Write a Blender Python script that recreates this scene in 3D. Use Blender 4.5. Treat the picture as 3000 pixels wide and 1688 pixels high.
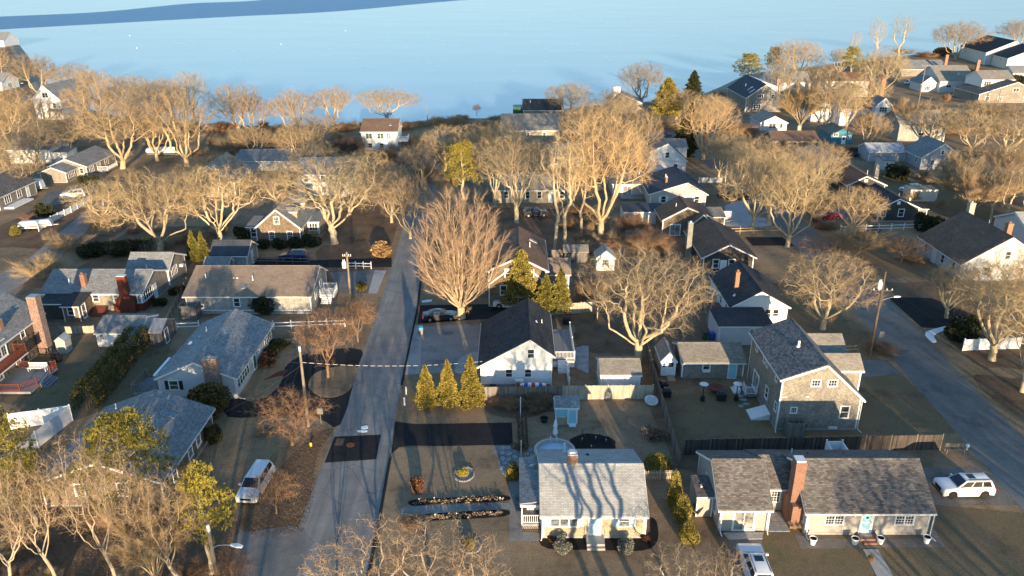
import bpy, bmesh, math, random
import numpy as np
from mathutils import Vector, Matrix
R = math.radians
rng = random.Random(7)
sc = bpy.context.scene
for o in list(bpy.data.objects): bpy.data.objects.remove(o)
C = sc.collection

# ------------------------------------------------------------------ camera, sky, sun, exposure
CAM_H = 45.0
cam = bpy.data.objects.new('camera', bpy.data.cameras.new('camera')); C.objects.link(cam)
cam.location = (0, 0, CAM_H); cam.rotation_euler = (R(90 - 22.3), 0, 0)
cam.data.sensor_width = 36.0; cam.data.lens = 27.6; cam.data.clip_end = 9000; cam.data.clip_start = 0.5
sc.camera = cam
SUN_EL, SUN_AZ = R(7.2), math.atan2(0.19, -0.98)         # low winter sun behind the viewer, a little to the right
to_sun = Vector((math.sin(SUN_AZ) * math.cos(SUN_EL), math.cos(SUN_AZ) * math.cos(SUN_EL), math.sin(SUN_EL)))
w = bpy.data.worlds.new('World'); sc.world = w; w.use_nodes = True
nt = w.node_tree; nt.nodes.clear()
sky = nt.nodes.new('ShaderNodeTexSky'); sky.sky_type = 'NISHITA'; sky.sun_disc = False
sky.sun_elevation = SUN_EL; sky.sun_rotation = SUN_AZ; sky.air_density = 1.15; sky.dust_density = 0.15; sky.ozone_density = 3.3
bg = nt.nodes.new('ShaderNodeBackground'); bg.inputs[1].default_value = 0.145
wo = nt.nodes.new('ShaderNodeOutputWorld')
nt.links.new(sky.outputs[0], bg.inputs[0]); nt.links.new(bg.outputs[0], wo.inputs[0])
sl = bpy.data.lights.new('sun', 'SUN'); sl.energy = 3.7; sl.angle = R(0.5); sl.color = (1.0, 0.77, 0.49)
sun = bpy.data.objects.new('sun', sl); C.objects.link(sun)
sun.rotation_euler = (-to_sun).to_track_quat('-Z', 'Y').to_euler()
sc.view_settings.view_transform = 'Standard'; sc.view_settings.look = 'None'
sc.view_settings.exposure = 1.5; sc.view_settings.gamma = 1.0; sc.view_settings.use_curve_mapping = False

sc.cycles.max_bounces = 4; sc.cycles.diffuse_bounces = 2; sc.cycles.glossy_bounces = 2

# ------------------------------------------------------------------ helpers: objects
def tag(o, label=None, cat=None, group=None, kind=None):
    if label: o['label'] = label
    if cat: o['category'] = cat
    if group: o['group'] = group
    if kind: o['kind'] = kind
    return o
def empty(name, loc, label, cat, group=None, rz=0):
    o = bpy.data.objects.new(name, None); C.objects.link(o); o.location = loc; o.rotation_euler = (0, 0, rz)
    o.empty_display_size = 0.3
    return tag(o, label, cat, group)
def link(name, me, parent=None, loc=None, rz=0):
    o = bpy.data.objects.new(name, me); C.objects.link(o)
    if parent: o.parent = parent
    if loc: o.location = loc
    if rz: o.rotation_euler = (0, 0, rz)
    return o
def copy_tree(root, loc, rz, scale=(1, 1, 1), label=None, group=None):
    r = root.copy(); C.objects.link(r); r.location = loc; r.rotation_euler = (0, 0, rz); r.scale = scale
    if label: r['label'] = label
    if group: r['group'] = group
    for ch in list(root.children):
        c = ch.copy(); C.objects.link(c); c.parent = r
        for g in list(ch.children):
            d = g.copy(); C.objects.link(d); d.parent = c
    return r

class MB:
    """collects faces with metre UVs; build() links them as one mesh object"""
    def __init__(s): s.v = []; s.f = []; s.uv = []; s.mi = []
    def face(s, pts, uv=None, m=0):
        n = len(s.v); s.v += [tuple(p) for p in pts]; s.f.append(tuple(range(n, n + len(pts))))
        if uv is None:
            a = Vector(pts[0]); e1 = Vector(pts[1]) - a
            nn = e1.cross(Vector(pts[-1]) - a)
            if nn.length < 1e-9: nn = Vector((0, 0, 1))
            nn.normalize()
            if abs(nn.z) > 0.9: ux, uy = Vector((1, 0, 0)), Vector((0, 1, 0))
            else:
                ux = Vector((0, 0, 1)).cross(nn); ux.normalize(); uy = nn.cross(ux)
            uv = [(Vector(p).dot(ux), Vector(p).dot(uy)) for p in pts]
        s.uv += uv; s.mi.append(m); return s
    def hexa(s, b, t, m=0):
        """b,t: 4 bottom and 4 top points, counter-clockwise from above"""
        s.face(t, m=m); s.face(b[::-1], m=m)
        for i in range(4):
            j = (i + 1) % 4; s.face([b[i], b[j], t[j], t[i]], m=m)
        return s
    def box(s, x0, x1, y0, y1, z0, z1, m=0):
        return s.hexa([(x0, y0, z0), (x1, y0, z0), (x1, y1, z0), (x0, y1, z0)], [(x0, y0, z1), (x1, y0, z1), (x1, y1, z1), (x0, y1, z1)], m)
    def beam(s, a, b, w, h, up=(0, 0, 1), m=0):
        a, b, up = Vector(a), Vector(b), Vector(up); d = (b - a).normalized(); sd = d.cross(up)
        if sd.length < 1e-6: sd = d.cross(Vector((1, 0, 0)))
        sd.normalize(); u = sd.cross(d); sd *= w / 2; u *= h / 2
        return s.hexa([a - sd - u, a + sd - u, b + sd - u, b - sd - u], [a - sd + u, a + sd + u, b + sd + u, b - sd + u], m)
    def tube(s, pts, rad, n=6, m=0, cap=True):
        pts = [Vector(p) for p in pts]; rings = []
        if not hasattr(rad, '__len__'): rad = [rad] * len(pts)
        ref = None
        for i, p in enumerate(pts):
            d = (pts[min(i + 1, len(pts) - 1)] - pts[max(i - 1, 0)]).normalized()
            if ref is None: ref = Vector((1, 0, 0)) if abs(d.x) < 0.8 else Vector((0, 1, 0))
            x = (ref - d * ref.dot(d)).normalized(); y = d.cross(x); ref = x
            rings.append([p + (x * math.cos(2 * math.pi * k / n) + y * math.sin(2 * math.pi * k / n)) * rad[i] for k in range(n)])
        for i in range(len(rings) - 1):
            for k in range(n):
                j = (k + 1) % n; s.face([rings[i][k], rings[i][j], rings[i + 1][j], rings[i + 1][k]], m=m)
        if cap: s.face(rings[0][::-1], m=m); s.face(rings[-1], m=m)
        return s
    def lathe(s, prof, c=(0, 0, 0), n=16, m=0):
        """prof: (r,z) list from bottom to top"""
        rr = [[(c[0] + r * math.cos(2 * math.pi * k / n), c[1] + r * math.sin(2 * math.pi * k / n), c[2] + z) for k in range(n)] for r, z in prof]
        for i in range(len(rr) - 1):
            for k in range(n):
                j = (k + 1) % n; s.face([rr[i][k], rr[i][j], rr[i + 1][j], rr[i + 1][k]], m=m)
        s.face(rr[-1], m=m); s.face(rr[0][::-1], m=m); return s
    def sheet(s, pts, z, thick=0, m=0):
        """polygon, counter-clockwise from above; thick>0 makes a slab"""
        a = sum(pts[i][0] * pts[(i + 1) % len(pts)][1] - pts[(i + 1) % len(pts)][0] * pts[i][1] for i in range(len(pts)))
        if a < 0: pts = pts[::-1]
        s.face([(x, y, z) for x, y in pts], [tuple(p) for p in pts], m)
        if thick:
            for i in range(len(pts)):
                (x0, y0), (x1, y1) = pts[i], pts[(i + 1) % len(pts)]
                s.face([(x0, y0, z - thick), (x1, y1, z - thick), (x1, y1, z), (x0, y0, z)], m=m)
        return s
    def mesh(s, name, mats, off=(0, 0, 0), smooth=False):
        me = bpy.data.meshes.new(name); ox, oy, oz = off
        me.from_pydata([(a - ox, b - oy, c - oz) for a, b, c in s.v], [], s.f)
        ul = me.uv_layers.new(name='UVMap'); ul.data.foreach_set('uv', np.array(s.uv, dtype=np.float32).ravel())
        if not isinstance(mats, (list, tuple)): mats = [mats]
        for m in mats: me.materials.append(M[m] if isinstance(m, str) else m)
        me.polygons.foreach_set('material_index', s.mi)
        if smooth:
            bm = bmesh.new(); bm.from_mesh(me); bmesh.ops.remove_doubles(bm, verts=bm.verts, dist=1e-4); bm.to_mesh(me); bm.free()
            me.polygons.foreach_set('use_smooth', [True] * len(me.polygons))
        me.update(); return me
    def build(s, name, mats, parent=None, off=(0, 0, 0), smooth=False, loc=None):
        return link(name, s.mesh(name, mats, off, smooth), parent, loc)

def smooth_poly(pts, n=6):
    """closed Catmull-Rom through the points"""
    out = []; L = len(pts)
    for i in range(L):
        p0, p1, p2, p3 = (Vector(pts[(i + k - 1) % L]) for k in range(4))
        for k in range(n):
            t = k / n
            out.append(tuple(0.5 * ((2 * p1) + (p2 - p0) * t + (2 * p0 - 5 * p1 + 4 * p2 - p3) * t * t + (3 * p1 - p0 - 3 * p2 + p3) * t ** 3)))
    return out
def ellipse(cx, cy, rx, ry, n=28, jit=0.0, seed=1):
    r = random.Random(seed)
    return [(cx + rx * (1 + r.uniform(-jit, jit)) * math.cos(2 * math.pi * k / n), cy + ry * (1 + r.uniform(-jit, jit)) * math.sin(2 * math.pi * k / n)) for k in range(n)]

# ------------------------------------------------------------------ materials
M = {}
class NT:
    def __init__(s, name):
        s.m = bpy.data.materials.new(name); s.m.use_nodes = True; M[name] = s.m
        s.t = s.m.node_tree; s.b = s.t.nodes['Principled BSDF']
    def n(s, ty, **kw):
        nd = s.t.nodes.new('ShaderNode' + ty)
        for k, v in kw.items():
            if k.startswith('i_'):
                key = k[2:]; key = int(key) if key.isdigit() else key.replace('_', ' ')
                nd.inputs[key].default_value = v
            else: setattr(nd, k, v)
        return nd
    def l(s, a, b): s.t.links.new(a, b)
    def co(s, kind='Object'):
        return s.n('TexCoord').outputs[kind]
    def noise(s, co, scale, detail=4, rough=0.6, stretch=None):
        if stretch:
            mp = s.n('Mapping'); mp.inputs['Scale'].default_value = stretch; s.l(co, mp.inputs[0]); co = mp.outputs[0]
        nd = s.n('TexNoise', i_Scale=scale, i_Detail=detail, i_Roughness=rough); s.l(co, nd.inputs['Vector']); return nd.outputs['Fac']
    def ramp(s, fac, stops, interp='LINEAR'):
        nd = s.n('ValToRGB'); cr = nd.color_ramp; cr.interpolation = interp
        while len(cr.elements) < len(stops): cr.elements.new(0.5)
        for e, (p, c) in zip(cr.elements, stops):
            e.position = p; e.color = (c, c, c, 1) if not hasattr(c, '__len__') else (*c, 1)
        s.l(fac, nd.inputs[0]); return nd.outputs[0]
    def mix(s, fac, a, b, mode='MIX'):
        nd = s.n('MixRGB', blend_type=mode)
        for i, v in enumerate((fac, a, b)):
            if hasattr(v, 'is_linked'): s.l(v, nd.inputs[i])
            elif i == 0: nd.inputs[0].default_value = v
            else: nd.inputs[i].default_value = (*v, 1) if hasattr(v, '__len__') else (v, v, v, 1)
        return nd.outputs[0]
    def math(s, op, a, b=0.0):
        nd = s.n('Math', operation=op)
        for i, v in enumerate((a, b)):
            if hasattr(v, 'is_linked'): s.l(v, nd.inputs[i])
            else: nd.inputs[i].default_value = v
        return nd.outputs[0]
    def bump(s, h, strength=0.5, dist=0.02):
        nd = s.n('Bump', i_Strength=strength, i_Distance=dist); s.l(h, nd.inputs['Height']); s.l(nd.outputs[0], s.b.inputs['Normal'])
    def out(s, col, rough=0.8, spec=0.3, metal=0.0):
        if hasattr(col, 'is_linked'): s.l(col, s.b.inputs['Base Color'])
        else: s.b.inputs['Base Color'].default_value = (*col, 1)
        if hasattr(rough, 'is_linked'): s.l(rough, s.b.inputs['Roughness'])
        else: s.b.inputs['Roughness'].default_value = rough
        s.b.inputs['Specular IOR Level'].default_value = spec; s.b.inputs['Metallic'].default_value = metal
        return s.m

def mk(c, k): return tuple(min(1, x * k) for x in c)
def m_plain(name, c, rough=0.6, spec=0.4, var=0.12, scale=6, metal=0.0, bump=0.0):
    t = NT(name); f = t.noise(t.co(), scale, 5)
    t.out(t.ramp(f, [(0.3, mk(c, 1 - var)), (0.7, mk(c, 1 + var))]), rough, spec, metal)
    if bump: t.bump(t.noise(t.co(), scale * 6, 3), bump, 0.02)
def m_shingle(name, c, dark=0.7, light=1.25, row=0.143, wid=0.3, big=0.18, streak=0.0):
    """asphalt or cedar shingles laid in courses (UV in metres, v up the slope)"""
    t = NT(name); uv = t.co('UV')
    br = t.n('TexBrick', offset=0.37, i_Scale=1.0, i_Mortar_Size=0.012, i_Mortar_Smooth=0.3, i_Bias=0.0, i_Brick_Width=wid, i_Row_Height=row)
    br.inputs['Color1'].default_value = (*mk(c, dark), 1); br.inputs['Color2'].default_value = (*mk(c, light), 1); br.inputs['Mortar'].default_value = (*mk(c, 0.45), 1)
    t.l(uv, br.inputs['Vector'])
    ob = t.co()
    big_n = t.noise(ob, 0.55, 5, 0.65); col = t.mix(1.0, br.outputs[0], t.ramp(big_n, [(0.3, 1 - big), (0.72, 1 + big)]), 'MULTIPLY')
    fine = t.noise(uv, 14, 2); col = t.mix(1.0, col, t.ramp(fine, [(0.25, 0.86), (0.75, 1.14)]), 'MULTIPLY')
    if streak:
        st = t.noise(uv, 1.4, 4, 0.6, (1, 0.12, 1)); col = t.mix(streak, col, t.ramp(st, [(0.35, 0.55), (0.65, 1.15)]), 'MULTIPLY')
    t.out(col, 0.9, 0.15)
    sep = t.n('SeparateXYZ'); t.l(uv, sep.inputs[0])
    saw = t.math('FRACT', t.math('DIVIDE', sep.outputs[1], row))
    h = t.math('SUBTRACT', t.math('MULTIPLY', t.math('SUBTRACT', 1.0, saw), 0.5), t.math('MULTIPLY', br.outputs['Fac'], 0.6))
    t.bump(t.math('ADD', h, t.math('MULTIPLY', fine, 0.35)), 0.7, 0.02)
def m_clap(name, c, row=0.11, var=0.07):
    t = NT(name); uv = t.co('UV'); sep = t.n('SeparateXYZ'); t.l(uv, sep.inputs[0])
    saw = t.math('FRACT', t.math('DIVIDE', sep.outputs[1], row))
    line = t.ramp(saw, [(0.0, 0.62), (0.10, 0.72), (0.16, 1.0), (1.0, 1.0)])
    n1 = t.noise(t.co(), 1.2, 5); n2 = t.noise(uv, 3, 3, 0.6, (0.3, 4, 1))
    col = t.mix(1.0, t.ramp(n1, [(0.3, mk(c, 1 - var)), (0.7, mk(c, 1 + var))]), t.ramp(n2, [(0.3, 0.93), (0.7, 1.05)]), 'MULTIPLY')
    t.out(t.mix(1.0, col, line, 'MULTIPLY'), 0.55, 0.35); t.bump(t.math('SUBTRACT', 1.0, saw), 0.6, 0.02)
def m_brick(name, c1, c2, mortar, white=0.0):
    t = NT(name); uv = t.co('UV')
    br = t.n('TexBrick', i_Scale=1.0, i_Mortar_Size=0.012, i_Brick_Width=0.22, i_Row_Height=0.075, i_Bias=-0.2)
    br.inputs['Color1'].default_value = (*c1, 1); br.inputs['Color2'].default_value = (*c2, 1); br.inputs['Mortar'].default_value = (*mortar, 1)
    t.l(uv, br.inputs['Vector']); col = br.outputs[0]
    if white:
        f = t.noise(uv, 5, 3, 0.7, (1, 3, 1)); col = t.mix(t.math('MULTIPLY', t.ramp(f, [(0.55, 0), (0.62, 1)]), white), col, (0.62, 0.58, 0.54))
    n = t.noise(t.co(), 1.5, 5); col = t.mix(1.0, col, t.ramp(n, [(0.3, 0.8), (0.7, 1.15)]), 'MULTIPLY')
    t.out(col, 0.88, 0.2); t.bump(t.math('SUBTRACT', 1.0, br.outputs['Fac']), 0.6, 0.02)
def m_glass(name, c=(0.03, 0.035, 0.04)):
    t = NT(name); n = t.noise(t.co('Generated'), 2.5, 2)
    t.out(t.ramp(n, [(0.35, mk(c, 0.5)), (0.65, mk(c, 1.8))]), 0.06, 0.6)
def m_wood(name, c, var=0.35, plank=0.14, vert=True):
    """weathered boards; UV in metres"""
    t = NT(name); uv = t.co('UV'); sep = t.n('SeparateXYZ'); t.l(uv, sep.inputs[0])
    a = sep.outputs[0 if vert else 1]; idx = t.math('FLOOR', t.math('DIVIDE', a, plank))
    wn = t.n('TexWhiteNoise', noise_dimensions='1D'); t.l(idx, wn.inputs['W'])
    g = t.noise(uv, 9, 4, 0.6, (1, 0.08, 1) if vert else (0.08, 1, 1))
    col = t.mix(1.0, t.ramp(wn.outputs[0], [(0, mk(c, 1 - var)), (1, mk(c, 1 + var))]), t.ramp(g, [(0.3, 0.75), (0.7, 1.2)]), 'MULTIPLY')
    big = t.noise(t.co(), 0.7, 4); col = t.mix(1.0, col, t.ramp(big, [(0.3, 0.8), (0.7, 1.15)]), 'MULTIPLY')
    t.out(col, 0.88, 0.15); t.bump(g, 0.4, 0.01)
def m_leaf(name, c1, c2, c3, trans=0.25):
    t = NT(name); gi = t.n('NewGeometry'); f = t.noise(t.co(), 1.6, 3)
    v = t.math('ADD', t.math('MULTIPLY', gi.outputs['Random Per Island'], 0.6), t.math('MULTIPLY', f, 0.5))
    oi = t.n('ObjectInfo')
    col = t.ramp(v, [(0.2, c1), (0.5, c2), (0.85, c3)])
    col = t.mix(1.0, col, t.ramp(oi.outputs['Random'], [(0, 0.85), (1, 1.15)]), 'MULTIPLY')
    t.out(col, 0.7, 0.15)
def m_bark(name, c1, c2, tip=None):
    t = NT(name); oi = t.n('ObjectInfo'); ob = t.co()
    f = t.noise(ob, 7, 4, 0.65, (1, 1, 0.35)); col = t.ramp(f, [(0.3, c1), (0.7, c2)])
    big = t.noise(ob, 0.8, 3); col = t.mix(1.0, col, t.ramp(big, [(0.3, 0.82), (0.7, 1.15)]), 'MULTIPLY')
    if tip:
        at = t.n('Attribute', attribute_name='tip'); col = t.mix(at.outputs['Fac'], col, tip)
    col = t.mix(1.0, col, t.ramp(oi.outputs['Random'], [(0, (0.74, 0.72, 0.74)), (0.35, (1.03, 0.94, 0.83)), (0.65, (0.9, 0.88, 0.86)), (1, (1.22, 1.1, 0.95))]), 'MULTIPLY')
    t.out(col, 0.9, 0.1)
def m_ground(name, stops, s1=0.09, s2=1.1, s3=7.0, bump=0.6, dist=0.06, rough=0.95):
    t = NT(name); ob = t.co(); a = t.noise(ob, s1, 5, 0.6); b = t.noise(ob, s2, 6, 0.7); c = t.noise(ob, s3, 4, 0.7)
    v = t.math('ADD', t.math('MULTIPLY', a, 0.55), t.math('MULTIPLY', b, 0.45)); col = t.ramp(v, stops)
    col = t.mix(1.0, col, t.ramp(c, [(0.28, 0.62), (0.5, 1.0), (0.74, 1.42)]), 'MULTIPLY'); w1 = t.noise(ob, 0.045, 4, 0.6); w2 = t.noise(ob, 0.3, 5, 0.7)
    col = t.mix(1.0, col, t.ramp(w1, [(0.32, (0.78, 0.80, 0.80)), (0.5, (1.0, 1.0, 1.0)), (0.68, (1.22, 1.16, 1.06))]), 'MULTIPLY'); col = t.mix(1.0, col, t.ramp(w2, [(0.33, (0.72, 0.72, 0.74)), (0.45, (1, 1, 1)), (0.62, (1.0, 1.0, 1.0)), (0.7, (1.18, 1.12, 1.0))]), 'MULTIPLY')
    t.out(col, rough, 0.1); t.bump(t.math('ADD', t.math('MULTIPLY', b, 0.6), t.math('MULTIPLY', c, 0.8)), bump, dist)

def m_street(name):
    t = NT(name); ob = t.co(); st = t.noise(ob, 0.9, 5, 0.65, (1, 0.035, 1)); b = t.noise(ob, 0.35, 6, 0.7); c = t.noise(ob, 18, 3, 0.7); ck = t.n('TexVoronoi', feature='DISTANCE_TO_EDGE', i_Scale=0.28); t.l(ob, ck.inputs['Vector'])
    v = t.math('ADD', t.math('MULTIPLY', st, 0.55), t.math('MULTIPLY', b, 0.45)); col = t.ramp(v, [(0.32, (0.155, 0.15, 0.146)), (0.5, (0.225, 0.216, 0.204)), (0.7, (0.34, 0.32, 0.295))])
    col = t.mix(1.0, col, t.ramp(c, [(0.28, 0.8), (0.74, 1.2)]), 'MULTIPLY'); col = t.mix(1.0, col, t.ramp(ck.outputs[0], [(0.0, 0.55), (0.012, 1.0)]), 'MULTIPLY')
    t.out(col, 0.85, 0.25); t.bump(c, 0.3, 0.01)
# roofs
m_shingle('roof_slate_grey', (0.255, 0.258, 0.255), 0.75, 1.25); m_shingle('roof_pale_grey', (0.390, 0.390, 0.375), 0.85, 1.15)
m_shingle('roof_charcoal', (0.158, 0.143, 0.132), 0.6, 1.4, 0.15, 0.33, 0.25); m_shingle('roof_black', (0.062, 0.062, 0.066), 0.75, 1.3)
m_shingle('roof_brown', (0.295, 0.225, 0.171), 0.85, 1.15); m_shingle('roof_dark_brown', (0.19, 0.125, 0.088), 0.8, 1.2)
m_shingle('roof_tan_grey', (0.294, 0.266, 0.224), 0.8, 1.2); m_shingle('roof_checker', (0.161, 0.161, 0.161), 0.55, 1.45, 0.2, 0.26, 0.15)
m_shingle('roof_blue_grey', (0.28, 0.295, 0.30), 0.72, 1.3, 0.15, 0.3, 0.15); m_shingle('roof_navy', (0.085, 0.092, 0.108), 0.8, 1.2)
m_shingle('roof_rust', (0.22, 0.12, 0.07), 0.8, 1.2); m_shingle('roof_teal', (0.14, 0.18, 0.18), 0.9, 1.1, 0.4, 4.0)
# cedar walls
m_shingle('cedar_grey', (0.338, 0.300, 0.250), 0.7, 1.2, 0.13, 0.15, 0.18, 0.3); m_shingle('cedar_brown', (0.247, 0.182, 0.130), 0.55, 1.35, 0.13, 0.15, 0.22, 0.4)
m_shingle('cedar_tan', (0.460, 0.380, 0.265), 0.85, 1.12, 0.13, 0.15, 0.1); m_shingle('cedar_dark', (0.085, 0.075, 0.068), 0.7, 1.35, 0.13, 0.15, 0.2)
m_shingle('cedar_pale', (0.456, 0.432, 0.384), 0.75, 1.15, 0.13, 0.15, 0.22, 0.4)
m_clap('clap_white', (0.74, 0.73, 0.71)); m_clap('clap_pale_grey', (0.55, 0.56, 0.56)); m_clap('clap_taupe', (0.38, 0.345, 0.31), 0.10)
m_clap('clap_grey', (0.36, 0.375, 0.39)); m_clap('clap_cream', (0.62, 0.58, 0.50)); m_clap('clap_beige', (0.48, 0.45, 0.40)); m_clap('board_aqua', (0.24, 0.52, 0.62), 0.2)
m_plain('trim_white', (0.78, 0.77, 0.75), 0.5, 0.4, 0.05, 3); m_plain('vinyl_white', (0.80, 0.80, 0.80), 0.35, 0.5, 0.04, 1.5); m_plain('concrete', (0.33, 0.32, 0.30), 0.9, 0.2, 0.18, 3, 0, 0.3)
m_plain('metal_grey', (0.35, 0.36, 0.37), 0.45, 0.5, 0.1, 4, 0.6); m_plain('metal_white', (0.7, 0.7, 0.7), 0.4, 0.5, 0.05); m_plain('black_plastic', (0.02, 0.02, 0.022), 0.5, 0.4, 0.2)
m_plain('door_aqua', (0.30, 0.58, 0.68), 0.45, 0.4, 0.05); m_plain('door_green', (0.03, 0.16, 0.11), 0.5); m_plain('door_white', (0.72, 0.72, 0.72), 0.45, 0.4, 0.04); m_plain('shutter_black', (0.02, 0.022, 0.026), 0.6)
m_plain('shutter_sky', (0.42, 0.62, 0.70), 0.5); m_plain('stain_red', (0.15, 0.045, 0.028), 0.6, 0.3, 0.25, 3); m_plain('paint_red', (0.5, 0.03, 0.02), 0.3, 0.5, 0.08); m_plain('paint_blue', (0.03, 0.12, 0.45), 0.4)
m_plain('paint_yellow', (0.65, 0.5, 0.05), 0.5); m_plain('cloth_white', (0.75, 0.75, 0.77), 0.8, 0.2, 0.06); m_plain('cloth_blue', (0.05, 0.2, 0.5), 0.7); m_plain('paint_teal', (0.05, 0.20, 0.27), 0.6, 0.3, 0.3, 2)
m_plain('bin_blue', (0.05, 0.33, 0.55), 0.45); m_plain('bin_grey', (0.22, 0.22, 0.23), 0.5); m_plain('steel_dark', (0.06, 0.06, 0.065), 0.4, 0.5, 0.1, 5, 0.5); m_plain('plastic_green', (0.03, 0.12, 0.06), 0.5)
m_plain('slate_patio', (0.32, 0.34, 0.36), 0.85, 0.2, 0.25, 1.2, 0, 0.2); m_plain('stone', (0.24, 0.235, 0.23), 0.9, 0.2, 0.3, 4, 0, 0.4); m_plain('curtain', (0.62, 0.6, 0.55), 0.9, 0.1, 0.1)
m_plain('pool_water', (0.5, 0.62, 0.72), 0.25, 0.5, 0.1, 0.8); m_plain('snow', (0.78, 0.80, 0.84), 0.7, 0.3, 0.05, 2, 0, 0.4); m_plain('pallet_wood', (0.35, 0.27, 0.18), 0.85)
m_glass('glass'); m_glass('glass_pale', (0.12, 0.14, 0.15)); m_glass('glass_green', (0.05, 0.08, 0.05)); m_glass('car_glass', (0.012, 0.014, 0.017)); m_glass('sky_glass', (0.10, 0.15, 0.20))
m_brick('brick_red', (0.30, 0.11, 0.06), (0.22, 0.075, 0.045), (0.28, 0.24, 0.2)); m_brick('brick_mixed', (0.27, 0.12, 0.075), (0.14, 0.06, 0.045), (0.3, 0.26, 0.22), 0.75); m_brick('brick_orange', (0.40, 0.17, 0.08), (0.32, 0.13, 0.06), (0.35, 0.28, 0.22))
m_brick('brick_deep', (0.20, 0.045, 0.025), (0.16, 0.035, 0.02), (0.13, 0.05, 0.035)); m_brick('brick_cream', (0.55, 0.48, 0.38), (0.45, 0.39, 0.3), (0.4, 0.36, 0.3)); m_brick('block_stone', (0.33, 0.31, 0.27), (0.25, 0.23, 0.2), (0.2, 0.19, 0.17))
m_wood('fence_grey', (0.20, 0.175, 0.15)); m_wood('fence_pale', (0.42, 0.37, 0.29), 0.15); m_wood('fence_dark', (0.085, 0.07, 0.06)); m_wood('shed_grey', (0.15, 0.14, 0.13)); m_wood('deck_grey', (0.22, 0.23, 0.24), 0.12, 0.14); m_wood('pole_wood', (0.26, 0.21, 0.16), 0.1, 3.0); m_wood('picket_tan', (0.5, 0.42, 0.32), 0.12)
m_wood('pole_dark', (0.12, 0.09, 0.065), 0.1, 3.0)
# foliage and bark
m_bark('bark_oak', (0.36, 0.30, 0.20), (0.68, 0.58, 0.41), (0.49, 0.385, 0.235)); m_bark('bark_maple', (0.34, 0.275, 0.19), (0.62, 0.50, 0.34), (0.47, 0.355, 0.215)); m_bark('bark_vase', (0.40, 0.32, 0.22), (0.64, 0.53, 0.37), (0.43, 0.31, 0.215))
m_bark('bark_grey', (0.32, 0.275, 0.20), (0.57, 0.49, 0.36), (0.42, 0.33, 0.215)); m_bark('bark_pale', (0.30, 0.265, 0.21), (0.52, 0.46, 0.37), (0.37, 0.285, 0.20)); m_bark('bark_red', (0.20, 0.13, 0.09), (0.34, 0.23, 0.15), (0.34, 0.22, 0.14)); m_bark('bark_dark', (0.07, 0.055, 0.045), (0.14, 0.11, 0.09), (0.15, 0.11, 0.08))
m_leaf('leaf_cedar', (0.06, 0.06, 0.016), (0.16, 0.145, 0.034), (0.30, 0.25, 0.065)); m_leaf('leaf_gold', (0.075, 0.07, 0.015), (0.215, 0.175, 0.036), (0.38, 0.295, 0.07)); m_leaf('leaf_pine', (0.08, 0.075, 0.015), (0.26, 0.215, 0.034), (0.50, 0.40, 0.07))
m_leaf('leaf_hedge', (0.035, 0.032, 0.011), (0.10, 0.083, 0.026), (0.20, 0.155, 0.045)); m_leaf('leaf_dark', (0.016, 0.02, 0.010), (0.036, 0.042, 0.018), (0.075, 0.075, 0.03)); m_leaf('leaf_yellow', (0.20, 0.15, 0.02), (0.42, 0.33, 0.04), (0.6, 0.48, 0.08))
m_leaf('leaf_rust', (0.05, 0.022, 0.013), (0.12, 0.055, 0.03), (0.20, 0.10, 0.055)); m_leaf('leaf_straw', (0.16, 0.09, 0.04), (0.30, 0.175, 0.075), (0.44, 0.28, 0.13)); m_leaf('leaf_blue', (0.10, 0.11, 0.09), (0.20, 0.20, 0.16), (0.32, 0.31, 0.25)); m_leaf('leaf_litter', (0.09, 0.06, 0.04), (0.17, 0.112, 0.072), (0.26, 0.18, 0.115))
m_leaf('leaf_litter_pale', (0.07, 0.05, 0.038), (0.17, 0.125, 0.09), (0.33, 0.26, 0.20)); m_leaf('leaf_straw_dull', (0.22, 0.16, 0.10), (0.33, 0.245, 0.15), (0.46, 0.34, 0.21)); m_leaf('leaf_grass_dull', (0.11, 0.085, 0.05), (0.17, 0.125, 0.07), (0.23, 0.17, 0.10))
# ground
m_ground('ground_lawn', [(0.30, (0.13, 0.092, 0.058)), (0.45, (0.235, 0.165, 0.102)), (0.58, (0.325, 0.228, 0.135)), (0.75, (0.21, 0.16, 0.086))])
m_ground('lawn_green', [(0.30, (0.145, 0.10, 0.062)), (0.5, (0.20, 0.147, 0.086)), (0.66, (0.14, 0.128, 0.06)), (0.8, (0.23, 0.165, 0.097))], 0.12, 0.9)
m_ground('lawn_tan', [(0.30, (0.185, 0.132, 0.084)), (0.5, (0.285, 0.206, 0.13)), (0.7, (0.38, 0.275, 0.168))], 0.15, 1.4)
m_ground('leaf_mulch', [(0.30, (0.095, 0.064, 0.042)), (0.5, (0.175, 0.115, 0.072)), (0.7, (0.25, 0.168, 0.105))], 0.3, 2.5, 12, 0.8)
m_ground('mulch_black', [(0.3, (0.011, 0.011, 0.013)), (0.7, (0.039, 0.035, 0.032))], 0.4, 4, 15, 0.9); m_ground('gravel_grey', [(0.3, (0.180, 0.173, 0.165)), (0.7, (0.360, 0.345, 0.315))], 0.3, 3, 16, 0.9); m_ground('gravel_dark', [(0.3, (0.120, 0.109, 0.099)), (0.7, (0.272, 0.240, 0.208))], 0.3, 4, 14, 1.0)
m_street('asphalt_worn'); m_ground('asphalt_black', [(0.3, (0.021, 0.021, 0.023)), (0.7, (0.039, 0.038, 0.039))], 0.15, 1.2, 20, 0.3, 0.01)
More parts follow.
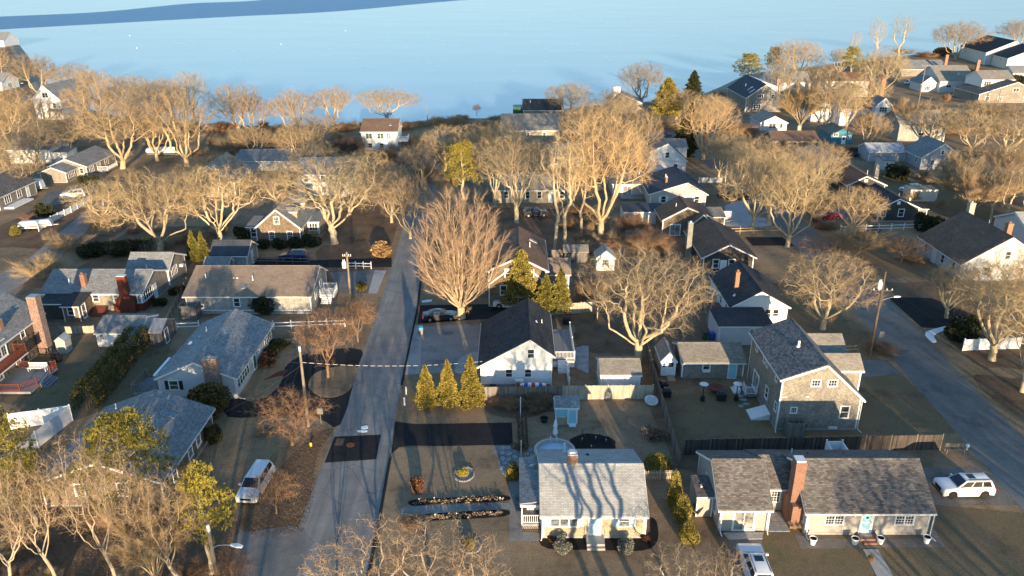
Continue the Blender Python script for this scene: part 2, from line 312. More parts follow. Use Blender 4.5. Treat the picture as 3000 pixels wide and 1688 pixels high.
m_ground('asphalt_mid', [(0.3, (0.13, 0.126, 0.122)), (0.5, (0.185, 0.178, 0.168)), (0.72, (0.26, 0.247, 0.228))], 0.12, 0.7, 20, 0.3, 0.01); m_ground('beach_sand', [(0.3, (0.24, 0.2, 0.15)), (0.7, (0.42, 0.36, 0.28))], 0.05, 0.5, 5); m_ground('pavers', [(0.3, (0.300, 0.294, 0.288)), (0.7, (0.475, 0.463, 0.438))], 0.3, 2.0, 9, 0.3)
m_ground('concrete_walk', [(0.3, (0.33, 0.31, 0.28)), (0.7, (0.48, 0.45, 0.41))], 0.4, 2.0, 12, 0.2, 0.01); m_ground('ice_drive', [(0.3, (0.32, 0.325, 0.335)), (0.7, (0.48, 0.485, 0.50))], 0.2, 1.2, 6, 0.3)

# ------------------------------------------------------------------ the setting: land, water, streets
SHORE = [(-434.49, 580.64), (-310.60, 507.74), (-243.46, 404.75), (-193.19, 327.22), (-160.74, 280.43), (-124.68, 250.95), (-96.43, 242.81), (-70.87, 238.92), (-47.45, 242.81), (-35.39, 244.13), (-23.68, 250.95), (-4.78, 253.07), (4.26, 261.87), (29.50, 277.87),
         (50.38, 286.58), (73.64, 300.65), (89.50, 327.22), (110.23, 365.60), (161.13, 404.75), (220.59, 446.46), (262.68, 463.74), (308.11, 492.21), (414.43, 529.99)]
def struct(name, pts, z, m, thick=0):
    return tag(MB().sheet(pts, z, thick).build(name, m), kind='structure')
def gnoise(x, y): return 0.5 * math.sin(x * 0.21 + 1.3) + 0.5 * math.sin(y * 0.17 + x * 0.05)
land = [(-1500, SHORE[0][1])] + SHORE + [(1500, SHORE[-1][1] + 40), (1500, -700), (-1500, -700)]
struct('ground', land, 0.0, 'ground_lawn')
mb = MB()
for (a, b) in zip(SHORE[:-1], SHORE[1:]):
    d = Vector((b[0] - a[0], b[1] - a[1])).normalized(); n = Vector((-d.y, d.x))
    a2 = (a[0] + n.x * 7, a[1] + n.y * 7, -1.4); b2 = (b[0] + n.x * 7, b[1] + n.y * 7, -1.4)
    mb.face([(a[0], a[1], 0.02), (b[0], b[1], 0.02), b2, a2]); w0, w1 = 4 + 2.5 * math.sin(a[0] * .37), 4 + 2.5 * math.sin(b[0] * .37); mb.face([(a[0] - n.x * w0, a[1] - n.y * w0, 0.006), (b[0] - n.x * w1, b[1] - n.y * w1, 0.006), (b[0], b[1], .02), (a[0], a[1], .02)])
tag(mb.build('beach', 'beach_sand'), kind='structure')
# frozen bay: pale ice with cracks and refrozen leads, and a dark open channel
t = NT('bay_ice'); ob = t.co()
a = t.noise(ob, 0.012, 5, 0.55, (1, 2.2, 1)); b_ = t.noise(ob, 0.09, 6, 0.7, (1, 3.5, 1)); c_ = t.noise(ob, 0.035, 6, 0.75, (0.6, 2.6, 1))
col = t.ramp(a, [(0.3, (0.255, 0.365, 0.50)), (0.7, (0.30, 0.41, 0.545))])
crk = t.math('MULTIPLY', t.ramp(b_, [(0.30, 1.0), (0.38, 0.0)]), t.ramp(c_, [(0.50, 0.0), (0.66, 1.0)]))
col = t.mix(crk, col, (0.16, 0.26, 0.40))
t.out(col, t.math('ADD', 0.25, t.math('MULTIPLY', crk, 0.25)), 0.14); t.bump(t.noise(ob, 0.8, 5, 0.7), 0.03, 0.04)
t = NT('bay_open'); ob = t.co(); b_ = t.noise(ob, 0.35, 6, 0.7, (1, 2.0, 1)); t.out((0.035, 0.155, 0.34), 0.4, 0.10); t.bump(b_, 0.5, 0.5)
struct('bay_water', [(-5000, 80), (5000, 80), (5000, 7000), (-5000, 7000)], -0.9, 'bay_ice')
struct('open_channel_water', smooth_poly([(-469.25, 564.81), (-427.75, 607.05), (-400.20, 644.79), (-336.21, 731.14), (-269.65, 819.45), (-188.08, 916.66), (-78.37, 1199.18), (130.92, 1608.88), (0.00, 1861.98), (-314.61, 1545.73), (-367.36, 1199.18), (-426.09, 1108.39), (-444.52, 902.42), (-502.11, 813.69), (-549.58, 740.55)], 5), -0.88, 'bay_open')
for i, (px, lab) in enumerate(zip([(-225.46, 491.07), (-270.61, 582.19), (-145.51, 515.84), (-126.72, 627.09)], ['white gull resting on the ice below the dark channel, nearest the left trees', 'white gull resting on the ice close under the dark channel', 'white gull standing alone on the open middle ice', 'white gull on the ice right of the others'])):
    g = MB(); g.lathe([(0.05, 0), (0.22, 0.12), (0.28, 0.28), (0.16, 0.42), (0.05, 0.5)], n=8); g.beam((0.15, 0, 0.45), (0.3, 0, 0.62), 0.12, 0.14); g.beam((-0.2, 0, 0.28), (-0.5, 0, 0.24), 0.16, 0.06)
    o = g.build('gull', 'vinyl_white', loc=(px[0], px[1], -0.89)); o.scale = (1.1, 1.1, 1.1); tag(o, lab, 'gull', 'gulls on the ice')

# lawns and litter (each sheet a few mm above the last)
struct('front_lawn', smooth_poly([(-11.79, 65.84), (-9.93, 67.16), (-2.71, 67.23), (-0.98, 63.57), (-0.27, 58.69), (-0.08, 48.71), (0.07, 43.13), (-9.45, 43.13), (-11.14, 49.19), (-11.77, 54.88)], 4), 0.004, 'lawn_tan')
struct('back_lawn', [(1.00, 76.30), (14.99, 76.30), (15.92, 63.90), (14.55, 58.69), (0.49, 65.56)], 0.004, 'lawn_tan')
struct('corner_lawn', [(15.92, 63.90), (18.02, 62.93), (16.25, 49.19), (11.67, 36.60), (41.60, 36.60), (51.12, 49.19), (45.53, 57.01), (38.49, 58.12), (41.30, 64.89)], 0.004, 'lawn_green')
struct('side_lawn', [(16.92, 77.18), (31.29, 80.84), (46.29, 86.35), (46.87, 69.85), (16.85, 68.74)], 0.004, 'lawn_green')
struct('patio_lawn', [(6.67, 89.07), (15.42, 86.88), (16.24, 79.90), (6.02, 78.52)], 0.004, 'ground_lawn')
struct('left_lawn', [(-63.16, 91.34), (-53.39, 91.34), (-47.18, 93.72), (-45.04, 94.94), (-42.83, 86.88), (-41.57, 77.18), (-47.04, 72.17), (-57.18, 76.30)], 0.004, 'lawn_green')
struct('leaf_litter_strip', smooth_poly([(-20.22, 70.38), (-18.76, 70.61), (-19.08, 68.23), (-19.43, 66.25), (-18.26, 57.56), (-18.37, 54.47), (-21.68, 54.11), (-23.97, 55.93), (-22.59, 63.57), (-21.29, 67.66)], 4), 0.004, 'leaf_mulch')
struct('leaf_litter_verge', smooth_poly([(-33.51, 168.46), (-24.74, 165.16), (-21.12, 133.00), (-22.99, 122.70), (-29.34, 124.65), (-33.74, 142.39)], 4), 0.004, 'leaf_mulch')
struct('wooded_floor', smooth_poly([(-49.50, 63.57), (-40.27, 63.57), (-28.38, 60.45), (-23.63, 54.88), (-20.13, 43.13), (-35.08, 39.68), (-48.71, 47.01), (-56.29, 62.30)], 4), 0.004, 'leaf_mulch')
struct('grass_verge', smooth_poly([(47.85, 197.66), (56.96, 197.66), (54.09, 168.46), (49.24, 158.88), (44.10, 165.16)], 4), 0.006, 'lawn_tan')

def yard(name, m, x0, x1, y0, y1, z, seed):
    r = random.Random(seed); p = []
    for k in range(5): p.append((x0 + (x1 - x0) * k / 5, y0 + r.uniform(-.7, .7)))
    for k in range(5): p.append((x1 + r.uniform(-.7, .7), y0 + (y1 - y0) * k / 5))
    for k in range(5): p.append((x1 - (x1 - x0) * k / 5, y1 + r.uniform(-.7, .7)))
    for k in range(5): p.append((x0 + r.uniform(-.7, .7), y1 - (y1 - y0) * k / 5))
    struct(name, smooth_poly(p, 3), z, m)
for k, (m, x0, x1, y0, y1) in enumerate([('lawn_tan', -29.5, -20, 84, 99), ('leaf_mulch', -33, -21, 112, 129), ('lawn_tan', -11.5, -4.5, 93, 101.5), ('leaf_mulch', 8, 27, 88, 100), ('leaf_mulch', 9, 27, 101, 116), ('lawn_green', 39, 45.5, 84, 112), ('leaf_mulch', 57, 67, 84, 112), ('lawn_green', 58, 68, 114, 140), ('lawn_tan', -46, -32, 92.5, 99.5), ('leaf_mulch', -70, -53, 118, 140), ('leaf_mulch', -34, -22, 132, 158), ('leaf_mulch', -13, 18, 124, 152), ('lawn_tan', 40, 48, 120, 134), ('leaf_mulch', 57, 66, 142, 170), ('lawn_green', 80, 96, 140, 182), ('leaf_mulch', -96, -72, 128, 168), ('lawn_tan', -60, -46, 142, 158), ('leaf_mulch', 54, 66, 56, 82)]):
    yard('yard', m, x0, x1, y0, y1, .003, k)

# streets
ROAD_L = [(-18.3, -60), (-18.4, 30), (-18.5, 62), (-18.5, 80), (-19.1, 106), (-19.6, 121), (-20.6, 150), (-22.5, 190), (-24, 228)]
ROAD_R = [(-10.9, -60), (-11.2, 30), (-11.7, 55), (-12.2, 67), (-12.9, 80), (-13.6, 103), (-14.7, 119), (-15.6, 150), (-17.5, 190), (-19, 228)]
struct('street', ROAD_L + ROAD_R[::-1], 0.012, 'asphalt_worn')
S2_L = [(45.2, -60), (45.5, 40), (45.65, 57), (46.8, 80), (48.2, 101), (49.2, 130), (49.5, 160), (47, 195), (40, 230)]
S2_R = [(52.3, -60), (52.4, 40), (52.7, 68.6), (53.4, 80), (54.9, 106), (55.6, 130), (55.8, 162), (53, 198), (46, 234)]
struct('side_street', S2_L + S2_R[::-1], 0.012, 'asphalt_mid')
struct('lane', [(-74.04, 98.78), (-81.39, 110.43), (-80.12, 120.81), (-82.55, 136.39), (-85.15, 153.02), (-85.23, 158.88), (-82.70, 155.32), (-77.62, 135.25), (-75.04, 119.88), (-74.26, 106.55)], 0.012, 'asphalt_worn')
struct('far_lane', [(-184.71, 302.63), (-160.74, 280.43), (-133.52, 250.95), (-122.70, 231.49), (-153.38, 261.87), (-181.00, 291.13)], 0.012, 'asphalt_worn')
mb = MB()
for a, b in zip(ROAD_R[1:6], ROAD_R[2:6]):
    pass
for a, b in (((-11.35, 38), (-11.75, 55)), ((-11.75, 55), (-12.18, 65.5)), ((-12.95, 80), (-13.6, 103)), ((-13.6, 103), (-14.7, 119))):
    mb.hexa([(a[0], a[1], 0), (a[0] + .28, a[1], 0), (b[0] + .28, b[1], 0), (b[0], b[1], 0)], [(a[0] + .05, a[1], .11), (a[0] + .2, a[1], .11), (b[0] + .2, b[1], .11), (b[0] + .05, b[1], .11)])
tag(mb.build('kerb', 'asphalt_black'), kind='structure')
struct('road_patch', [(-18.35, 64.6), (-13.4, 65.2), (-13.6, 69.6), (-18.35, 69.2)], 0.018, 'asphalt_black')
struct('road_patch', [(-18.0, 67.6), (-17.2, 67.6), (-17.2, 68.9), (-18.0, 68.9)], 0.022, 'leaf_mulch')
m_plain('iron_rust', (0.22, 0.09, 0.04), 0.8, 0.3, 0.3, 9)
def manhole(x, y, lab):
    g = MB(); g.lathe([(0.42, 0), (0.42, 0.02), (0.34, 0.024), (0.33, 0.018)], n=18)
    for k in range(-2, 3): g.box(-0.24, 0.24, k * 0.1 - 0.02, k * 0.1 + 0.02, 0.016, 0.028)
    tag(g.build('manhole_cover', 'iron_rust', loc=(x, y, 0.02)), lab, 'manhole')
manhole(-16.39, 67.70, 'rusty iron manhole cover in the black road patch')
for q in ([(-15.91, 71.00), (-15.38, 71.31), (-15.17, 70.84), (-15.68, 70.61)], [(-16.14, 70.38), (-15.23, 70.46), (-15.21, 70.08), (-16.00, 70.08)]):
    struct('snow_patch', smooth_poly(q, 3), 0.06, 'snow', 0.06)
for q in ([(54.93, 94.20), (59.63, 96.45), (59.51, 95.69), (55.73, 93.47), (54.93, 91.34), (54.27, 91.57)],):
    struct('snow_patch', smooth_poly(q, 3), 0.08, 'snow', 0.08)
struct('snow_patch', smooth_poly([(-13.03, 104.77), (-11.74, 105.21), (-11.73, 104.48), (-12.85, 104.19)], 3), 0.06, 'snow', 0.06)

# driveways and paths
struct('black_driveway', [(-12.47, 72.17), (-10.45, 71.62), (-0.02, 71.93), (0.10, 67.73), (-7.56, 67.51), (-10.39, 67.58), (-11.47, 67.23), (-12.03, 66.11)], 0.016, 'asphalt_black')
struct('gravel_driveway', [(-12.01, 96.19), (-4.35, 96.83), (-4.07, 83.17), (-10.99, 82.77)], 0.016, 'gravel_grey')
mb = MB()   # paver apron: rows of separate blocks
A, B, D_, E_ = [Vector(q) for q in ((-13.25, 96.70), (-12.07, 96.19), (-10.97, 82.68), (-12.94, 82.48))]
struct('paver_bed', [tuple(A), tuple(B), tuple(D_), tuple(E_)], 0.010, 'gravel_dark')
for i in range(46):
    for j in range(7):
        u0, u1 = (j + 0.06) / 7, (j + 0.94) / 7; v0, v1 = (i + 0.06) / 46, (i + 0.94) / 46
        pt = lambda u, v: tuple((A.lerp(B, u)).lerp(E_.lerp(D_, u), v))
        z = 0.03 + rng.uniform(-0.004, 0.004)
        mb.sheet([pt(u0, v0), pt(u1, v0), pt(u1, v1), pt(u0, v1)], z, 0.02)
tag(mb.build('paver_apron', 'pavers'), kind='structure')
struct('curved_walk', smooth_poly([(-6.73, 82.97), (-6.71, 85.62), (-6.03, 87.42), (-4.33, 88.40), (-4.08, 83.27)], 3), 0.022, 'pavers')
struct('neighbour_driveway', [(-13.20, 103.18), (0.14, 103.75), (0.13, 98.78), (-6.96, 97.99), (-12.83, 96.83)], 0.016, 'asphalt_black')
struct('loop_driveway', smooth_poly([(-31.92, 76.74), (-28.49, 76.91), (-27.08, 79.90), (-27.57, 83.77), (-26.52, 87.21), (-23.56, 89.07), (-19.13, 89.07), (-18.71, 83.77), (-18.20, 71.54), (-20.85, 72.80), (-25.26, 73.29), (-30.56, 73.05)], 3), 0.016, 'asphalt_black')
struct('driveway_island', smooth_poly([(-23.69, 80.36), (-23.41, 82.97), (-21.13, 84.58), (-18.76, 84.28), (-18.51, 79.43), (-19.59, 77.53), (-21.20, 77.27), (-22.84, 78.52)], 5), 0.05, 'ground_lawn', 0.05)
struct('house_lawn', smooth_poly([(-30.01, 77.18), (-29.50, 86.88), (-27.84, 85.30), (-27.17, 82.28), (-27.03, 79.71), (-27.90, 77.18)], 4), 0.022, 'ground_lawn')
struct('brick_walk', [(-29.26, 81.03), (-28.01, 83.27), (-26.90, 83.77), (-27.06, 82.38), (-28.49, 81.60)], 0.03, 'brick_deep')
struct('worn_apron', smooth_poly([(-23.61, 53.76), (-22.16, 54.57), (-17.96, 54.88), (-17.30, 48.71), (-21.64, 48.71)], 3), 0.016, 'asphalt_mid')
struct('gravel_bed', [(24.18, 54.32), (24.06, 52.32), (36.34, 52.57), (36.48, 55.21), (35.44, 53.63), (25.29, 53.63)], 0.016, 'gravel_dark')
struct('concrete_path', [(29.25, 52.28), (30.48, 52.28), (30.34, 46.57), (28.91, 46.57)], 0.03, 'concrete_walk', 0.03)
struct('patio_slab', [(18.06, 54.32), (21.59, 54.37), (21.23, 53.54), (18.37, 53.46)], 0.06, 'concrete_walk', 0.06)
struct('earth_driveway', [(18.33, 53.42), (21.13, 53.50), (20.27, 46.57), (17.27, 46.57)], 0.016, 'gravel_dark')
struct('gravel_parking', [(39.64, 63.72), (44.72, 63.89), (46.07, 62.19), (45.73, 58.10), (38.00, 58.10)], 0.016, 'gravel_dark')
struct('stepping_gravel', [(-2.24, 67.40), (0.00, 67.58), (0.90, 67.95), (0.88, 65.26), (0.66, 64.12), (-1.11, 62.84), (-1.52, 65.55)], 0.012, 'gravel_grey')
struct('side_gravel', [(-0.29, 61.60), (0.71, 61.60), (0.88, 54.50), (2.46, 54.32), (2.37, 53.29), (-0.23, 53.29)], 0.012, 'gravel_grey')
struct('garden_path', smooth_poly([(-9.87, 57.72), (-6.16, 58.10), (-0.09, 58.44), (0.24, 57.53), (-6.07, 57.00), (-9.52, 56.68)], 3), 0.014, 'gravel_grey')
struct('mulch_bed', smooth_poly([(-9.17, 58.79), (-6.24, 59.09), (-0.78, 59.43), (-0.71, 58.64), (-6.18, 58.30), (-8.98, 58.01)], 3), 0.03, 'mulch_black', 0.03)
struct('mulch_bed', smooth_poly([(-8.22, 56.68), (-6.07, 57.00), (-0.79, 57.43), (-0.75, 56.49), (-5.99, 56.03), (-7.24, 55.94)], 3), 0.03, 'mulch_black', 0.03)
struct('mulch_bed', smooth_poly([(2.61, 53.72), (6.98, 53.80), (11.34, 53.80), (12.16, 56.21), (12.66, 55.75), (12.30, 53.33), (10.79, 52.12), (6.83, 52.24), (3.02, 52.36)], 3), 0.02, 'mulch_black', 0.02)
struct('shrub_bed', smooth_poly([(-2.86, 76.43), (3.85, 77.18), (4.12, 74.60), (1.47, 72.84), (-2.22, 73.54)], 3), 0.014, 'leaf_mulch')
struct('cedar_bed', smooth_poly([(-12.03, 74.96), (-9.92, 76.43), (-3.05, 76.43), (-0.73, 72.16), (-4.35, 71.69), (-9.81, 71.82)], 3), 0.010, 'ground_lawn')
struct('brown_house_driveway', [(-28.89, 116.29), (-21.96, 117.17), (-21.12, 107.61), (-25.95, 108.07)], 0.016, 'asphalt_mid')
struct('driveway_apron', [(-21.96, 117.17), (-20.06, 117.17), (-20.06, 107.61), (-21.36, 107.61)], 0.022, 'pavers')
struct('family_driveway', [(-42.84, 122.70), (-33.35, 121.75), (-20.07, 123.09), (-19.43, 118.60), (-41.43, 118.06)], 0.016, 'asphalt_black')
struct('parking_pad', [(-100.47, 165.16), (-92.10, 169.14), (-87.48, 158.88), (-95.52, 152.46)], 0.016, 'asphalt_mid')
struct('dark_driveway', [(55.20, 106.28), (61.47, 105.77), (64.67, 99.24), (59.34, 95.36), (55.10, 95.69)], 0.016, 'asphalt_black')
struct('dark_driveway', [(41.76, 133.77), (48.50, 133.77), (48.98, 129.12), (41.85, 129.12)], 0.016, 'asphalt_black')
struct('dark_driveway', [(42.82, 86.20), (45.89, 86.20), (46.39, 82.70), (41.16, 81.86)], 0.016, 'asphalt_mid')
struct('icy_driveway', smooth_poly([(42.59, 151.77), (45.04, 155.69), (49.33, 157.72), (47.12, 150.58), (46.62, 146.88), (49.08, 144.65), (48.68, 140.78), (44.23, 139.53), (39.52, 140.78), (42.43, 145.09)], 4), 0.016, 'ice_drive')
struct('red_car_driveway', [(60.17, 151.53), (67.01, 151.53), (65.35, 143.99), (56.80, 142.91)], 0.016, 'asphalt_mid')
struct('shade_bed', ellipse(47.18, 160.59, 4.0, 3.2, 20, 0.06), 0.012, 'mulch_black')
struct('dark_patio', [(9.04, 90.19), (9.80, 90.19), (9.13, 82.77), (6.68, 85.30), (6.77, 89.07)], 0.02, 'slate_patio')

# ------------------------------------------------------------------ building kit
_cache = {}
ROT = {'f': 0.0, 'r': math.pi / 2, 'b': math.pi, 'l': -math.pi / 2}
def window_meshes(w, h, style, glass):
    """frame facing -y, centred on x, sill at z=0"""
    k = (round(w, 2), round(h, 2), style, glass)
    if k in _cache: return _cache[k]
    fr, pn, mu = MB(), MB(), MB(); c = 0.10; x0, x1 = -w / 2, w / 2
    fr.box(x0 - c, x0, -0.05, 0.01, -0.02, h + c); fr.box(x1, x1 + c, -0.05, 0.01, -0.02, h + c); fr.box(x0, x1, -0.05, 0.01, h, h + c)
    fr.box(x0 - c - .03, x1 + c + .03, -0.09, 0.01, -0.08, -0.02)
    n = {'pic': 1, 'dh': 1, 'grid': 1, 'small': 1}.get(style, 1)
    if style[:3] == 'bay': n = int(style[3:])
    if style == 'grid2': n, style = 2, 'grid'
    s = 0.035
    for i in range(n):
        a, b = x0 + (x1 - x0) * i / n, x0 + (x1 - x0) * (i + 1) / n
        if i: fr.box(a - 0.05, a + 0.05, -0.045, 0.01, 0, h)
        fr.box(a, a + s, -0.03, 0.0, 0, h); fr.box(b - s, b, -0.03, 0.0, 0, h); fr.box(a + s, b - s, -0.03, 0, 0, s); fr.box(a + s, b - s, -0.03, 0, h - s, h)
        if style in ('dh', 'grid') or style[:3] == 'bay' and h > 1.0 and style != 'bay1': fr.box(a + s, b - s, -0.036, 0, h / 2 - 0.025, h / 2 + 0.025)
        pn.box(a + s, b - s, -0.012, -0.002, s, h - s)
        if style in ('grid', 'small'):
            nx, nz = (3, 4) if style == 'grid' else (3, 2)
            for q in range(1, nx): xx = a + (b - a) * q / nx; mu.box(xx - 0.014, xx + 0.014, -0.022, -0.008, s, h - s)
            for q in range(1, nz):
                if style == 'grid' and q == nz // 2: continue
                zz = h * q / nz; mu.box(a + s, b - s, -0.0235, -0.0085, zz - 0.014, zz + 0.014)
    _cache[k] = (fr.mesh('window', 'trim_white'), pn.mesh('pane', glass), mu.mesh('muntin', 'trim_white') if mu.v else None)
    return _cache[k]
def door_meshes(w, h, style, m):
    k = ('door', round(w, 2), round(h, 2), style, m)
    if k in _cache: return _cache[k]
    fr, lf, gl, hd = MB(), MB(), MB(), MB(); c = 0.12
    fr.box(-w / 2 - c, -w / 2, -0.06, 0.01, 0, h + c); fr.box(w / 2, w / 2 + c, -0.06, 0.01, 0, h + c); fr.box(-w / 2, w / 2, -0.06, 0.01, h, h + c); fr.box(-w / 2 - c, w / 2 + c, -0.14, 0.0, -0.06, 0.0)
    if style == 'slider':
        for a, b, y in ((-w / 2, 0.04, -0.03), (-0.04, w / 2, -0.05)):
            lf.box(a, a + .07, y, y + .03, 0, h); lf.box(b - .07, b, y, y + .03, 0, h); lf.box(a + .07, b - .07, y, y + .03, 0, .1); lf.box(a + .07, b - .07, y, y + .03, h - .08, h); gl.box(a + .07, b - .07, y + .008, y + .018, .1, h - .08)
        hd.box(-0.03, 0.0, -0.075, -0.05, 1.0, 1.2)
    elif style == 'french':
        for a, b in ((-w / 2, -0.01), (0.01, w / 2)):
            lf.box(a, a + .1, -.03, 0, 0, h); lf.box(b - .1, b, -.03, 0, 0, h); lf.box(a + .1, b - .1, -.03, 0, 0, .2); lf.box(a + .1, b - .1, -.03, 0, h - .1, h); gl.box(a + .1, b - .1, -.02, -.01, .2, h - .1)
            for q in range(1, 5): zz = .2 + (h - .3) * q / 5; lf.box(a + .1, b - .1, -.028, -.006, zz - .012, zz + .012)
            xx = (a + b) / 2; lf.box(xx - .012, xx + .012, -.027, -.007, .2, h - .1)
        hd.box(-0.09, -0.06, -0.06, -0.03, 1.0, 1.1)
    elif style == 'storm':
        s = .09; lf.box(-w / 2, -w / 2 + s, -.035, 0, 0, h); lf.box(w / 2 - s, w / 2, -.035, 0, 0, h); lf.box(-w / 2 + s, w / 2 - s, -.035, 0, 0, .12); lf.box(-w / 2 + s, w / 2 - s, -.035, 0, h - .1, h); lf.box(-w / 2 + s, w / 2 - s, -.035, 0, h * .46, h * .52)
        gl.box(-w / 2 + s, w / 2 - s, -.02, -.008, .12, h * .46); gl.box(-w / 2 + s, w / 2 - s, -.02, -.008, h * .52, h - .1); hd.box(w / 2 - .09, w / 2 - .05, -.07, -.035, .95, 1.1)
    else:
        lf.box(-w / 2, w / 2, -.035, 0, 0, h)
        for (a, b, z0, z1) in ((-w / 2 + .1, -.04, .15, .9), (.04, w / 2 - .1, .15, .9), (-w / 2 + .1, -.04, 1.05, h - .15), (.04, w / 2 - .1, 1.05, h - .15)):
            lf.box(a, b, -.05, -.0355, z0, z1)
        hd.lathe([(.015, 0), (.04, .03), (.015, .06)], (w / 2 - .09, -.06, .95), 8)
        if style == 'halfglass': gl.box(-w / 2 + .12, w / 2 - .12, -.056, -.0505, 1.1, h - .15)
    gm = {'storm': m if m.startswith('door_') else 'glass_pale'}.get(style, 'curtain_glass' if style == 'slider' else 'glass')
    _cache[k] = (fr.mesh('door_frame', 'trim_white'), lf.mesh('door', 'trim_white' if style in ('slider', 'storm', 'french') else m), gl.mesh('pane', gm) if gl.v else None, hd.mesh('handle', 'metal_grey'))
    return _cache[k]
m_glass('curtain_glass', (0.22, 0.21, 0.19))

class House:
    def __init__(s, name, label, cat, base, group=None):
        s.o = empty(name, (base[0], base[1], 0), label, cat, group); s.off = (base[0], base[1], 0); s.k = None
    def part(s, mb, name, m, smooth=False, parent=None):
        return mb.build(name, m, parent or s.o, s.off, smooth)
    def zroof(s, x, y):
        b = s.k; v = y if b['ax'] == 'x' else x; lo, hi = (b['y0'], b['y1']) if b['ax'] == 'x' else (b['x0'], b['x1'])
        r = b['rp']
        if v <= r: return b['e0'] + (b['rz'] - b['e0']) * (v - lo) / (r - lo)
        return b['e1'] + (b['rz'] - b['e1']) * (hi - v) / (hi - r)
    def block(s, x0, x1, y0, y1, eave, ridge, ax='x', roof='roof_slate_grey', wall='clap_white', oh=0.3, rake=0.25, rp=None, e1=None, z0=0.0, trim='trim_white', found=True, cap=True, corner=True, th=0.13, openf=False):
        """gabled block; ax = ridge direction; eave e0 on the low-coordinate side, e1 on the other; rp = ridge position across"""
        e0 = eave; e1 = eave if e1 is None else e1; lo, hi = (y0, y1) if ax == 'x' else (x0, x1); rp = (lo + hi) / 2 if rp is None else rp
        s.k = dict(x0=x0, x1=x1, y0=y0, y1=y1, e0=e0, e1=e1, rz=ridge, ax=ax, rp=rp, z0=z0)
        T = (lambda a, c, z: (a, c, z)) if ax == 'x' else (lambda a, c, z: (c, a, z))
        a0, a1 = (x0, x1) if ax == 'x' else (y0, y1)
        def fx(q): return q if ax == 'x' else q[::-1]
        sec = [(lo, z0), (hi, z0), (hi, e1), (rp, ridge), (lo, e0)]
        if not openf:
            wmb = MB()
            wmb.face(fx([T(a0, c, z) for c, z in sec][::-1])); wmb.face(fx([T(a1, c, z) for c, z in sec]))
            wmb.face(fx([T(a0, lo, z0), T(a1, lo, z0), T(a1, lo, e0), T(a0, lo, e0)])); wmb.face(fx([T(a1, hi, z0), T(a0, hi, z0), T(a0, hi, e1), T(a1, hi, e1)]))
            s.part(wmb, 'wall', wall)
        if found and not openf:
            f = MB(); f.box(x0 - .03, x1 + .03, y0 - .03, y1 + .03, z0 - .02 if z0 else 0, z0 + .22); s.part(f, 'foundation', 'concrete')
        rf, tr = MB(), MB(); ra0, ra1 = a0 - rake, a1 + rake
        for side, e, sgn in ((lo, e0, -1), (hi, e1, 1)):
            run = abs(rp - side)
            if run < 0.05: continue
            sl = (ridge - e) / run; out = side + sgn * oh; ze = e - sl * oh
            nl = math.hypot(1, sl); tv = th * nl   # vertical thickness
            L = math.hypot(run + oh, ridge - ze)
            if sgn < 0: b = [T(ra0, out, ze), T(ra1, out, ze), T(ra1, rp, ridge), T(ra0, rp, ridge)]
            else: b = [T(ra1, out, ze), T(ra0, out, ze), T(ra0, rp, ridge), T(ra1, rp, ridge)]
            if ax == 'y': b = [b[1], b[0], b[3], b[2]]
            tp = [(p[0], p[1], p[2] + tv) for p in b]
            rf.face(tp, [(0, 0), (ra1 - ra0, 0), (ra1 - ra0, L), (0, L)]); rf.face(b[::-1])
            for i in (0, 1, 3):
                j = (i + 1) % 4; rf.face([b[i], b[j], tp[j], tp[i]])
            if trim:
                # fascia with gutter at the eave, rake boards under the gable ends
                gy = out + sgn * 0.02
                p0, p1 = T(ra0 - .02, gy, ze - .06 + .02), T(ra1 + .02, gy, ze - .06 + .02); tr.beam(p0, p1, 0.09, 0.15)
                for aa in (ra0 - .012, ra1 + .012):
                    tr.beam(T(aa, out, ze - .075), T(aa, rp, ridge - .075), 0.045, 0.2)
        roof_o = s.part(rf, 'roof', roof)
        if cap:
            c = MB(); tv = th * 1.1
            c.hexa([T(ra0 - .01, rp - .16, ridge + tv - .075), T(ra1 + .01, rp - .16, ridge + tv - .075), T(ra1 + .01, rp + .16, ridge + tv - .075), T(ra0 - .01, rp + .16, ridge + tv - .075)] if ax == 'x' else [T(ra0 - .01, rp - .16, ridge + tv - .075), T(ra0 - .01, rp + .16, ridge + tv - .075), T(ra1 + .01, rp + .16, ridge + tv - .075), T(ra1 + .01, rp - .16, ridge + tv - .075)],
                   [T(ra0 - .01, rp - .03, ridge + tv + .03), T(ra1 + .01, rp - .03, ridge + tv + .03), T(ra1 + .01, rp + .03, ridge + tv + .03), T(ra0 - .01, rp + .03, ridge + tv + .03)] if ax == 'x' else [T(ra0 - .01, rp - .03, ridge + tv + .03), T(ra0 - .01, rp + .03, ridge + tv + .03), T(ra1 + .01, rp + .03, ridge + tv + .03), T(ra1 + .01, rp - .03, ridge + tv + .03)])
            s.part(c, 'ridge_cap', roof)
        if trim and corner and not openf:
            for (cx, cy) in ((x0, y0), (x1, y0), (x0, y1), (x1, y1)):
                e = (e0 if cy == y0 else e1) if ax == 'x' else (e0 if cx == x0 else e1)
                dx = 0.13 if cx == x0 else -0.13; dy = 0.13 if cy == y0 else -0.13; px = -0.022 if cx == x0 else 0.022; py = -0.022 if cy == y0 else 0.022
                xa, xb = sorted((cx + px, cx + dx)); ya, yb = sorted((cy + py, cy + dy)); tr.box(xa, xb, ya, yb, z0 + .2, e - .03)
        if tr.v: s.part(tr, 'trim', trim)
        return s
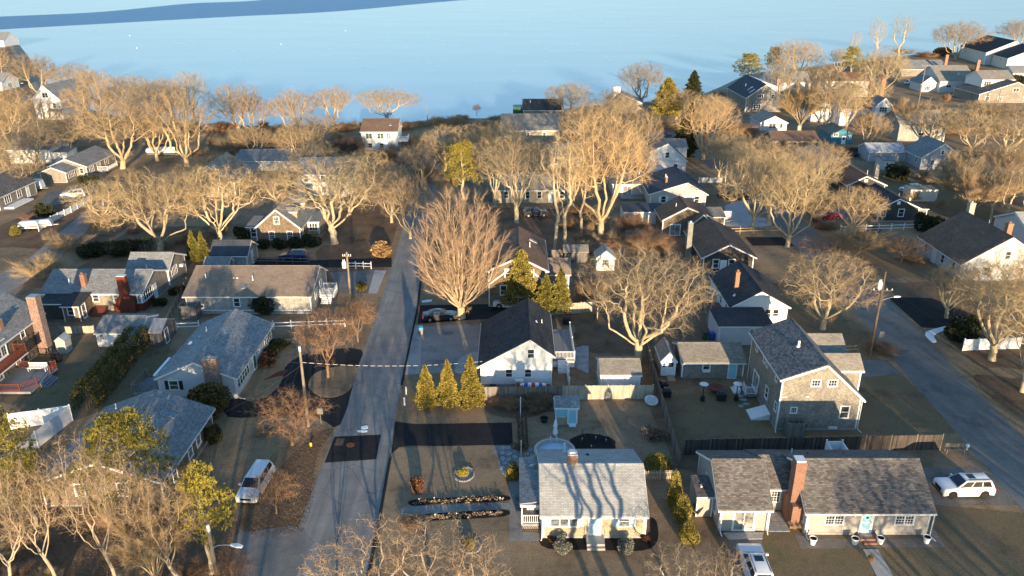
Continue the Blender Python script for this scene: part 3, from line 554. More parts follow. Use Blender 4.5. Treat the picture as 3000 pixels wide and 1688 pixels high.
    def flat(s, x0, x1, y0, y1, zf, zb, roof='roof_black', wall='clap_white', oh=0.2, z0=0.0, trim='trim_white'):
        """shed roof falling to the front (zf) from the back (zb)"""
        s.k = dict(x0=x0, x1=x1, y0=y0, y1=y1, e0=zf, e1=zb, rz=zb, ax='x', rp=y1, z0=z0)
        wmb = MB(); wmb.hexa([(x0, y0, z0), (x1, y0, z0), (x1, y1, z0), (x0, y1, z0)], [(x0, y0, zf), (x1, y0, zf), (x1, y1, zb), (x0, y1, zb)]); s.part(wmb, 'wall', wall)
        sl = (zb - zf) / (y1 - y0); rf = MB(); b = [(x0 - oh, y0 - oh, zf - sl * oh + .003), (x1 + oh, y0 - oh, zf - sl * oh + .003), (x1 + oh, y1, zb + .003), (x0 - oh, y1, zb + .003)]
        rf.hexa(b, [(p[0], p[1], p[2] + .12) for p in b]); s.part(rf, 'roof', roof)
        if trim:
            tr = MB(); tr.beam((x0 - oh - .02, y0 - oh - .02, zf - sl * oh + .02), (x1 + oh + .02, y0 - oh - .02, zf - sl * oh + .02), .06, .14)
            for xx in (x0, x1): tr.box(xx - .022 if xx == x0 else xx - .1, xx + .1 if xx == x0 else xx + .022, y0 - .022, y0 + .1, z0, zf - .05)
            s.part(tr, 'trim', trim)
        return s
    def _pos(s, side, a, z, k=None):
        b = k or s.k
        return {'f': (a, b['y0'], z), 'b': (a, b['y1'], z), 'l': (b['x0'], a, z), 'r': (b['x1'], a, z)}[side]
    def win(s, side, a, z, w=0.8, h=1.2, style='dh', glass='glass', shutter=None):
        fr, pn, mu = window_meshes(w, h, style, glass); p = s._pos(side, a, z)
        o = link('window', fr, s.o, (p[0] - s.off[0], p[1] - s.off[1], p[2]), ROT[side]); link('pane', pn, o)
        if mu: link('muntin', mu, o)
        if shutter:
            k = ('sh', round(h, 2), shutter)
            if k not in _cache:
                m = MB(); m.box(-.2, .2, -.04, 0, 0, h)
                for q in range(int(h / .09)): m.box(-.15, .15, -.05, -.0405, .04 + q * .09, .09 + q * .09)
                _cache[k] = m.mesh('shutter', shutter)
            d = w / 2 + .32
            for sg in (-1, 1):
                ca, sa = math.cos(ROT[side]), math.sin(ROT[side]); link('shutter', _cache[k], s.o, (p[0] - s.off[0] + sg * d * ca, p[1] - s.off[1] + sg * d * sa, p[2]), ROT[side])
        return s
    def door(s, side, a, z=0.25, w=0.9, h=2.03, style='panel', m='door_white'):
        fr, lf, gl, hd = door_meshes(w, h, style, m); p = s._pos(side, a, z)
        o = link('door', lf, s.o, (p[0] - s.off[0], p[1] - s.off[1], p[2]), ROT[side]); link('door_frame', fr, o); link('handle', hd, o)
        if gl: link('pane', gl, o)
        return s
    def chimney(s, x, y, w, d, z0, z1, m='brick_red', cap='concrete', shoulder=None, flue=True):
        mb = MB()
        if shoulder:   # wide base narrowing at the given height
            zs, wb = shoulder; mb.box(x - wb / 2, x + wb / 2, y - d / 2, y + d / 2, z0, zs)
            mb.hexa([(x - wb / 2, y - d / 2, zs), (x + wb / 2, y - d / 2, zs), (x + wb / 2, y + d / 2, zs), (x - wb / 2, y + d / 2, zs)], [(x - w / 2, y - d / 2, zs + .5), (x + w / 2, y - d / 2, zs + .5), (x + w / 2, y + d / 2, zs + .5), (x - w / 2, y + d / 2, zs + .5)]); zb = zs + .5
        else: zb = z0
        mb.box(x - w / 2, x + w / 2, y - d / 2, y + d / 2, zb, z1 - .16); mb.box(x - w / 2 - .04, x + w / 2 + .04, y - d / 2 - .04, y + d / 2 + .04, z1 - .16, z1)
        o = s.part(mb, 'chimney', m); c = MB(); c.box(x - w / 2 + .02, x + w / 2 - .02, y - d / 2 + .02, y + d / 2 - .02, z1 - .01, z1 + .06)
        if flue: c.box(x - .12, x + .12, y - .12, y + .12, z1 + .06, z1 + .25); c.box(x - .17, x + .17, y - .17, y + .17, z1 + .26, z1 + .3)
        s.part(c, 'chimney_cap', cap, parent=o); return s
    def flash(s, x, y, w, d):
        z = s.zroof(x, y); mb = MB(); mb.box(x - w / 2 - .1, x + w / 2 + .1, y - d / 2 - .1, y + d / 2 + .1, z - .2, z + .14); s.part(mb, 'flashing', 'metal_grey'); return s
    def pipe(s, x, y, h=0.5, m='vinyl_white', r=0.06):
        z = s.zroof(x, y); mb = MB(); mb.lathe([(r * 2.2, 0), (r * 1.2, .12), (r, .13), (r, h), (r * .7, h + .005)], (x, y, z + .1), 10); s.part(mb, 'vent_pipe', m); return s
    def skylight(s, x, y, w=0.6, d=1.0):
        b = s.k; mb, g = MB(), MB()
        if b['ax'] == 'x': pts = [(x - w / 2, y - d / 2), (x + w / 2, y - d / 2), (x + w / 2, y + d / 2), (x - w / 2, y + d / 2)]
        else: pts = [(x - d / 2, y - w / 2), (x + d / 2, y - w / 2), (x + d / 2, y + w / 2), (x - d / 2, y + w / 2)]
        q = [(px, py, s.zroof(px, py) + .10) for px, py in pts]; cx, cy = x, y
        mb.hexa(q, [(a, c, z + .16) for a, c, z in q]); o = s.part(mb, 'skylight', 'metal_grey')
        q2 = [(cx + (a - cx) * .85, cy + (c - cy) * .85, z + .165) for (a, c, z) in q]
        q2 = [(a, c, s.zroof(a, c) + .265) for a, c, z in q2]
        g.hexa(q2, [(a, c, z + .02) for a, c, z in q2]); s.part(g, 'pane', 'sky_glass', parent=o); return s
    def spout(s, x, y, z1, kick=(0.0, -0.5)):
        mb = MB(); mb.tube([(x, y, z1), (x, y, .25), (x + kick[0] * .4, y + kick[1] * .4, .1), (x + kick[0], y + kick[1], .05)], .05, 6); s.part(mb, 'downspout', 'trim_white'); return s
    def box(s, name, m, x0, x1, y0, y1, z0, z1):
        mb = MB(); mb.box(x0, x1, y0, y1, z0, z1); return s.part(mb, name, m)
    def rail(s, pts, z0, z1, m='trim_white', step=0.16, post=0.11):
        """railing along a polyline: posts, top and bottom rail, balusters"""
        mb = MB()
        for a, b in zip(pts[:-1], pts[1:]):
            a, b = Vector(a), Vector(b); L = (b - a).length; n = max(1, int(L / step))
            mb.beam((*a, z1), (*b, z1), .09, .06); mb.beam((*a, z0 + .1), (*b, z0 + .1), .05, .06)
            for i in range(1, n): p = a.lerp(b, i / n); mb.box(p.x - .018, p.x + .018, p.y - .018, p.y + .018, z0 + .12, z1 - .03)
        s.part(mb, 'railing', m)
        for p in pts:
            q = MB(); q.box(p[0] - post / 2, p[0] + post / 2, p[1] - post / 2, p[1] + post / 2, z0 - .05, z1 + .1); q.box(p[0] - post * .65, p[0] + post * .65, p[1] - post * .65, p[1] + post * .65, z1 + .1, z1 + .14); s.part(q, 'post', m)
        return s
    def steps(s, x, y, w, n, h, d=0.28, face='f', m='concrete'):
        for i in range(n):
            z = h * (n - i) / n
            if face == 'f': s.box('step', m, x - w / 2, x + w / 2, y - d * (i + 1), y - d * i, 0, z - .001)
            elif face == 'r': s.box('step', m, x + d * i, x + d * (i + 1), y - w / 2, y + w / 2, 0, z - .001)
            else: s.box('step', m, x - d * (i + 1), x - d * i, y - w / 2, y + w / 2, 0, z - .001)
        return s
    def deck(s, x0, x1, y0, y1, z, m='deck_grey', plank=0.15, along='x'):
        n = int((y1 - y0) / plank) if along == 'x' else int((x1 - x0) / plank)
        key = ('plank', along, round((x1 - x0) if along == 'x' else (y1 - y0), 2), m)
        if key not in _cache:
            mb = MB()
            if along == 'x': mb.box(0, x1 - x0, 0, plank - .012, -.04, 0)
            else: mb.box(0, plank - .012, 0, y1 - y0, -.04, 0)
            _cache[key] = mb.mesh('plank', m)
        for i in range(n):
            link('plank', _cache[key], s.o, ((x0 if along == 'x' else x0 + i * plank) - s.off[0], (y0 + i * plank if along == 'x' else y0) - s.off[1], z))
        s.box('deck_frame', m, x0 + .02, x1 - .02, y0 + .02, y1 - .02, z - .3, z - .045); return s

# ------------------------------------------------------------------ houses of the two blocks, nearest first
W = 'clap_white'
def bx(a, b): return (min(a[0], b[0]), max(a[0], b[0]), min(a[1], b[1]), max(a[1], b[1]))
# small cape with sky-blue shutters, front centre
h = House('cape_house', 'small shingled cape with pale grey roof and light blue front door', 'house', (6.9, 53.7))
h.block(2.6, 11.2, 53.7, 62.6, 2.55, 4.75, 'x', 'roof_pale_grey', 'cedar_tan', rp=57.5, e1=2.75)
h.win('f', 4.4, 1.25, 2.3, 1.0, 'bay3', 'glass_pale', 'shutter_sky').win('f', 9.45, 1.25, 0.9, 1.0, 'dh', 'glass_pale', 'shutter_sky').door('f', 7.0, 0.42, 0.92, 2.0, 'storm', 'door_aqua')
h.win('l', 55.6, 1.2).win('r', 56.5, 1.2).win('r', 60.5, 1.2)
h.box('stoop', 'concrete', 6.25, 7.75, 52.75, 53.66, 0, .4); h.steps(7.0, 52.75, 1.5, 2, .4, .3)
for xx in (6.28, 7.72):
    q = MB(); q.tube([(xx, 52.85, .4), (xx, 52.85, 1.25), (xx, 53.65, 1.25)], .025, 6); h.part(q, 'handrail', 'metal_grey')
h.chimney(5.27, 57.75, 0.9, 0.75, 4.2, 5.75, 'brick_orange', 'metal_white', flue=False); q = MB(); q.box(5.0, 5.5, 57.5, 58.0, 5.9, 6.05); q.box(5.05, 5.1, 57.55, 57.6, 5.8, 5.9); q.box(5.4, 5.45, 57.9, 57.95, 5.8, 5.9); h.part(q, 'chimney_hood', 'metal_white')
h.pipe(4.85, 61.6, 1.0, 'metal_white', .1); h.pipe(6.9, 60.5, .2, 'black_plastic', .1)
q = MB(); q.hexa([(.65, 55.1, 2.33), (2.58, 55.1, 2.62), (2.58, 61.9, 2.62), (.65, 61.9, 2.33)], [(.65, 55.1, 2.46), (2.58, 55.1, 2.75), (2.58, 61.9, 2.75), (.65, 61.9, 2.46)]); h.part(q, 'porch_roof', 'roof_blue_grey')
h.box('wall', 'cedar_grey', .9, 2.57, 57.6, 61.6, 0, 2.32); h.box('porch_beam', 'trim_white', .7, 2.55, 55.0, 55.12, 2.16, 2.34)
h.deck(.8, 2.55, 54.8, 57.5, .62, 'deck_grey', .15, 'x'); h.rail([(.85, 57.4), (.85, 54.85), (2.5, 54.85)], .62, 1.45)
q = MB()
for i in range(9):
    a = .85 + i * .19; q.beam((a, 54.83, .05), (a + .3, 54.83, .5), .012, .03, (0, 1, 0)); q.beam((a + .3, 54.84, .05), (a, 54.84, .5), .012, .03, (0, 1, 0))
h.part(q, 'lattice', 'trim_white'); q = MB(); q.box(.8, .9, 54.8, 54.9, .6, 2.2); h.part(q, 'porch_post', 'trim_white')
h.box('bench', 'trim_white', 1.3, 2.4, 56.6, 57.0, .64, 1.05); h.spout(11.28, 53.6, 2.4, (.0, -.3)); h.spout(2.55, 53.6, 2.4, (-.1, -.3))
q = MB(); q.lathe([(.32, 0), (.25, .04), (.05, .1)], (1.9, 60.2, 2.75), 14); h.part(q, 'satellite_dish', 'metal_grey')
q = MB(); q.box(11.22, 11.6, 57.2, 57.9, 1.0, 2.7); h.part(q, 'bay_box', 'trim_white'); h.box('service_box', 'metal_white', 11.25, 11.55, 55.2, 55.7, .6, 1.6)

# long taupe house with brick chimney, front right
h = House('ranch_house', 'long taupe clapboard ranch with dark grey roof and tall brick chimney', 'house', (26.5, 54.2))
h.block(24.95, 35.45, 54.15, 62.8, 2.55, 4.95, 'x', 'roof_charcoal', 'clap_taupe', rp=58.0)
h.win('f', 27.35, 1.1, 1.5, 1.05, 'grid2', 'glass').win('f', 33.3, 1.1, 1.5, 1.05, 'grid2', 'glass').door('f', 30.1, .3, .9, 2.0, 'storm', 'door_aqua').win('l', 55.0, .9, .75, 1.2, 'grid')
q = MB()
for k in range(5):
    an = k * 1.257; q.box(30.1 + .07 * math.cos(an) - .05, 30.1 + .07 * math.cos(an) + .05, 54.07, 54.09, 1.8 + .07 * math.sin(an) - .05, 1.8 + .07 * math.sin(an) + .05)
h.part(q, 'wreath', 'plastic_green')
h.box('stoop', 'brick_red', 29.4, 31.0, 53.2, 54.1, 0, .28); h.box('step', 'brick_red', 29.6, 30.8, 52.85, 53.19, 0, .14); h.box('door_mat', 'slate_patio', 29.6, 30.6, 53.6, 54.05, .281, .295)
h.block(21.95, 24.93, 57.4, 62.8, 2.6, 4.15, 'x', 'roof_charcoal', 'clap_taupe', rp=59.7, rake=0, cap=False, corner=False); h.win('f', 23.35, .95, .75, 1.1, 'grid')
h.block(17.75, 21.9, 54.65, 62.8, 2.5, 4.9, 'x', 'roof_charcoal', 'clap_taupe', rp=58.0); h.door('f', 19.85, .12, 1.75, 2.0, 'slider'); h.win('l', 56.2, .8, .8, 1.3, 'grid').win('l', 59.5, 1.3, .6, 1.0)
h.pipe(25.6, 60.8, .6, 'metal_white'); h.pipe(27.0, 60.6, .25, 'black_plastic')
h.chimney(24.42, 56.0, .9, 1.0, 0, 6.25, 'brick_red', 'metal_grey', flue=False); h.box('chimney_shoulder', 'brick_red', 24.0, 24.9, 54.9, 57.2, 0, 2.3)
h.box('chimney_crown', 'metal_white', 24.0, 24.8, 55.6, 56.5, 6.32, 6.42)
h.spout(25.0, 53.75, 2.3, (.1, -.4)); h.spout(35.5, 53.75, 2.3, (.3, -.5)); h.spout(17.8, 54.25, 2.3, (.1, -.4)); h.spout(21.85, 54.25, 2.3, (0, -.2))
for xx in (18.35, 21.35): h.box('lantern', 'metal_white', xx - .08, xx + .08, 54.5, 54.64, 1.85, 2.15)
h.box('lantern', 'metal_white', 28.9, 29.06, 54.0, 54.13, 1.9, 2.15)

s_ = House('lean_to_shed', 'small brown board lean-to shed at the left end of the taupe ranch', 'shed', (16.9, 56.5)); s_.flat(16.2, 17.6, 56.5, 59.2, 2.05, 2.35, 'roof_charcoal', 'clap_taupe', .08)
s_.box('vent', 'metal_white', 16.7, 16.85, 57.6, 57.9, 2.2, 2.42)
# outdoor shower enclosure behind the ranch
s_ = House('shower_stall', 'white vinyl open-topped stall behind the taupe ranch roof', 'stall', (31.4, 64.2))
for (a, b, c, d) in ((30.6, 32.2, 63.2, 63.27), (30.6, 32.2, 65.0, 65.07), (30.6, 30.67, 63.28, 64.99), (32.13, 32.2, 63.28, 64.99)): s_.box('panel', 'vinyl_white', a, b, c, d, .1, 2.2)
for a in (30.58, 32.1):
    for c in (63.16, 64.96): s_.box('post', 'vinyl_white', a, a + .13, c, c + .13, 0, 2.4)

# two-storey shingle house
h = House('shingle_house', 'two-storey weathered shingle house with checkered dark roof and sunlit gable', 'house', (31.8, 70.4))
h.block(27.6, 36.0, 70.5, 81.3, 6.15, 7.75, 'y', 'roof_checker', 'cedar_grey', rp=31.85, e1=3.9, rake=.3)
h.win('f', 31.05, 5.25, .85, .7, 'small').win('f', 32.75, 5.25, .85, .7, 'small').win('f', 29.2, 2.1, .55, .6, 'small').win('f', 34.5, 1.5, .85, 1.35, 'dh')
for y in (72.2, 75.4, 76.4, 79.2): h.win('l', y, 4.9, .5, .8, 'dh')
h.win('l', 74.4, 1.6, .8, 1.3).door('l', 78.2, .55, 1.8, 2.0, 'slider').win('l', 71.3, 1.9, .6, .9)
h.block(33.0, 37.7, 74.9, 77.7, 4.9, 5.9, 'x', 'roof_tan_grey', 'cedar_grey', rake=.15, z0=2.0, found=False, cap=False)
h.block(33.0, 37.2, 78.3, 82.2, 5.2, 6.4, 'x', 'roof_tan_grey', 'cedar_grey', rake=.15, z0=2.0, found=False, cap=False); h.k = dict(x0=27.6, x1=36, y0=70.5, y1=81.3, e0=6.15, e1=3.9, rz=7.75, ax='y', rp=31.85, z0=0)
h.pipe(30.6, 75.2, .7, 'vinyl_white', .13); h.box('trim_band', 'trim_white', 27.56, 28.3, 70.44, 70.49, 3.9, 4.0)
h.spout(36.1, 70.4, 3.7, (.3, -.5)); h.spout(27.55, 70.4, 3.8, (-.1, -.5)); h.box('floodlight', 'metal_white', 30.2, 30.5, 70.38, 70.48, 3.95, 4.08)
h.deck(26.1, 27.55, 77.0, 79.4, .5, 'deck_grey', .15, 'x'); h.rail([(27.4, 77.05), (26.2, 77.05), (26.2, 78.0)], .5, 1.4); h.steps(26.0, 78.7, 1.3, 3, .5, .28, 'l', 'trim_white')
q = MB(); q.hexa([(25.6, 72.4, 0), (27.58, 72.4, 0), (27.58, 74.4, 0), (25.6, 74.4, 0)], [(25.6, 72.4, .12), (27.58, 72.4, .75), (27.58, 74.4, .75), (25.6, 74.4, .12)]); h.part(q, 'bulkhead', 'trim_white')
h.box('basement_window', 'trim_white', 33.1, 34.0, 70.4, 70.49, .15, .45)
s_ = House('wood_enclosure', 'grey board bin enclosure at the front corner of the shingle house', 'enclosure', (29.2, 69.6))
for (a, b, c, d) in ((28.3, 28.38, 69.0, 70.3), (30.0, 30.08, 69.0, 70.3), (28.39, 29.99, 69.0, 69.08)): s_.box('panel', 'fence_grey', a, b, c, d, .05, 1.7)
s_.box('rail', 'fence_grey', 28.4, 29.98, 68.94, 68.99, 1.3, 1.42)

# white house with black roof
h = House('white_house', 'white clapboard house with black roof beside the gravel driveway', 'house', (0.5, 79.8))
h.block(-3.6, 4.55, 79.9, 91.3, 2.75, 6.0, 'y', 'roof_black', 'clap_white', rp=2.05, e1=4.1, rake=.3, oh=.35)
h.win('f', -.35, 1.15, .75, 1.0).win('f', 1.85, 1.15, .75, 1.0).win('f', 2.15, 3.6, .75, 1.1)
h.pipe(3.6, 86.5, .5); h.pipe(2.9, 85.6, .25, 'metal_white', .1); h.box('meter_box', 'metal_white', -3.4, -2.95, 79.78, 79.88, .35, 1.4); h.spout(4.55, 79.75, 3.9, (.2, -.4))
for x in (-2.2, 1.6): h.box('basement_window', 'glass', x - .35, x + .35, 79.82, 79.868, .02, .2)
h.deck(4.6, 7.6, 84.0, 92.5, 1.3, 'deck_grey', .15, 'x'); h.box('deck_skirt', 'trim_white', 4.62, 7.5, 84.05, 84.1, .2, 1.0)
h.rail([(4.7, 84.1), (7.5, 84.1), (7.5, 88.0), (7.5, 92.4)], 1.3, 2.25); h.steps(6.2, 84.0, 1.4, 4, 1.2, .3, 'f', 'trim_white')
s_ = House('heat_pump', 'white outdoor heat pump unit against the sunlit white gable', 'heat pump', (.85, 79.3)); s_.box('casing', 'metal_white', .35, 1.35, 79.2, 79.65, .12, 1.05); q = MB(); q.tube([(.75, 79.19, .58), (.75, 79.15, .58)], .32, 18); s_.part(q, 'fan_grille', 'metal_grey'); s_.box('foot', 'steel_dark', .45, 1.25, 79.25, 79.6, 0, .11)
h = House('garden_shed', 'low white shed with tan roof behind the board fence', 'shed', (12.4, 79)); h.block(10.1, 14.6, 78.7, 82.6, 2.25, 3.05, 'x', 'roof_tan_grey', 'clap_white', rp=80.6, oh=.3, rake=.12, found=False)
h = House('garden_shed', 'narrow white gabled shed with grey roof and window door', 'shed', (18.5, 82.2)); h.block(17.65, 19.35, 82.3, 86.2, 2.0, 3.0, 'y', 'roof_slate_grey', 'clap_white', oh=.12, rake=.12, found=False); h.door('f', 18.75, .1, .85, 1.8, 'halfglass', 'door_white').win('f', 17.95, 1.1, .35, .6, 'dh'); q = MB(); q.hexa([(18.3, 81.0, 0), (19.2, 81.0, 0), (19.2, 82.2, 0), (18.3, 82.2, 0)], [(18.3, 81.0, .02), (19.2, 81.0, .02), (19.2, 82.2, .15), (18.3, 82.2, .15)]); h.part(q, 'ramp', 'pallet_wood')
h = House('garden_shed', 'shingled shed with pale blue door and flower box window', 'shed', (23.6, 81.6)); h.block(19.95, 27.2, 81.7, 86.8, 2.2, 3.2, 'x', 'roof_tan_grey', 'cedar_grey', rp=84.4, rake=.15, found=False); h.door('f', 25.9, .05, .85, 2.0, 'panel', 'door_aqua').win('f', 22.8, 1.15, .75, .95, 'dh'); h.box('flower_box', 'trim_white', 22.35, 23.25, 81.45, 81.6, .9, 1.08)
h = House('playhouse', 'little playhouse with aqua door and grey roof in the back yard', 'playhouse', (5.7, 71.5)); h.block(4.6, 6.9, 71.5, 73.4, 2.15, 2.8, 'x', 'roof_blue_grey', 'cedar_tan', oh=.1, rake=.15, found=False); h.box('upper_panel', 'board_aqua', 4.66, 5.85, 71.42, 71.48, 1.05, 1.92); h.win('f', 5.3, 1.05, .42, .7, 'grid'); h.door('f', 6.35, .2, .78, 1.6, 'panel', 'door_aqua'); h.box('step', 'vinyl_white', 6.0, 6.75, 71.05, 71.42, 0, .15)

# left block: low grey house
h = House('grey_house', 'low grey house with mixed brick chimney and black shutters', 'house', (-35, 77))
h.block(-39.35, -30.85, 77.0, 91.0, 2.75, 4.65, 'y', 'roof_blue_grey', 'clap_pale_grey', oh=.35, rake=.25)
h.win('f', -37.75, 1.15, .95, 1.1, 'dh', 'glass_green', 'shutter_black'); h.win('r', 79.6, .9, 4.0, 1.3, 'bay5', 'glass_green').win('r', 89.3, 1.0, 2.6, 1.1, 'bay4', 'glass_green').win('r', 85.6, 1.4, .4, .4, 'pic').door('r', 83.7, .3, .9, 2.0, 'panel', 'door_green')
h.chimney(-33.1, 76.6, 1.6, .75, 0, 5.3, 'brick_mixed', 'concrete'); h.pipe(-37.2, 86.5, .6); h.pipe(-38.3, 84.2, .25, 'metal_white', .18); h.pipe(-37.6, 85.3, .15, 'metal_grey', .1)
h.spout(-30.8, 76.9, 2.5, (.9, -.1)); h.spout(-39.4, 76.9, 2.5, (0, -.1)); h.box('window_unit', 'metal_white', -35.3, -34.6, 76.6, 76.95, .9, 1.3)
q = MB(); q.beam((-39.9, 77.3, 2.72), (-39.9, 81.6, 2.72), .3, .14); h.part(q, 'awning_roll', 'vinyl_white')
h.deck(-42.6, -39.45, 76.9, 80.6, .8, 'deck_grey', .15, 'x'); h.rail([(-39.6, 80.5), (-42.5, 80.5), (-42.5, 77.0), (-39.6, 77.0)], .8, 1.75, 'fence_grey')
# house behind the pines, bottom left
h = House('brown_house', 'dark shingle house with grey roof and skylight, half hidden by pines', 'house', (-36.5, 57.8))
h.block(-41.9, -31.1, 57.9, 70.2, 2.75, 4.8, 'y', 'roof_slate_grey', 'cedar_brown', oh=.35)
h.win('r', 66.3, 1.0, .9, 1.35, 'dh', 'glass_pale').win('r', 64.2, 1.0, .9, 1.35, 'dh', 'glass_pale').win('r', 60.5, 1.0).win('f', -34.6, 1.2, 1.0, 1.3).win('f', -38.5, 1.2); h.skylight(-33.9, 67.0, .7, 1.4); h.pipe(-40.0, 68.8, .6); h.pipe(-40.6, 66.2, .5); h.spout(-31.0, 57.7, 2.5)
# tall house with the red deck, left edge
h = House('deck_house', 'two-storey shingle house with tall stone chimney and red balcony at left edge', 'house', (-63.5, 84))
h.block(-67.7, -59.3, 77.5, 90.4, 4.6, 7.2, 'y', 'roof_slate_grey', 'cedar_brown', oh=.3)
h.chimney(-58.55, 88.4, 1.15, 1.1, 0, 7.7, 'brick_mixed', 'metal_grey', flue=False); h.chimney(-60.6, 84.0, .8, .7, 4.6, 6.5, 'brick_orange', 'concrete')
h.win('r', 85.9, 3.3, .75, 1.15).win('r', 83.9, .9, .75, 1.1).door('r', 81.5, 2.75, 1.9, 2.0, 'french').door('r', 79.8, .45, 1.9, 2.0, 'french').door('r', 78.0, .45, 1.7, 2.0, 'french')
h.deck(-59.25, -57.7, 78.0, 83.7, 2.6, 'stain_red', .15, 'y'); h.rail([(-59.2, 83.6), (-57.8, 83.6), (-57.8, 78.1)], 2.6, 3.55, 'stain_red'); h.box('balcony_band', 'trim_white', -57.72, -57.66, 78.0, 83.7, 2.3, 2.42)
h.deck(-59.2, -54.4, 77.6, 83.4, .5, 'deck_grey', .15, 'y'); h.rail([(-58.9, 83.3), (-54.5, 83.3), (-54.5, 82.0)], .5, 1.4, 'stain_red'); h.rail([(-59.0, 77.7), (-55.6, 77.7), (-54.5, 79.2)], .5, 1.4, 'stain_red'); h.steps(-54.35, 80.6, 2.2, 3, .45, .32, 'r', 'deck_grey')
s_ = House('resin_shed', 'small grey-green resin shed beside the tall stone chimney', 'shed', (-56.4, 88.5)); s_.block(-57.0, -55.8, 88.0, 89.4, 1.7, 2.2, 'y', 'slate_patio', 'clap_beige', oh=.06, rake=.06, trim=None, found=False, cap=False)
s_ = House('garden_bench', 'white slatted bench on the red-railed deck', 'bench', (-56.3, 82.6)); s_.box('seat', 'trim_white', -57.4, -55.2, 82.3, 82.8, .92, .98)
for i in range(9): s_.box('slat', 'trim_white', -57.35 + i * .25, -57.2 + i * .25, 82.8, 82.84, 1.0, 1.45)
s_.box('backrest', 'trim_white', -57.4, -55.2, 82.79, 82.86, 1.4, 1.5)
for a in (-57.35, -55.3):
    for b_ in (82.32, 82.72): s_.box('leg', 'trim_white', a, a + .08, b_, b_ + .08, .5, .92)
# long house with the red chimney
h = House('long_house', 'long grey-roofed house with red brick sunroom and big red chimney', 'house', (-58.8, 103))
h.block(-65.8, -51.9, 101.4, 110.2, 2.75, 4.5, 'x', 'roof_slate_grey', 'cedar_grey', rp=105.6, oh=.35)
h.win('f', -58.4, 1.4, .8, 1.0).win('f', -55.2, 1.2, 1.4, 1.4, 'bay2', 'glass_pale').win('f', -52.8, 1.2, 1.4, 1.4, 'bay3', 'glass_pale').win('r', 103.2, 1.2, 2.6, 1.4, 'bay4', 'glass').door('r', 105.5, .3)
h.box('brick_apron', 'brick_deep', -56.1, -51.82, 101.3, 101.38, 0, 1.1); h.box('brick_apron', 'brick_deep', -51.88, -51.8, 101.4, 104.8, 0, 1.1)
h.chimney(-54.0, 101.0, 1.2, .8, 0, 5.4, 'brick_deep', 'metal_white', (2.0, 2.6), False); h.chimney(-60.3, 102.6, .75, .7, 3, 5.0, 'brick_red', 'brick_red'); h.skylight(-54.7, 103.4, .6, 1.0); h.skylight(-52.6, 103.6, .6, 1.0); h.pipe(-62.6, 103, .6); h.pipe(-54.0, 108.5, .7)
h.block(-57.8, -51.75, 110.25, 116.6, 2.9, 4.6, 'x', 'roof_slate_grey', 'cedar_grey', rp=112.6, oh=.3); h.win('r', 112.3, 1.3, 2.0, 1.2, 'bay4'); h.box('window_unit', 'metal_white', -51.7, -51.2, 114.2, 114.9, 1.7, 2.1)
h.flat(-64.8, -61.2, 98.4, 101.35, 2.3, 2.6, 'roof_black', 'cedar_dark'); h.flat(-61.1, -58.9, 97.6, 101.36, 2.25, 2.75, 'roof_black', 'cedar_brown'); h.door('r', 98.8, .1, .85, 2.0, 'storm', 'glass_pale'); h.win('f', -60, 1.0)
q = MB(); q.hexa([(-58.6, 99.2, 0), (-56.9, 99.2, 0), (-56.9, 101.2, 0), (-58.6, 101.2, 0)], [(-58.6, 99.2, .1), (-56.9, 99.2, .1), (-56.9, 101.2, .8), (-58.6, 101.2, .8)]); h.part(q, 'bulkhead', 'stain_red')
h = House('garden_shed', 'white shed with grey gambrel roof and double doors behind the hedge', 'shed', (-50.8, 92)); h.block(*bx((-52.82, 89.97), (-47.4, 95.5)), 2.0, 3.0, 'x', 'roof_slate_grey', 'clap_white', oh=.2, rake=.15, found=False); x0 = h.k['x0']; h.win('f', x0 + .7, 1.0, .5, .7, 'small').win('f', x0 + 3.2, 1.0, .5, .7, 'small').door('f', x0 + 1.95, .1, 1.3, 1.75, 'panel')
h = House('garden_shed', 'weathered grey board shed between the hedge and white rail fence', 'shed', (-44.6, 93)); h.block(*bx((-46.01, 89.97), (-44.49, 93.96)), 2.0, 2.9, 'x', 'roof_pale_grey', 'shed_grey', oh=.15, rake=.1, trim=None, found=False); h.door('r', h.k['y0'] + 1.3, .1, .9, 1.8, 'panel', 'fence_grey')
h = House('wood_screen', 'weathered grey board shower enclosure at the left end of brown-roofed house', 'enclosure', (-44.6, 99))
for (a, b, c, d) in ((-45.6, -43.2, 98.0, 98.06), (-45.6, -45.54, 98.07, 99.9), (-43.26, -43.2, 98.07, 99.9)): h.box('panel', 'shed_grey', a, b, c, d, 0, 2.1)
# brown-roofed ranch
h = House('ranch_house', 'long low ranch with a tan-brown roof and pale shingle walls', 'house', (-36.5, 101))
h.block(-45.3, -27.95, 100.2, 110.0, 2.85, 4.9, 'x', 'roof_brown', 'cedar_pale', rp=106.0, oh=.4)
h.win('f', -38.25, 1.15, .8, 1.2).win('f', -43.2, .9, .45, .45, 'pic').win('r', 103.4, 1.2, 1.6, 1.2, 'bay2').door('r', 106.3, .7, .9, 2.0, 'storm', 'glass_pale')
for x in (-33.9, -29.5): h.box('basement_window', 'trim_white', x - .5, x + .5, 100.1, 100.19, .1, .45)
h.box('water_table', 'trim_white', -45.3, -27.9, 100.14, 100.19, .5, .62); h.pipe(-43.4, 103.5, .6); h.pipe(-36.6, 103, .7); h.pipe(-39.4, 103.4, .15, 'metal_white', .08); h.pipe(-38.9, 103.4, .15, 'metal_white', .08); h.skylight(-37.4, 101.6, .6, .8)
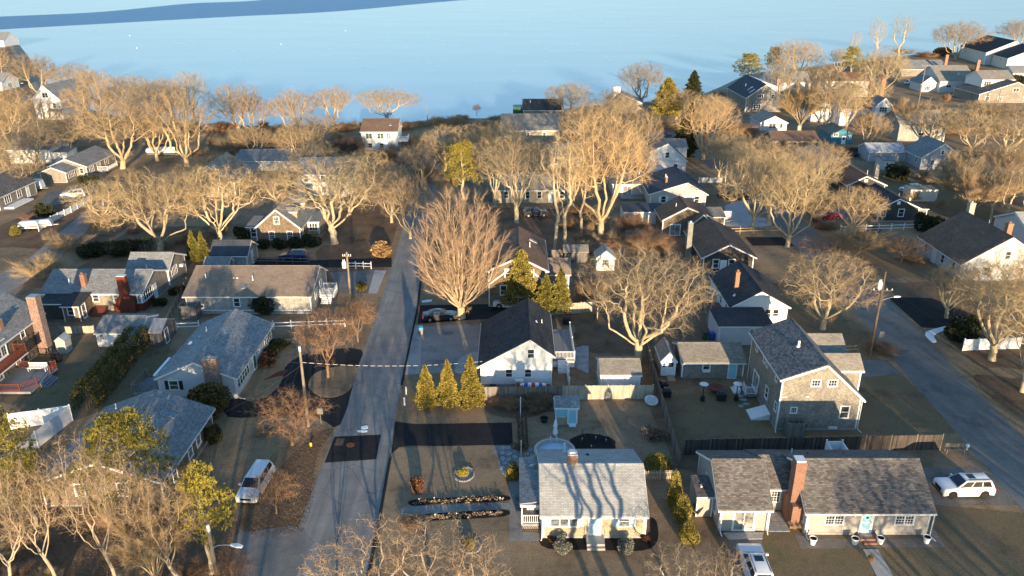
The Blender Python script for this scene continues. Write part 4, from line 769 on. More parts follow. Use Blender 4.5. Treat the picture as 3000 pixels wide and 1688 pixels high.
h.deck(-27.9, -25.8, 104.8, 107.6, .75, 'trim_white', .15, 'x'); h.rail([(-27.8, 107.5), (-25.9, 107.5), (-25.9, 104.9), (-27.8, 104.9)], .75, 1.7); h.steps(-26.8, 104.8, 1.4, 4, .75, .28, 'f', 'trim_white')
# cape with dormers
h = House('cape_house', 'brown shingle cape with two dormers behind the blue-roofed garage', 'house', (-40.8, 131))
h.block(-44.7, -37.0, 130.6, 141.5, 2.85, 6.1, 'y', 'roof_slate_grey', 'cedar_brown', oh=.3); h.win('f', -42.0, .6, .9, 1.5, 'grid').win('f', -38.85, .6, .9, 1.5, 'grid').win('f', -40.9, 3.5, .85, 1.25, 'grid'); h.win('r', 132.2, .8, .7, 1.3).win('r', 137.5, .8, 1.6, 1.4, 'bay3')
h.chimney(-41.2, 137.5, .9, .8, 5, 7.3, 'brick_red', 'brick_red')
h.block(-40.0, -37.9, 132.9, 134.6, 5.0, 5.5, 'x', 'roof_slate_grey', 'cedar_tan', oh=.12, rake=.1, z0=3.6, found=False, cap=False, corner=False); h.block(-40.0, -37.9, 138.4, 140.1, 5.0, 5.5, 'x', 'roof_slate_grey', 'cedar_tan', oh=.12, rake=.1, z0=3.6, found=False, cap=False, corner=False)
h.flat(-36.9, -34.9, 135.5, 141.0, 2.3, 2.7, 'roof_slate_grey', 'cedar_tan'); h.win('f', -35.9, .7, 1.4, 1.3, 'bay3'); h.flat(-47.0, -44.8, 132.5, 138, 2.3, 2.6, 'roof_slate_grey', 'cedar_grey'); h.win('f', -45.8, .5, .9, 1.6)
h = House('garage', 'garage with a plain blue-black roof in front of the dormered cape', 'garage', (-45, 119)); h.block(-48.1, -42.4, 118.0, 123.2, 2.35, 3.9, 'x', 'roof_navy', 'cedar_pale', rp=120.4, oh=.3); h.door('r', 120.5, .1)
h = House('garden_shed', 'grey shed with slate roof squeezed behind the brown-roofed ranch', 'shed', (-45.8, 114)); h.block(-47.7, -44.0, 113.7, 116.3, 2.1, 2.95, 'x', 'roof_slate_grey', 'cedar_grey', found=False, oh=.15, rake=.12)

# right block, behind
h = House('white_gable_house', 'house with white gable, dark roof and slim red chimney', 'house', (33.2, 96.5))
h.block(29.4, 37.0, 96.4, 107.6, 2.85, 5.0, 'y', 'roof_black', 'clap_white', oh=.3); h.win('f', 35.45, 1.15, .75, 1.2).win('f', 34.4, 1.15, .75, 1.2).win('l', 98.7, 1.1).win('l', 101.5, 1.1).win('l', 104.5, 1.1); h.chimney(31.0, 100.5, .55, .55, 3.2, 6.2, 'brick_orange', 'brick_orange'); h.pipe(30.3, 98.5, .25, 'metal_white', .12)
h.box('window_unit', 'metal_white', 35.1, 35.7, 96.1, 96.38, 1.15, 1.5)
h.flat(26.4, 33.3, 90.5, 96.0, 2.55, 2.75, 'roof_black', 'clap_pale_grey', .12); h.win('f', 30.7, 1.1, .7, 1.1)
q = MB(); q.hexa([(27.6, 100.5, 0), (29.3, 100.5, 0), (29.3, 102.3, 0), (27.6, 102.3, 0)], [(27.6, 100.5, .15), (29.3, 100.5, .9), (29.3, 102.3, .9), (27.6, 102.3, .15)]); h.part(q, 'bulkhead', 'stain_red'); h.box('propane_cabinet', 'metal_grey', 28.3, 29.3, 104.0, 105.2, 0, 1.4)
h = House('dark_shingle_house', 'dark shingle house with brown roof and square stone chimney', 'house', (34, 116)); h.block(30.1, 38.0, 115.9, 129.0, 2.85, 4.85, 'y', 'roof_dark_brown', 'cedar_dark', oh=.4, rp=33.9, rake=.35); h.win('f', 32.1, .9, .9, 1.4).win('f', 34.6, .9, .9, 1.4).door('f', 33.3, .2, .8, 1.9); h.chimney(28.9, 121.5, .8, .8, 0, 6.6, 'block_stone', 'metal_grey')
h = House('shingle_cottage', 'shingle cottage with a small front gable and white rake boards', 'house', (31.2, 134)); h.block(27.0, 35.6, 134.6, 141.5, 3.0, 5.3, 'y', 'roof_dark_brown', 'cedar_brown', rp=31.2, e1=3.6); h.block(31.9, 35.4, 132.6, 134.5, 3.0, 4.6, 'y', 'roof_dark_brown', 'cedar_brown', oh=.3, cap=False, found=False); h.k['y0'] = 134.6; h.door('f', 29.3, .1, 1.8, 2.0, 'slider'); h.k = dict(x0=27, x1=35.6, y0=134.6, y1=141.5, e0=3, e1=3.6, rz=5.3, ax='y', rp=31.2, z0=0); h.pipe(29.8, 137.5, .6)
h.flat(35.7, 38.8, 137.2, 141, 2.7, 3.4, 'roof_tan_grey', 'cedar_grey')
h = House('garage', 'low flat-roofed white garage left of the shingle cottage', 'garage', (24.5, 141)); h.flat(21.0, 28.6, 141.2, 146.5, 2.4, 2.55, 'roof_navy', 'clap_white', .12)
h = House('beige_house', 'beige house with navy roof and white shutters near the icy driveway', 'house', (34, 152.5)); h.block(27.7, 38.9, 152.6, 166, 2.85, 5.1, 'y', 'roof_navy', 'clap_beige', rp=35.0, oh=.35); [h.win('f', x, 1.0, .9, 1.3, 'dh', 'glass', 'trim_white') for x in (30.4, 34.0, 37.1)]
h.pipe(32.0, 160, .7, 'metal_white', .1); h.chimney(31.5, 156.5, .4, .4, 3.5, 5.2, 'brick_orange', 'metal_grey'); h.block(21.2, 27.65, 160.6, 167.2, 2.85, 4.3, 'x', 'roof_navy', 'clap_beige', oh=.3); h.door('f', 24.2, .3, 1.9, 2.0, 'slider'); h.pipe(27.0, 163.3, .7)
h.deck(22.5, 27.6, 157.6, 160.5, .4, 'deck_grey', .15, 'x')
h = House('white_saltbox', 'white saltbox house with lit gable and one upstairs window', 'house', (36, 181)); h.block(32.2, 40.7, 181.0, 195.5, 5.1, 6.9, 'y', 'roof_slate_grey', 'clap_white', rp=36.1, e1=3.1); h.win('f', 36.2, 3.6, .9, 1.3).door('f', 34.1, .1).win('f', 38.3, .8, 1.0, 1.3); h.block(37.0, 42.2, 188.0, 194.5, 4.6, 5.9, 'x', 'roof_slate_grey', 'clap_white', z0=0); h.pipe(33.8, 186, .7)
# brown roofed cape at right
h = House('cape_house', 'big cape with brown roof, grey walls and two chimneys at right', 'house', (75.6, 112.5)); h.block(68.9, 82.3, 112.6, 126.0, 2.85, 7.1, 'y', 'roof_dark_brown', 'clap_pale_grey', rp=75.6, oh=.3); [h.win('l', y, 1.0, .9, 1.3) for y in (114.6, 118.0, 123.4)]; h.door('l', 120.6, .2, .95, 2.05, 'panel'); h.win('f', 75.6, 3.6).win('f', 73, 1).win('f', 78.2, 1); h.chimney(76.9, 126.8, .9, .9, 0, 8.4, 'brick_cream', 'brick_cream'); h.chimney(76.6, 115.5, .8, .8, 6, 8.4, 'brick_orange', 'brick_orange'); h.pipe(76.2, 120, .7)
h = House('dark_ranch', 'dark shingle ranch with white trim behind the white rail fence', 'house', (73, 143)); h.block(69.4, 77.0, 143.0, 153.6, 2.75, 4.55, 'y', 'roof_black', 'cedar_dark', rp=72.9, oh=.35); h.win('f', 70.3, 1.05, .95, 1.35).win('f', 73.7, 1.05, 1.0, 1.4); h.flat(77.1, 78.9, 143.6, 147, 2.3, 2.4, 'roof_black', 'cedar_grey'); h.k = dict(x0=69.4, x1=77, y0=143, y1=153.6, e0=2.75, e1=2.75, rz=4.55, ax='y', rp=72.9, z0=0); h.pipe(75.2, 148, .6, 'metal_grey'); h.box('gable_vent', 'trim_white', 72.6, 73.2, 142.9, 142.99, 3.4, 4.0)
h = House('dark_ranch', 'dark-gabled ranch with brown roof and white flue, behind the black-roofed one', 'house', (74, 160)); h.block(70.2, 78.0, 160.0, 174.5, 2.75, 4.55, 'y', 'roof_dark_brown', 'cedar_dark', rp=73.8, oh=.35); h.win('f', 71.2, 1.0).win('f', 75.2, 1.0); h.chimney(79.0, 167, .8, .8, 0, 5.2, 'brick_cream', 'metal_grey'); h.pipe(76.6, 166, .9, 'metal_white'); h.box('gable_vent', 'trim_white', 73.5, 74.2, 159.9, 159.98, 3.3, 3.9)
h.block(69.6, 78.0, 174.6, 192.0, 2.75, 4.2, 'y', 'roof_pale_grey', 'cedar_grey', rp=73.8); h.pipe(75.6, 180, .6, 'pallet_wood', .3)
h = House('storage_shed', 'pale yellow flat-topped store in the yard behind the dark ranches', 'shed', (84.5, 157)); h.flat(82.0, 87.5, 156.8, 160, 2.4, 2.5, 'pallet_wood', 'clap_cream', .05)
h = House('house_at_edge', 'low house with pale grey roof at the right edge', 'house', (96, 128)); h.block(88.0, 104, 126.5, 137, 2.9, 5.2, 'x', 'roof_pale_grey', 'clap_pale_grey'); h.win('f', 92, 1).win('f', 97, 1)
h = House('two_storey_house', 'two-storey brown shingle house behind the cone cedar and vase tree', 'house', (1, 102.6)); h.block(-3.3, 4.8, 102.6, 115.5, 5.7, 7.7, 'y', 'roof_dark_brown', 'cedar_brown', rp=1.0, oh=.35, rake=.35); h.win('f', -1.2, 1.9, .85, 1.4).win('f', -.5, 4.5, .9, 1.25).win('f', 2.6, 4.5, .8, 1.2); h.skylight(3.2, 112, .8, 1.2); h.pipe(2.6, 108.5, .8)
q = MB(); q.beam((-3.1, 102.5, 3.6), (1.0, 102.5, 6.9), .05, .22); q.beam((5.0, 102.5, 3.6), (1.0, 102.5, 6.9), .05, .22); h.part(q, 'bargeboard', 'trim_white'); h.block(4.9, 8.4, 107.5, 112.5, 3.2, 4.6, 'x', 'roof_brown', 'cedar_grey', oh=.25)
h = House('storage_shed', 'long low grey shed roof behind the board fence near the tall trunks', 'shed', (10.4, 121)); h.block(8.6, 12.3, 120.8, 123.6, 1.9, 2.5, 'x', 'roof_tan_grey', 'shed_grey', trim=None, found=False, cap=False)
h = House('greenhouse_shed', 'little white gabled shed with window behind the big spreading oak', 'shed', (14.9, 117)); h.block(13.5, 16.3, 117.0, 120, 2.2, 3.3, 'y', 'roof_pale_grey', 'clap_white', oh=.15, rake=.15, found=False); h.win('f', 14.9, .9, 1.0, 1.0, 'grid')
h = House('shingle_cape', 'shingle cape with white windows seen through the tall bare trunks', 'house', (4, 155.6)); h.block(-3.9, 11.4, 155.7, 164.5, 2.85, 5.2, 'x', 'roof_tan_grey', 'cedar_tan'); [h.win('f', x, 1.0, .85, 1.4) for x in (-1.2, 3.2, 5.6)]; h.door('f', 8.0, .2).win('f', 10.2, 1.0, .85, 1.4)
h = House('cottage', 'cream cottage with small window half hidden by tall trees', 'house', (12.5, 186)); h.block(8.6, 16.8, 186, 195, 2.8, 4.8, 'x', 'roof_tan_grey', 'clap_cream'); h.win('f', 14.2, 1.0).win('f', 10.5, 1.0)
h = House('white_house', 'tall white house shining through the oak beside the street', 'house', (-40, 160.5)); h.block(-45.0, -33.5, 160.5, 170, 4.9, 7.2, 'x', 'roof_slate_grey', 'clap_white'); [h.win('f', x, z, .9, 1.3) for x in (-43, -39.5, -36) for z in (.9, 3.2)]
h = House('shingle_house', 'tan shingle gable house lost behind two spreading oaks at left', 'house', (-62, 160)); h.block(-68.3, -58.0, 160, 172, 3.2, 6.8, 'y', 'roof_tan_grey', 'cedar_tan'); h.win('f', -65, 1).win('f', -61, 1).win('f', -63, 3.8)
h = House('beach_house', 'white two-storey beach house with dark roof by the water', 'house', (-34.7, 205)); h.block(-39.4, -30.0, 205, 213, 5.1, 7.4, 'x', 'roof_dark_brown', 'clap_white', rp=210); h.box('trim_band', 'trim_white', -39.5, -29.9, 204.93, 204.99, 2.6, 2.8); [h.win('f', x, 3.2, w_, 1.4, 'bay2', 'glass_green') for x, w_ in ((-37.4, 1.6), (-34.4, 1.6), (-32.3, .8))]; [h.win('f', x, .8, 1.0, 1.2) for x in (-37.2, -34.2)]; h.skylight(-32, 207.5, .7, .9); h.deck(-29.9, -27.4, 205.5, 209, 2.6, 'trim_white', .2, 'x'); h.rail([(-29.8, 205.6), (-27.5, 205.6), (-27.5, 208.9)], 2.6, 3.6)
h = House('shingle_cape', 'wide grey-roofed cape close to the shore behind trees', 'house', (5, 218)); h.block(-2.9, 13.2, 218, 232, 2.9, 6.0, 'x', 'roof_tan_grey', 'cedar_tan', rp=225.5); h.win('f', 0, 1.0).win('f', 4.5, 1).win('f', 9, 1)
h = House('shore_house', 'dark-roofed house standing at the shore behind the grey cape', 'house', (9.5, 250)); h.block(3.6, 16.0, 249, 261, 3.2, 5.6, 'x', 'roof_black', 'cedar_grey'); h.box('annex', 'plastic_green', .3, 3.5, 252, 257, 0, 3.6); h.pipe(5.8, 253, .7)
h = House('shore_house', 'shore house with a white painted chimney and grey roof', 'house', (37, 262)); h.block(32.5, 43.0, 262, 274, 3.2, 6.2, 'y', 'roof_slate_grey', 'cedar_tan', rp=36.0); h.chimney(34.8, 266, 2.2, 1.2, 4, 8.0, 'vinyl_white', 'brick_cream'); h.win('f', 38, 1)
h = House('shore_house', 'large navy-roofed shore house with two skylights', 'house', (84, 264.5)); h.block(77.6, 90.5, 264.5, 288, 4.7, 9.0, 'y', 'roof_navy', 'cedar_grey', rp=83.6, rake=.5); h.win('f', 82.2, 4.6, 1.9, 1.0, 'bay3').win('f', 86.3, 4.3, .9, 1.4).win('f', 81.5, 1.2, 2.4, 1.2, 'bay3'); h.skylight(80.3, 270.5, 1.0, 1.6); h.skylight(79.9, 266.5, 1.0, 1.6); h.pipe(80.3, 276, .9, 'metal_white', .12); h.chimney(91.2, 276, .8, .8, 0, 9.2, 'brick_orange', 'brick_orange')
q = MB(); q.hexa([(84.0, 270, 6.5), (89.5, 270, 5.4), (89.5, 286, 5.4), (84.0, 286, 6.5)], [(84.0, 270, 9.2), (89.5, 270, 7.4), (89.5, 286, 7.4), (84.0, 286, 9.2)]); h.part(q, 'dormer', 'clap_white')
h = House('cottage', 'small white-gabled cottage with wide window below the navy shore house', 'house', (76.6, 231)); h.block(73, 80.6, 231.2, 242, 2.6, 4.4, 'y', 'roof_slate_grey', 'clap_pale_grey'); h.win('f', 76.4, 1.0, 2.0, 1.2, 'bay2').win('f', 79, 1.0)
h = House('low_cottage', 'low brown-roofed cottage with open white-posted porch', 'house', (75, 205)); h.block(69.0, 81.0, 206.5, 215, 2.5, 4.0, 'x', 'roof_dark_brown', 'cedar_brown'); h.chimney(77.2, 212, .7, .7, 3, 5.2, 'brick_cream', 'concrete')
for x in (69.4, 75, 80.7): h.box('porch_post', 'trim_white', x - .08, x + .08, 205.4, 205.56, 0, 2.5)
h.box('porch_beam', 'trim_white', 69, 81, 205.4, 205.55, 2.2, 2.42); q = MB(); q.hexa([(68.8, 205.2, 2.3), (81.2, 205.2, 2.3), (81.2, 206.4, 2.6), (68.8, 206.4, 2.6)], [(68.8, 205.2, 2.45), (81.2, 205.2, 2.45), (81.2, 206.4, 2.75), (68.8, 206.4, 2.75)]); h.part(q, 'porch_roof', 'roof_dark_brown')
h = House('boat_shed', 'teal and blue painted shed with ribbed grey-green roof', 'shed', (90, 213)); h.block(86.8, 92.8, 213.2, 224, 2.5, 4.2, 'y', 'roof_teal', 'paint_teal', oh=.2, trim=None, found=False); h.door('f', 90.3, .1, .9, 2.0, 'halfglass', 'door_white'); h.win('f', 88.0, 2.2, 1.2, .8, 'bay2', 'glass_green').win('f', 91.8, 1.4, .8, 1.0, 'bay2', 'sky_glass')
h = House('white_house', 'large white house with black roof among bare trees at right', 'house', (104, 240)); h.block(99.5, 112.5, 240, 251, 5.2, 7.6, 'x', 'roof_black', 'clap_white'); h.win('f', 103, 1.2).win('f', 108, 3.4); h.block(108.6, 113.6, 237.5, 243, 6.4, 8.6, 'y', 'roof_slate_grey', 'clap_white', cap=False); h.win('f', 111, 4.6, 2.2, 1.4, 'bay3'); h.block(93.0, 99.4, 246, 256, 4.8, 6.4, 'y', 'roof_black', 'clap_white'); h.chimney(112.8, 252, 1.0, .9, 0, 11.5, 'brick_orange', 'brick_orange')
h = House('grey_barn', 'tall grey shingle house with a pale roof and white-posted porch', 'house', (113, 217)); h.block(106.8, 119.3, 217, 227.5, 4.8, 7.6, 'x', 'roof_pale_grey', 'cedar_pale', trim='cedar_grey', corner=False); h.win('f', 113.5, 1.6, 2.4, .8, 'bay3').win('l', 221, 4.4); [h.box('porch_post', 'trim_white', x - .1, x + .1, 216.2, 216.4, 0, 4.2) for x in (116.2, 119.2)]
h = House('garden_shed', 'small pale grey shed with one window in the far right yard', 'shed', (89.5, 184)); h.block(88.2, 90.9, 184, 188, 2.3, 2.8, 'x', 'roof_slate_grey', 'clap_pale_grey', trim=None, found=False); h.win('f', 89.3, 1.0, .6, .8)
h = House('grey_house', 'grey gabled house with frost-white lower roof in the far right yards', 'house', (101, 186)); h.block(97.5, 107.0, 184.5, 193.5, 3.0, 6.2, 'y', 'roof_slate_grey', 'clap_grey'); h.win('f', 100.2, 1.1).win('f', 104.4, 1.1).win('f', 102.2, 3.6, .7, 1.0).win('l', 187, 1.2); h.block(88.5, 97.4, 192.5, 199, 2.6, 3.9, 'x', 'ice_drive', 'clap_grey')
h = House('cottage', 'tan-roofed cottage glimpsed through reddish twigs at right', 'house', (113, 172)); h.block(107.5, 121, 172, 182, 2.8, 5.0, 'x', 'roof_rust', 'clap_beige'); h.win('f', 110, 1).win('f', 115, 1)
h = House('grey_house', 'grey house with half-lit tan roof at the top right', 'house', (170, 307)); h.block(163.5, 177.5, 307, 325, 4.3, 9.0, 'x', 'roof_tan_grey', 'clap_pale_grey', rp=317); h.win('f', 167, 2.0, 1.8, .9, 'bay2'); h.pipe(172, 311, .8, 'metal_white', .15); h.block(157.5, 163.4, 309, 318, 3.2, 5.6, 'y', 'roof_slate_grey', 'clap_pale_grey'); h.win('f', 160, .8, 1.8, 1.4, 'bay3')
h = House('grey_house', 'grey house with white upper storey and dark lower roofs, top right', 'house', (174, 283)); h.block(165.5, 187, 283, 300, 3.1, 7.2, 'y', 'roof_charcoal', 'cedar_grey', rp=178); [h.win('f', x, .8, 1.4, 1.3, 'bay2') for x in (168.5, 173, 182)]; h.win('f', 178, 3.9, 2.0, 1.2, 'bay2'); h.block(169.5, 181, 290, 301, 7.2, 9.6, 'x', 'roof_tan_grey', 'clap_white', z0=3, found=False); h.win('f', 171.5, 5.0, 2.4, 1.4, 'bay3')
h = House('shore_house', 'big cream house with black roof and two gables, top right corner', 'house', (231, 395)); h.block(231, 250, 398, 432, 6.0, 11.5, 'y', 'roof_black', 'clap_pale_grey', rp=243, rake=.6); h.block(234, 254, 380, 397.5, 5.2, 10.4, 'y', 'roof_black', 'clap_cream', rp=246, rake=.6, cap=False); h.win('f', 241.5, 5.2, 1.8, 1.2, 'bay2').win('f', 248.5, 5.2, 1.8, 1.2, 'bay2').win('l', 388, 3)
h.o.rotation_euler.z = R(-9)
h = House('garage', 'low slate-roofed garage in front of the cream corner house', 'garage', (214, 350)); h.block(214, 226, 345, 354, 2.8, 5.2, 'x', 'roof_slate_grey', 'clap_pale_grey'); h.door('f', 220, 0, 2.4, 2.1)
h = House('shore_cottage', 'low grey-roofed cottage near the beach hedge at upper right', 'house', (178, 358)); h.block(166, 192, 356, 372, 3.0, 6.0, 'x', 'roof_slate_grey', 'cedar_grey'); h.chimney(188, 352, 1.2, 1.0, 0, 9.5, 'brick_orange', 'brick_orange'); h.chimney(193, 336, 1.2, 1.0, 0, 9.0, 'brick_orange', 'brick_orange')
h = House('shore_cottage', 'pale-roofed cottage behind the tallest bare trees by the shore', 'house', (112, 318)); h.block(99, 116, 312, 325, 3.2, 6.4, 'x', 'roof_pale_grey', 'clap_pale_grey'); h.win('f', 103, 1).win('f', 110, 1)
h = House('shore_cottage', 'rust-roofed low cottage right of the pine by the shore', 'house', (136, 318)); h.block(124, 141, 318, 330, 3.0, 5.6, 'x', 'roof_rust', 'clap_cream')
h = House('tan_house', 'tan gabled house with tall orange chimney behind bare trees', 'house', (118, 270)); h.block(112, 122, 268, 280, 4.0, 7.5, 'y', 'roof_charcoal', 'clap_cream'); h.chimney(123.2, 267, 1.3, 1.0, 0, 10.5, 'brick_orange', 'brick_orange'); h.win('f', 115, 1.5).win('f', 119, 1.5)
# far left
h = House('gabled_house', 'tall white three-storey gabled house at upper left', 'house', (-146, 250)); h.block(-150.5, -141.3, 250, 264, 6.4, 10.6, 'y', 'roof_slate_grey', 'clap_white', rake=.4); h.win('f', -146, 6.9, 1.9, 1.4, 'bay2').win('f', -148.2, 3.8, 1.0, 1.5).win('f', -143.6, 3.8, 1.0, 1.5).win('r', 254, 3.8).door('f', -143.2, .3, 1.8, 2.2, 'french'); h.flat(-145.0, -141.5, 248.4, 249.9, 2.9, 3.3, 'roof_slate_grey', 'clap_white', .3, 2.6)
h.o.rotation_euler.z = R(-6)
h = House('grey_cottage', 'low grey-roofed cottage with white window bands at left', 'house', (-101.5, 176)); h.block(-106, -97.4, 176.6, 190.5, 2.65, 4.3, 'y', 'roof_slate_grey', 'cedar_grey', rp=-101.8); h.win('r', 178.8, .9, 1.9, 1.3, 'bay3').win('r', 182.2, .9, 1.6, 1.3, 'bay3').win('r', 186, .9, 1.6, 1.3, 'bay2'); h.win('f', -98.6, 1.0, .8, 1.2); h.block(-105.4, -99.7, 171.9, 176.5, 2.4, 3.5, 'y', 'roof_slate_grey', 'cedar_grey', cap=False); h.win('r', 174.2, .8, 2.6, 1.3, 'bay4'); h.deck(-97.3, -94.8, 181, 186, .6, 'deck_grey', .2, 'x'); h.rail([(-97.2, 181.1), (-94.9, 181.1), (-94.9, 185.9)], .6, 1.5); h.steps(-96, 181, 1.4, 3, .6)
h = House('hidden_cottage', 'pale cottage with white-posted porch behind bare trees at far left', 'house', (-117, 190)); h.block(-123, -113, 190, 199, 3.6, 5.6, 'x', 'roof_slate_grey', 'clap_white'); h.win('f', -120, 1).win('f', -116.5, 1).win('f', -118, 2.6, .8, .8); h.flat(-112.9, -109.5, 191, 196, 2.6, 3.0, 'roof_slate_grey', 'clap_white')
h = House('edge_house', 'dark-roofed house with white porch windows cut by the left edge', 'house', (-105, 150)); h.block(-111, -101.5, 150, 163, 2.8, 5.0, 'y', 'roof_charcoal', 'cedar_grey'); h.win('r', 153, .9, 2.0, 1.4, 'bay3').win('r', 157, .9, 1.4, 1.4, 'bay2').door('r', 160, .2); h.deck(-101.4, -99.4, 151, 158, .4, 'trim_white', .2, 'x')
h = House('shore_house', 'dark-roofed building on the far left shore', 'house', (-312, 492)); h.block(-330, -304, 490, 505, 4, 8, 'x', 'roof_slate_grey', 'clap_white')
h = House('edge_house', 'white-trimmed grey house cut by the upper left edge', 'house', (-205, 312)); h.block(-214, -197.5, 311, 322, 3.4, 6.2, 'x', 'roof_slate_grey', 'clap_white'); h.win('r', 316, 1.0, 2.5, 1.4, 'bay3')
h = House('low_garage', 'low shed roof hidden among brush right of the boat', 'shed', (-62, 205)); h.block(*bx((-65.85, 182.98), (-48, 196)), 2.4, 3.6, 'x', 'roof_slate_grey', 'clap_beige')

# ------------------------------------------------------------------ trees
def chain_mesh(name, segs, mat, tips=None):
    """segs: arrays p0,p1,r0,r1,sides -> one mesh of tapered tubes; tips: (base, tip, radius) spikes of three faces"""
    V, Fq, Ft, tipv = [], [], [], []
    base = 0
    for n in sorted(set(segs['n'])):
        idx = np.where(segs['n'] == n)[0]
        p0, p1, r0, r1 = segs['p0'][idx], segs['p1'][idx], segs['r0'][idx], segs['r1'][idx]
        d = p1 - p0; d /= np.linalg.norm(d, axis=1, keepdims=True) + 1e-9
        ref = np.where(np.abs(d[:, 2:3]) < 0.85, np.array([[0, 0, 1.0]]), np.array([[1.0, 0, 0]]))
        x = np.cross(d, ref); x /= np.linalg.norm(x, axis=1, keepdims=True) + 1e-9; y = np.cross(d, x)
        an = 2 * np.pi * np.arange(n) / n
        ring = x[:, None, :] * np.cos(an)[None, :, None] + y[:, None, :] * np.sin(an)[None, :, None]
        a = p0[:, None, :] - d[:, None, :] * (r0 * 0.3)[:, None, None] + ring * r0[:, None, None]; b = p1[:, None, :] + ring * r1[:, None, None]
        vv = np.concatenate([a, b], 1).reshape(-1, 3); m = len(idx)
        k = np.arange(n); j = (k + 1) % n
        q = np.stack([k, j, n + j, n + k], 1)[None] + (np.arange(m) * 2 * n)[:, None, None] + base
        V.append(vv); Fq.append(q.reshape(-1, 4)); base += len(vv)
        tipv.append(np.clip(1 - np.repeat(np.maximum(r0, r1), 2 * n) / 0.05, 0, 1))
    if tips is not None:
        b, t, r = tips; d = t - b; d /= np.linalg.norm(d, axis=1, keepdims=True) + 1e-9
        x = np.cross(d, np.array([[0.31, 0.22, 0.92]])); x /= np.linalg.norm(x, axis=1, keepdims=True) + 1e-9; y = np.cross(d, x)
        c = [b + x * r[:, None], b + (-0.5 * x + 0.87 * y) * r[:, None], b + (-0.5 * x - 0.87 * y) * r[:, None], t]
        vv = np.stack(c, 1).reshape(-1, 3); m = len(b); o = (np.arange(m) * 4)[:, None, None] + base
        Ft = (np.array([[0, 1, 3], [1, 2, 3], [2, 0, 3]])[None] + o).reshape(-1, 3); V.append(vv); tipv.append(np.ones(len(vv)))
    V = np.concatenate(V); tv = np.concatenate(tipv)
    return np_mesh(name, V, np.concatenate(Fq) if Fq else np.zeros((0, 4), int), Ft if len(Ft) else np.zeros((0, 3), int), mat, tv)
def np_mesh(name, V, Q, T_, mat, tip=None):
    me = bpy.data.meshes.new(name); nq, ntr = len(Q), len(T_)
    me.vertices.add(len(V)); me.vertices.foreach_set('co', np.asarray(V, np.float32).ravel())
    loops = np.concatenate([np.asarray(Q, np.int32).ravel(), np.asarray(T_, np.int32).ravel()]).astype(np.int32)
    me.loops.add(len(loops)); me.loops.foreach_set('vertex_index', loops)
    me.polygons.add(nq + ntr); st = np.concatenate([np.arange(nq) * 4, nq * 4 + np.arange(ntr) * 3]).astype(np.int32)
    me.polygons.foreach_set('loop_start', st)
    me.polygons.foreach_set('use_smooth', np.ones(nq + ntr, bool))
    if tip is not None:
        at = me.attributes.new('tip', 'FLOAT', 'POINT'); at.data.foreach_set('value', np.asarray(tip, np.float32))
    me.materials.append(M[mat]); me.update(calc_edges=True); me.validate(); return me
def unit(v): return v / (np.linalg.norm(v, axis=-1, keepdims=True) + 1e-9)

def colonize(att, trunk, step, infl, kill, jit, up, g, iters=120):
    nodes = [np.array(p, float) for p, q in trunk]; par = [q for p, q in trunk]
    att = att.copy(); P_ = np.array(nodes)
    D = np.linalg.norm(att[:, None] - P_[None], axis=2); nd, ni = D.min(1), D.argmin(1)
    for it in range(iters):
        act = nd < infl
        if not act.any(): act = nd < nd.min() + step * 2 if len(nd) else act
        if not act.any(): break
        idx = ni[act]; dirs = unit(att[act] - np.array(nodes)[idx]); uq, inv = np.unique(idx, return_inverse=True)
        acc = np.zeros((len(uq), 3)); np.add.at(acc, inv, dirs); acc = unit(acc) + g.normal(0, jit, acc.shape); acc[:, 2] += up; acc = unit(acc)
        base = np.array(nodes)[uq]; new = base + acc * step; n0 = len(nodes)
        nodes += list(new); par += list(uq)
        D = np.linalg.norm(att[:, None] - new[None], axis=2); m = D.min(1); am = D.argmin(1); better = m < nd
        nd = np.where(better, m, nd); ni = np.where(better, am + n0, ni)
        keep = nd > kill; att, nd, ni = att[keep], nd[keep], ni[keep]
        if len(att) < 5: break
    return np.array(nodes), np.array(par)
def radii(nodes, par, r_tip, r_base, e=2.2):
    n = len(nodes); r = np.zeros(n); ch = np.zeros(n)
    for i in range(n - 1, 0, -1):
        if ch[i] == 0: r[i] = r_tip ** e
        r[par[i]] += r[i]; ch[par[i]] += 1
    r = r ** (1 / e); rb = r[0] ** 1.0
    # stretch so that the trunk base is r_base while tips stay thin
    return r_tip + (r_base - r_tip) * np.clip((r - r_tip) / max(rb - r_tip, 1e-6), 0, 1) ** 1.12
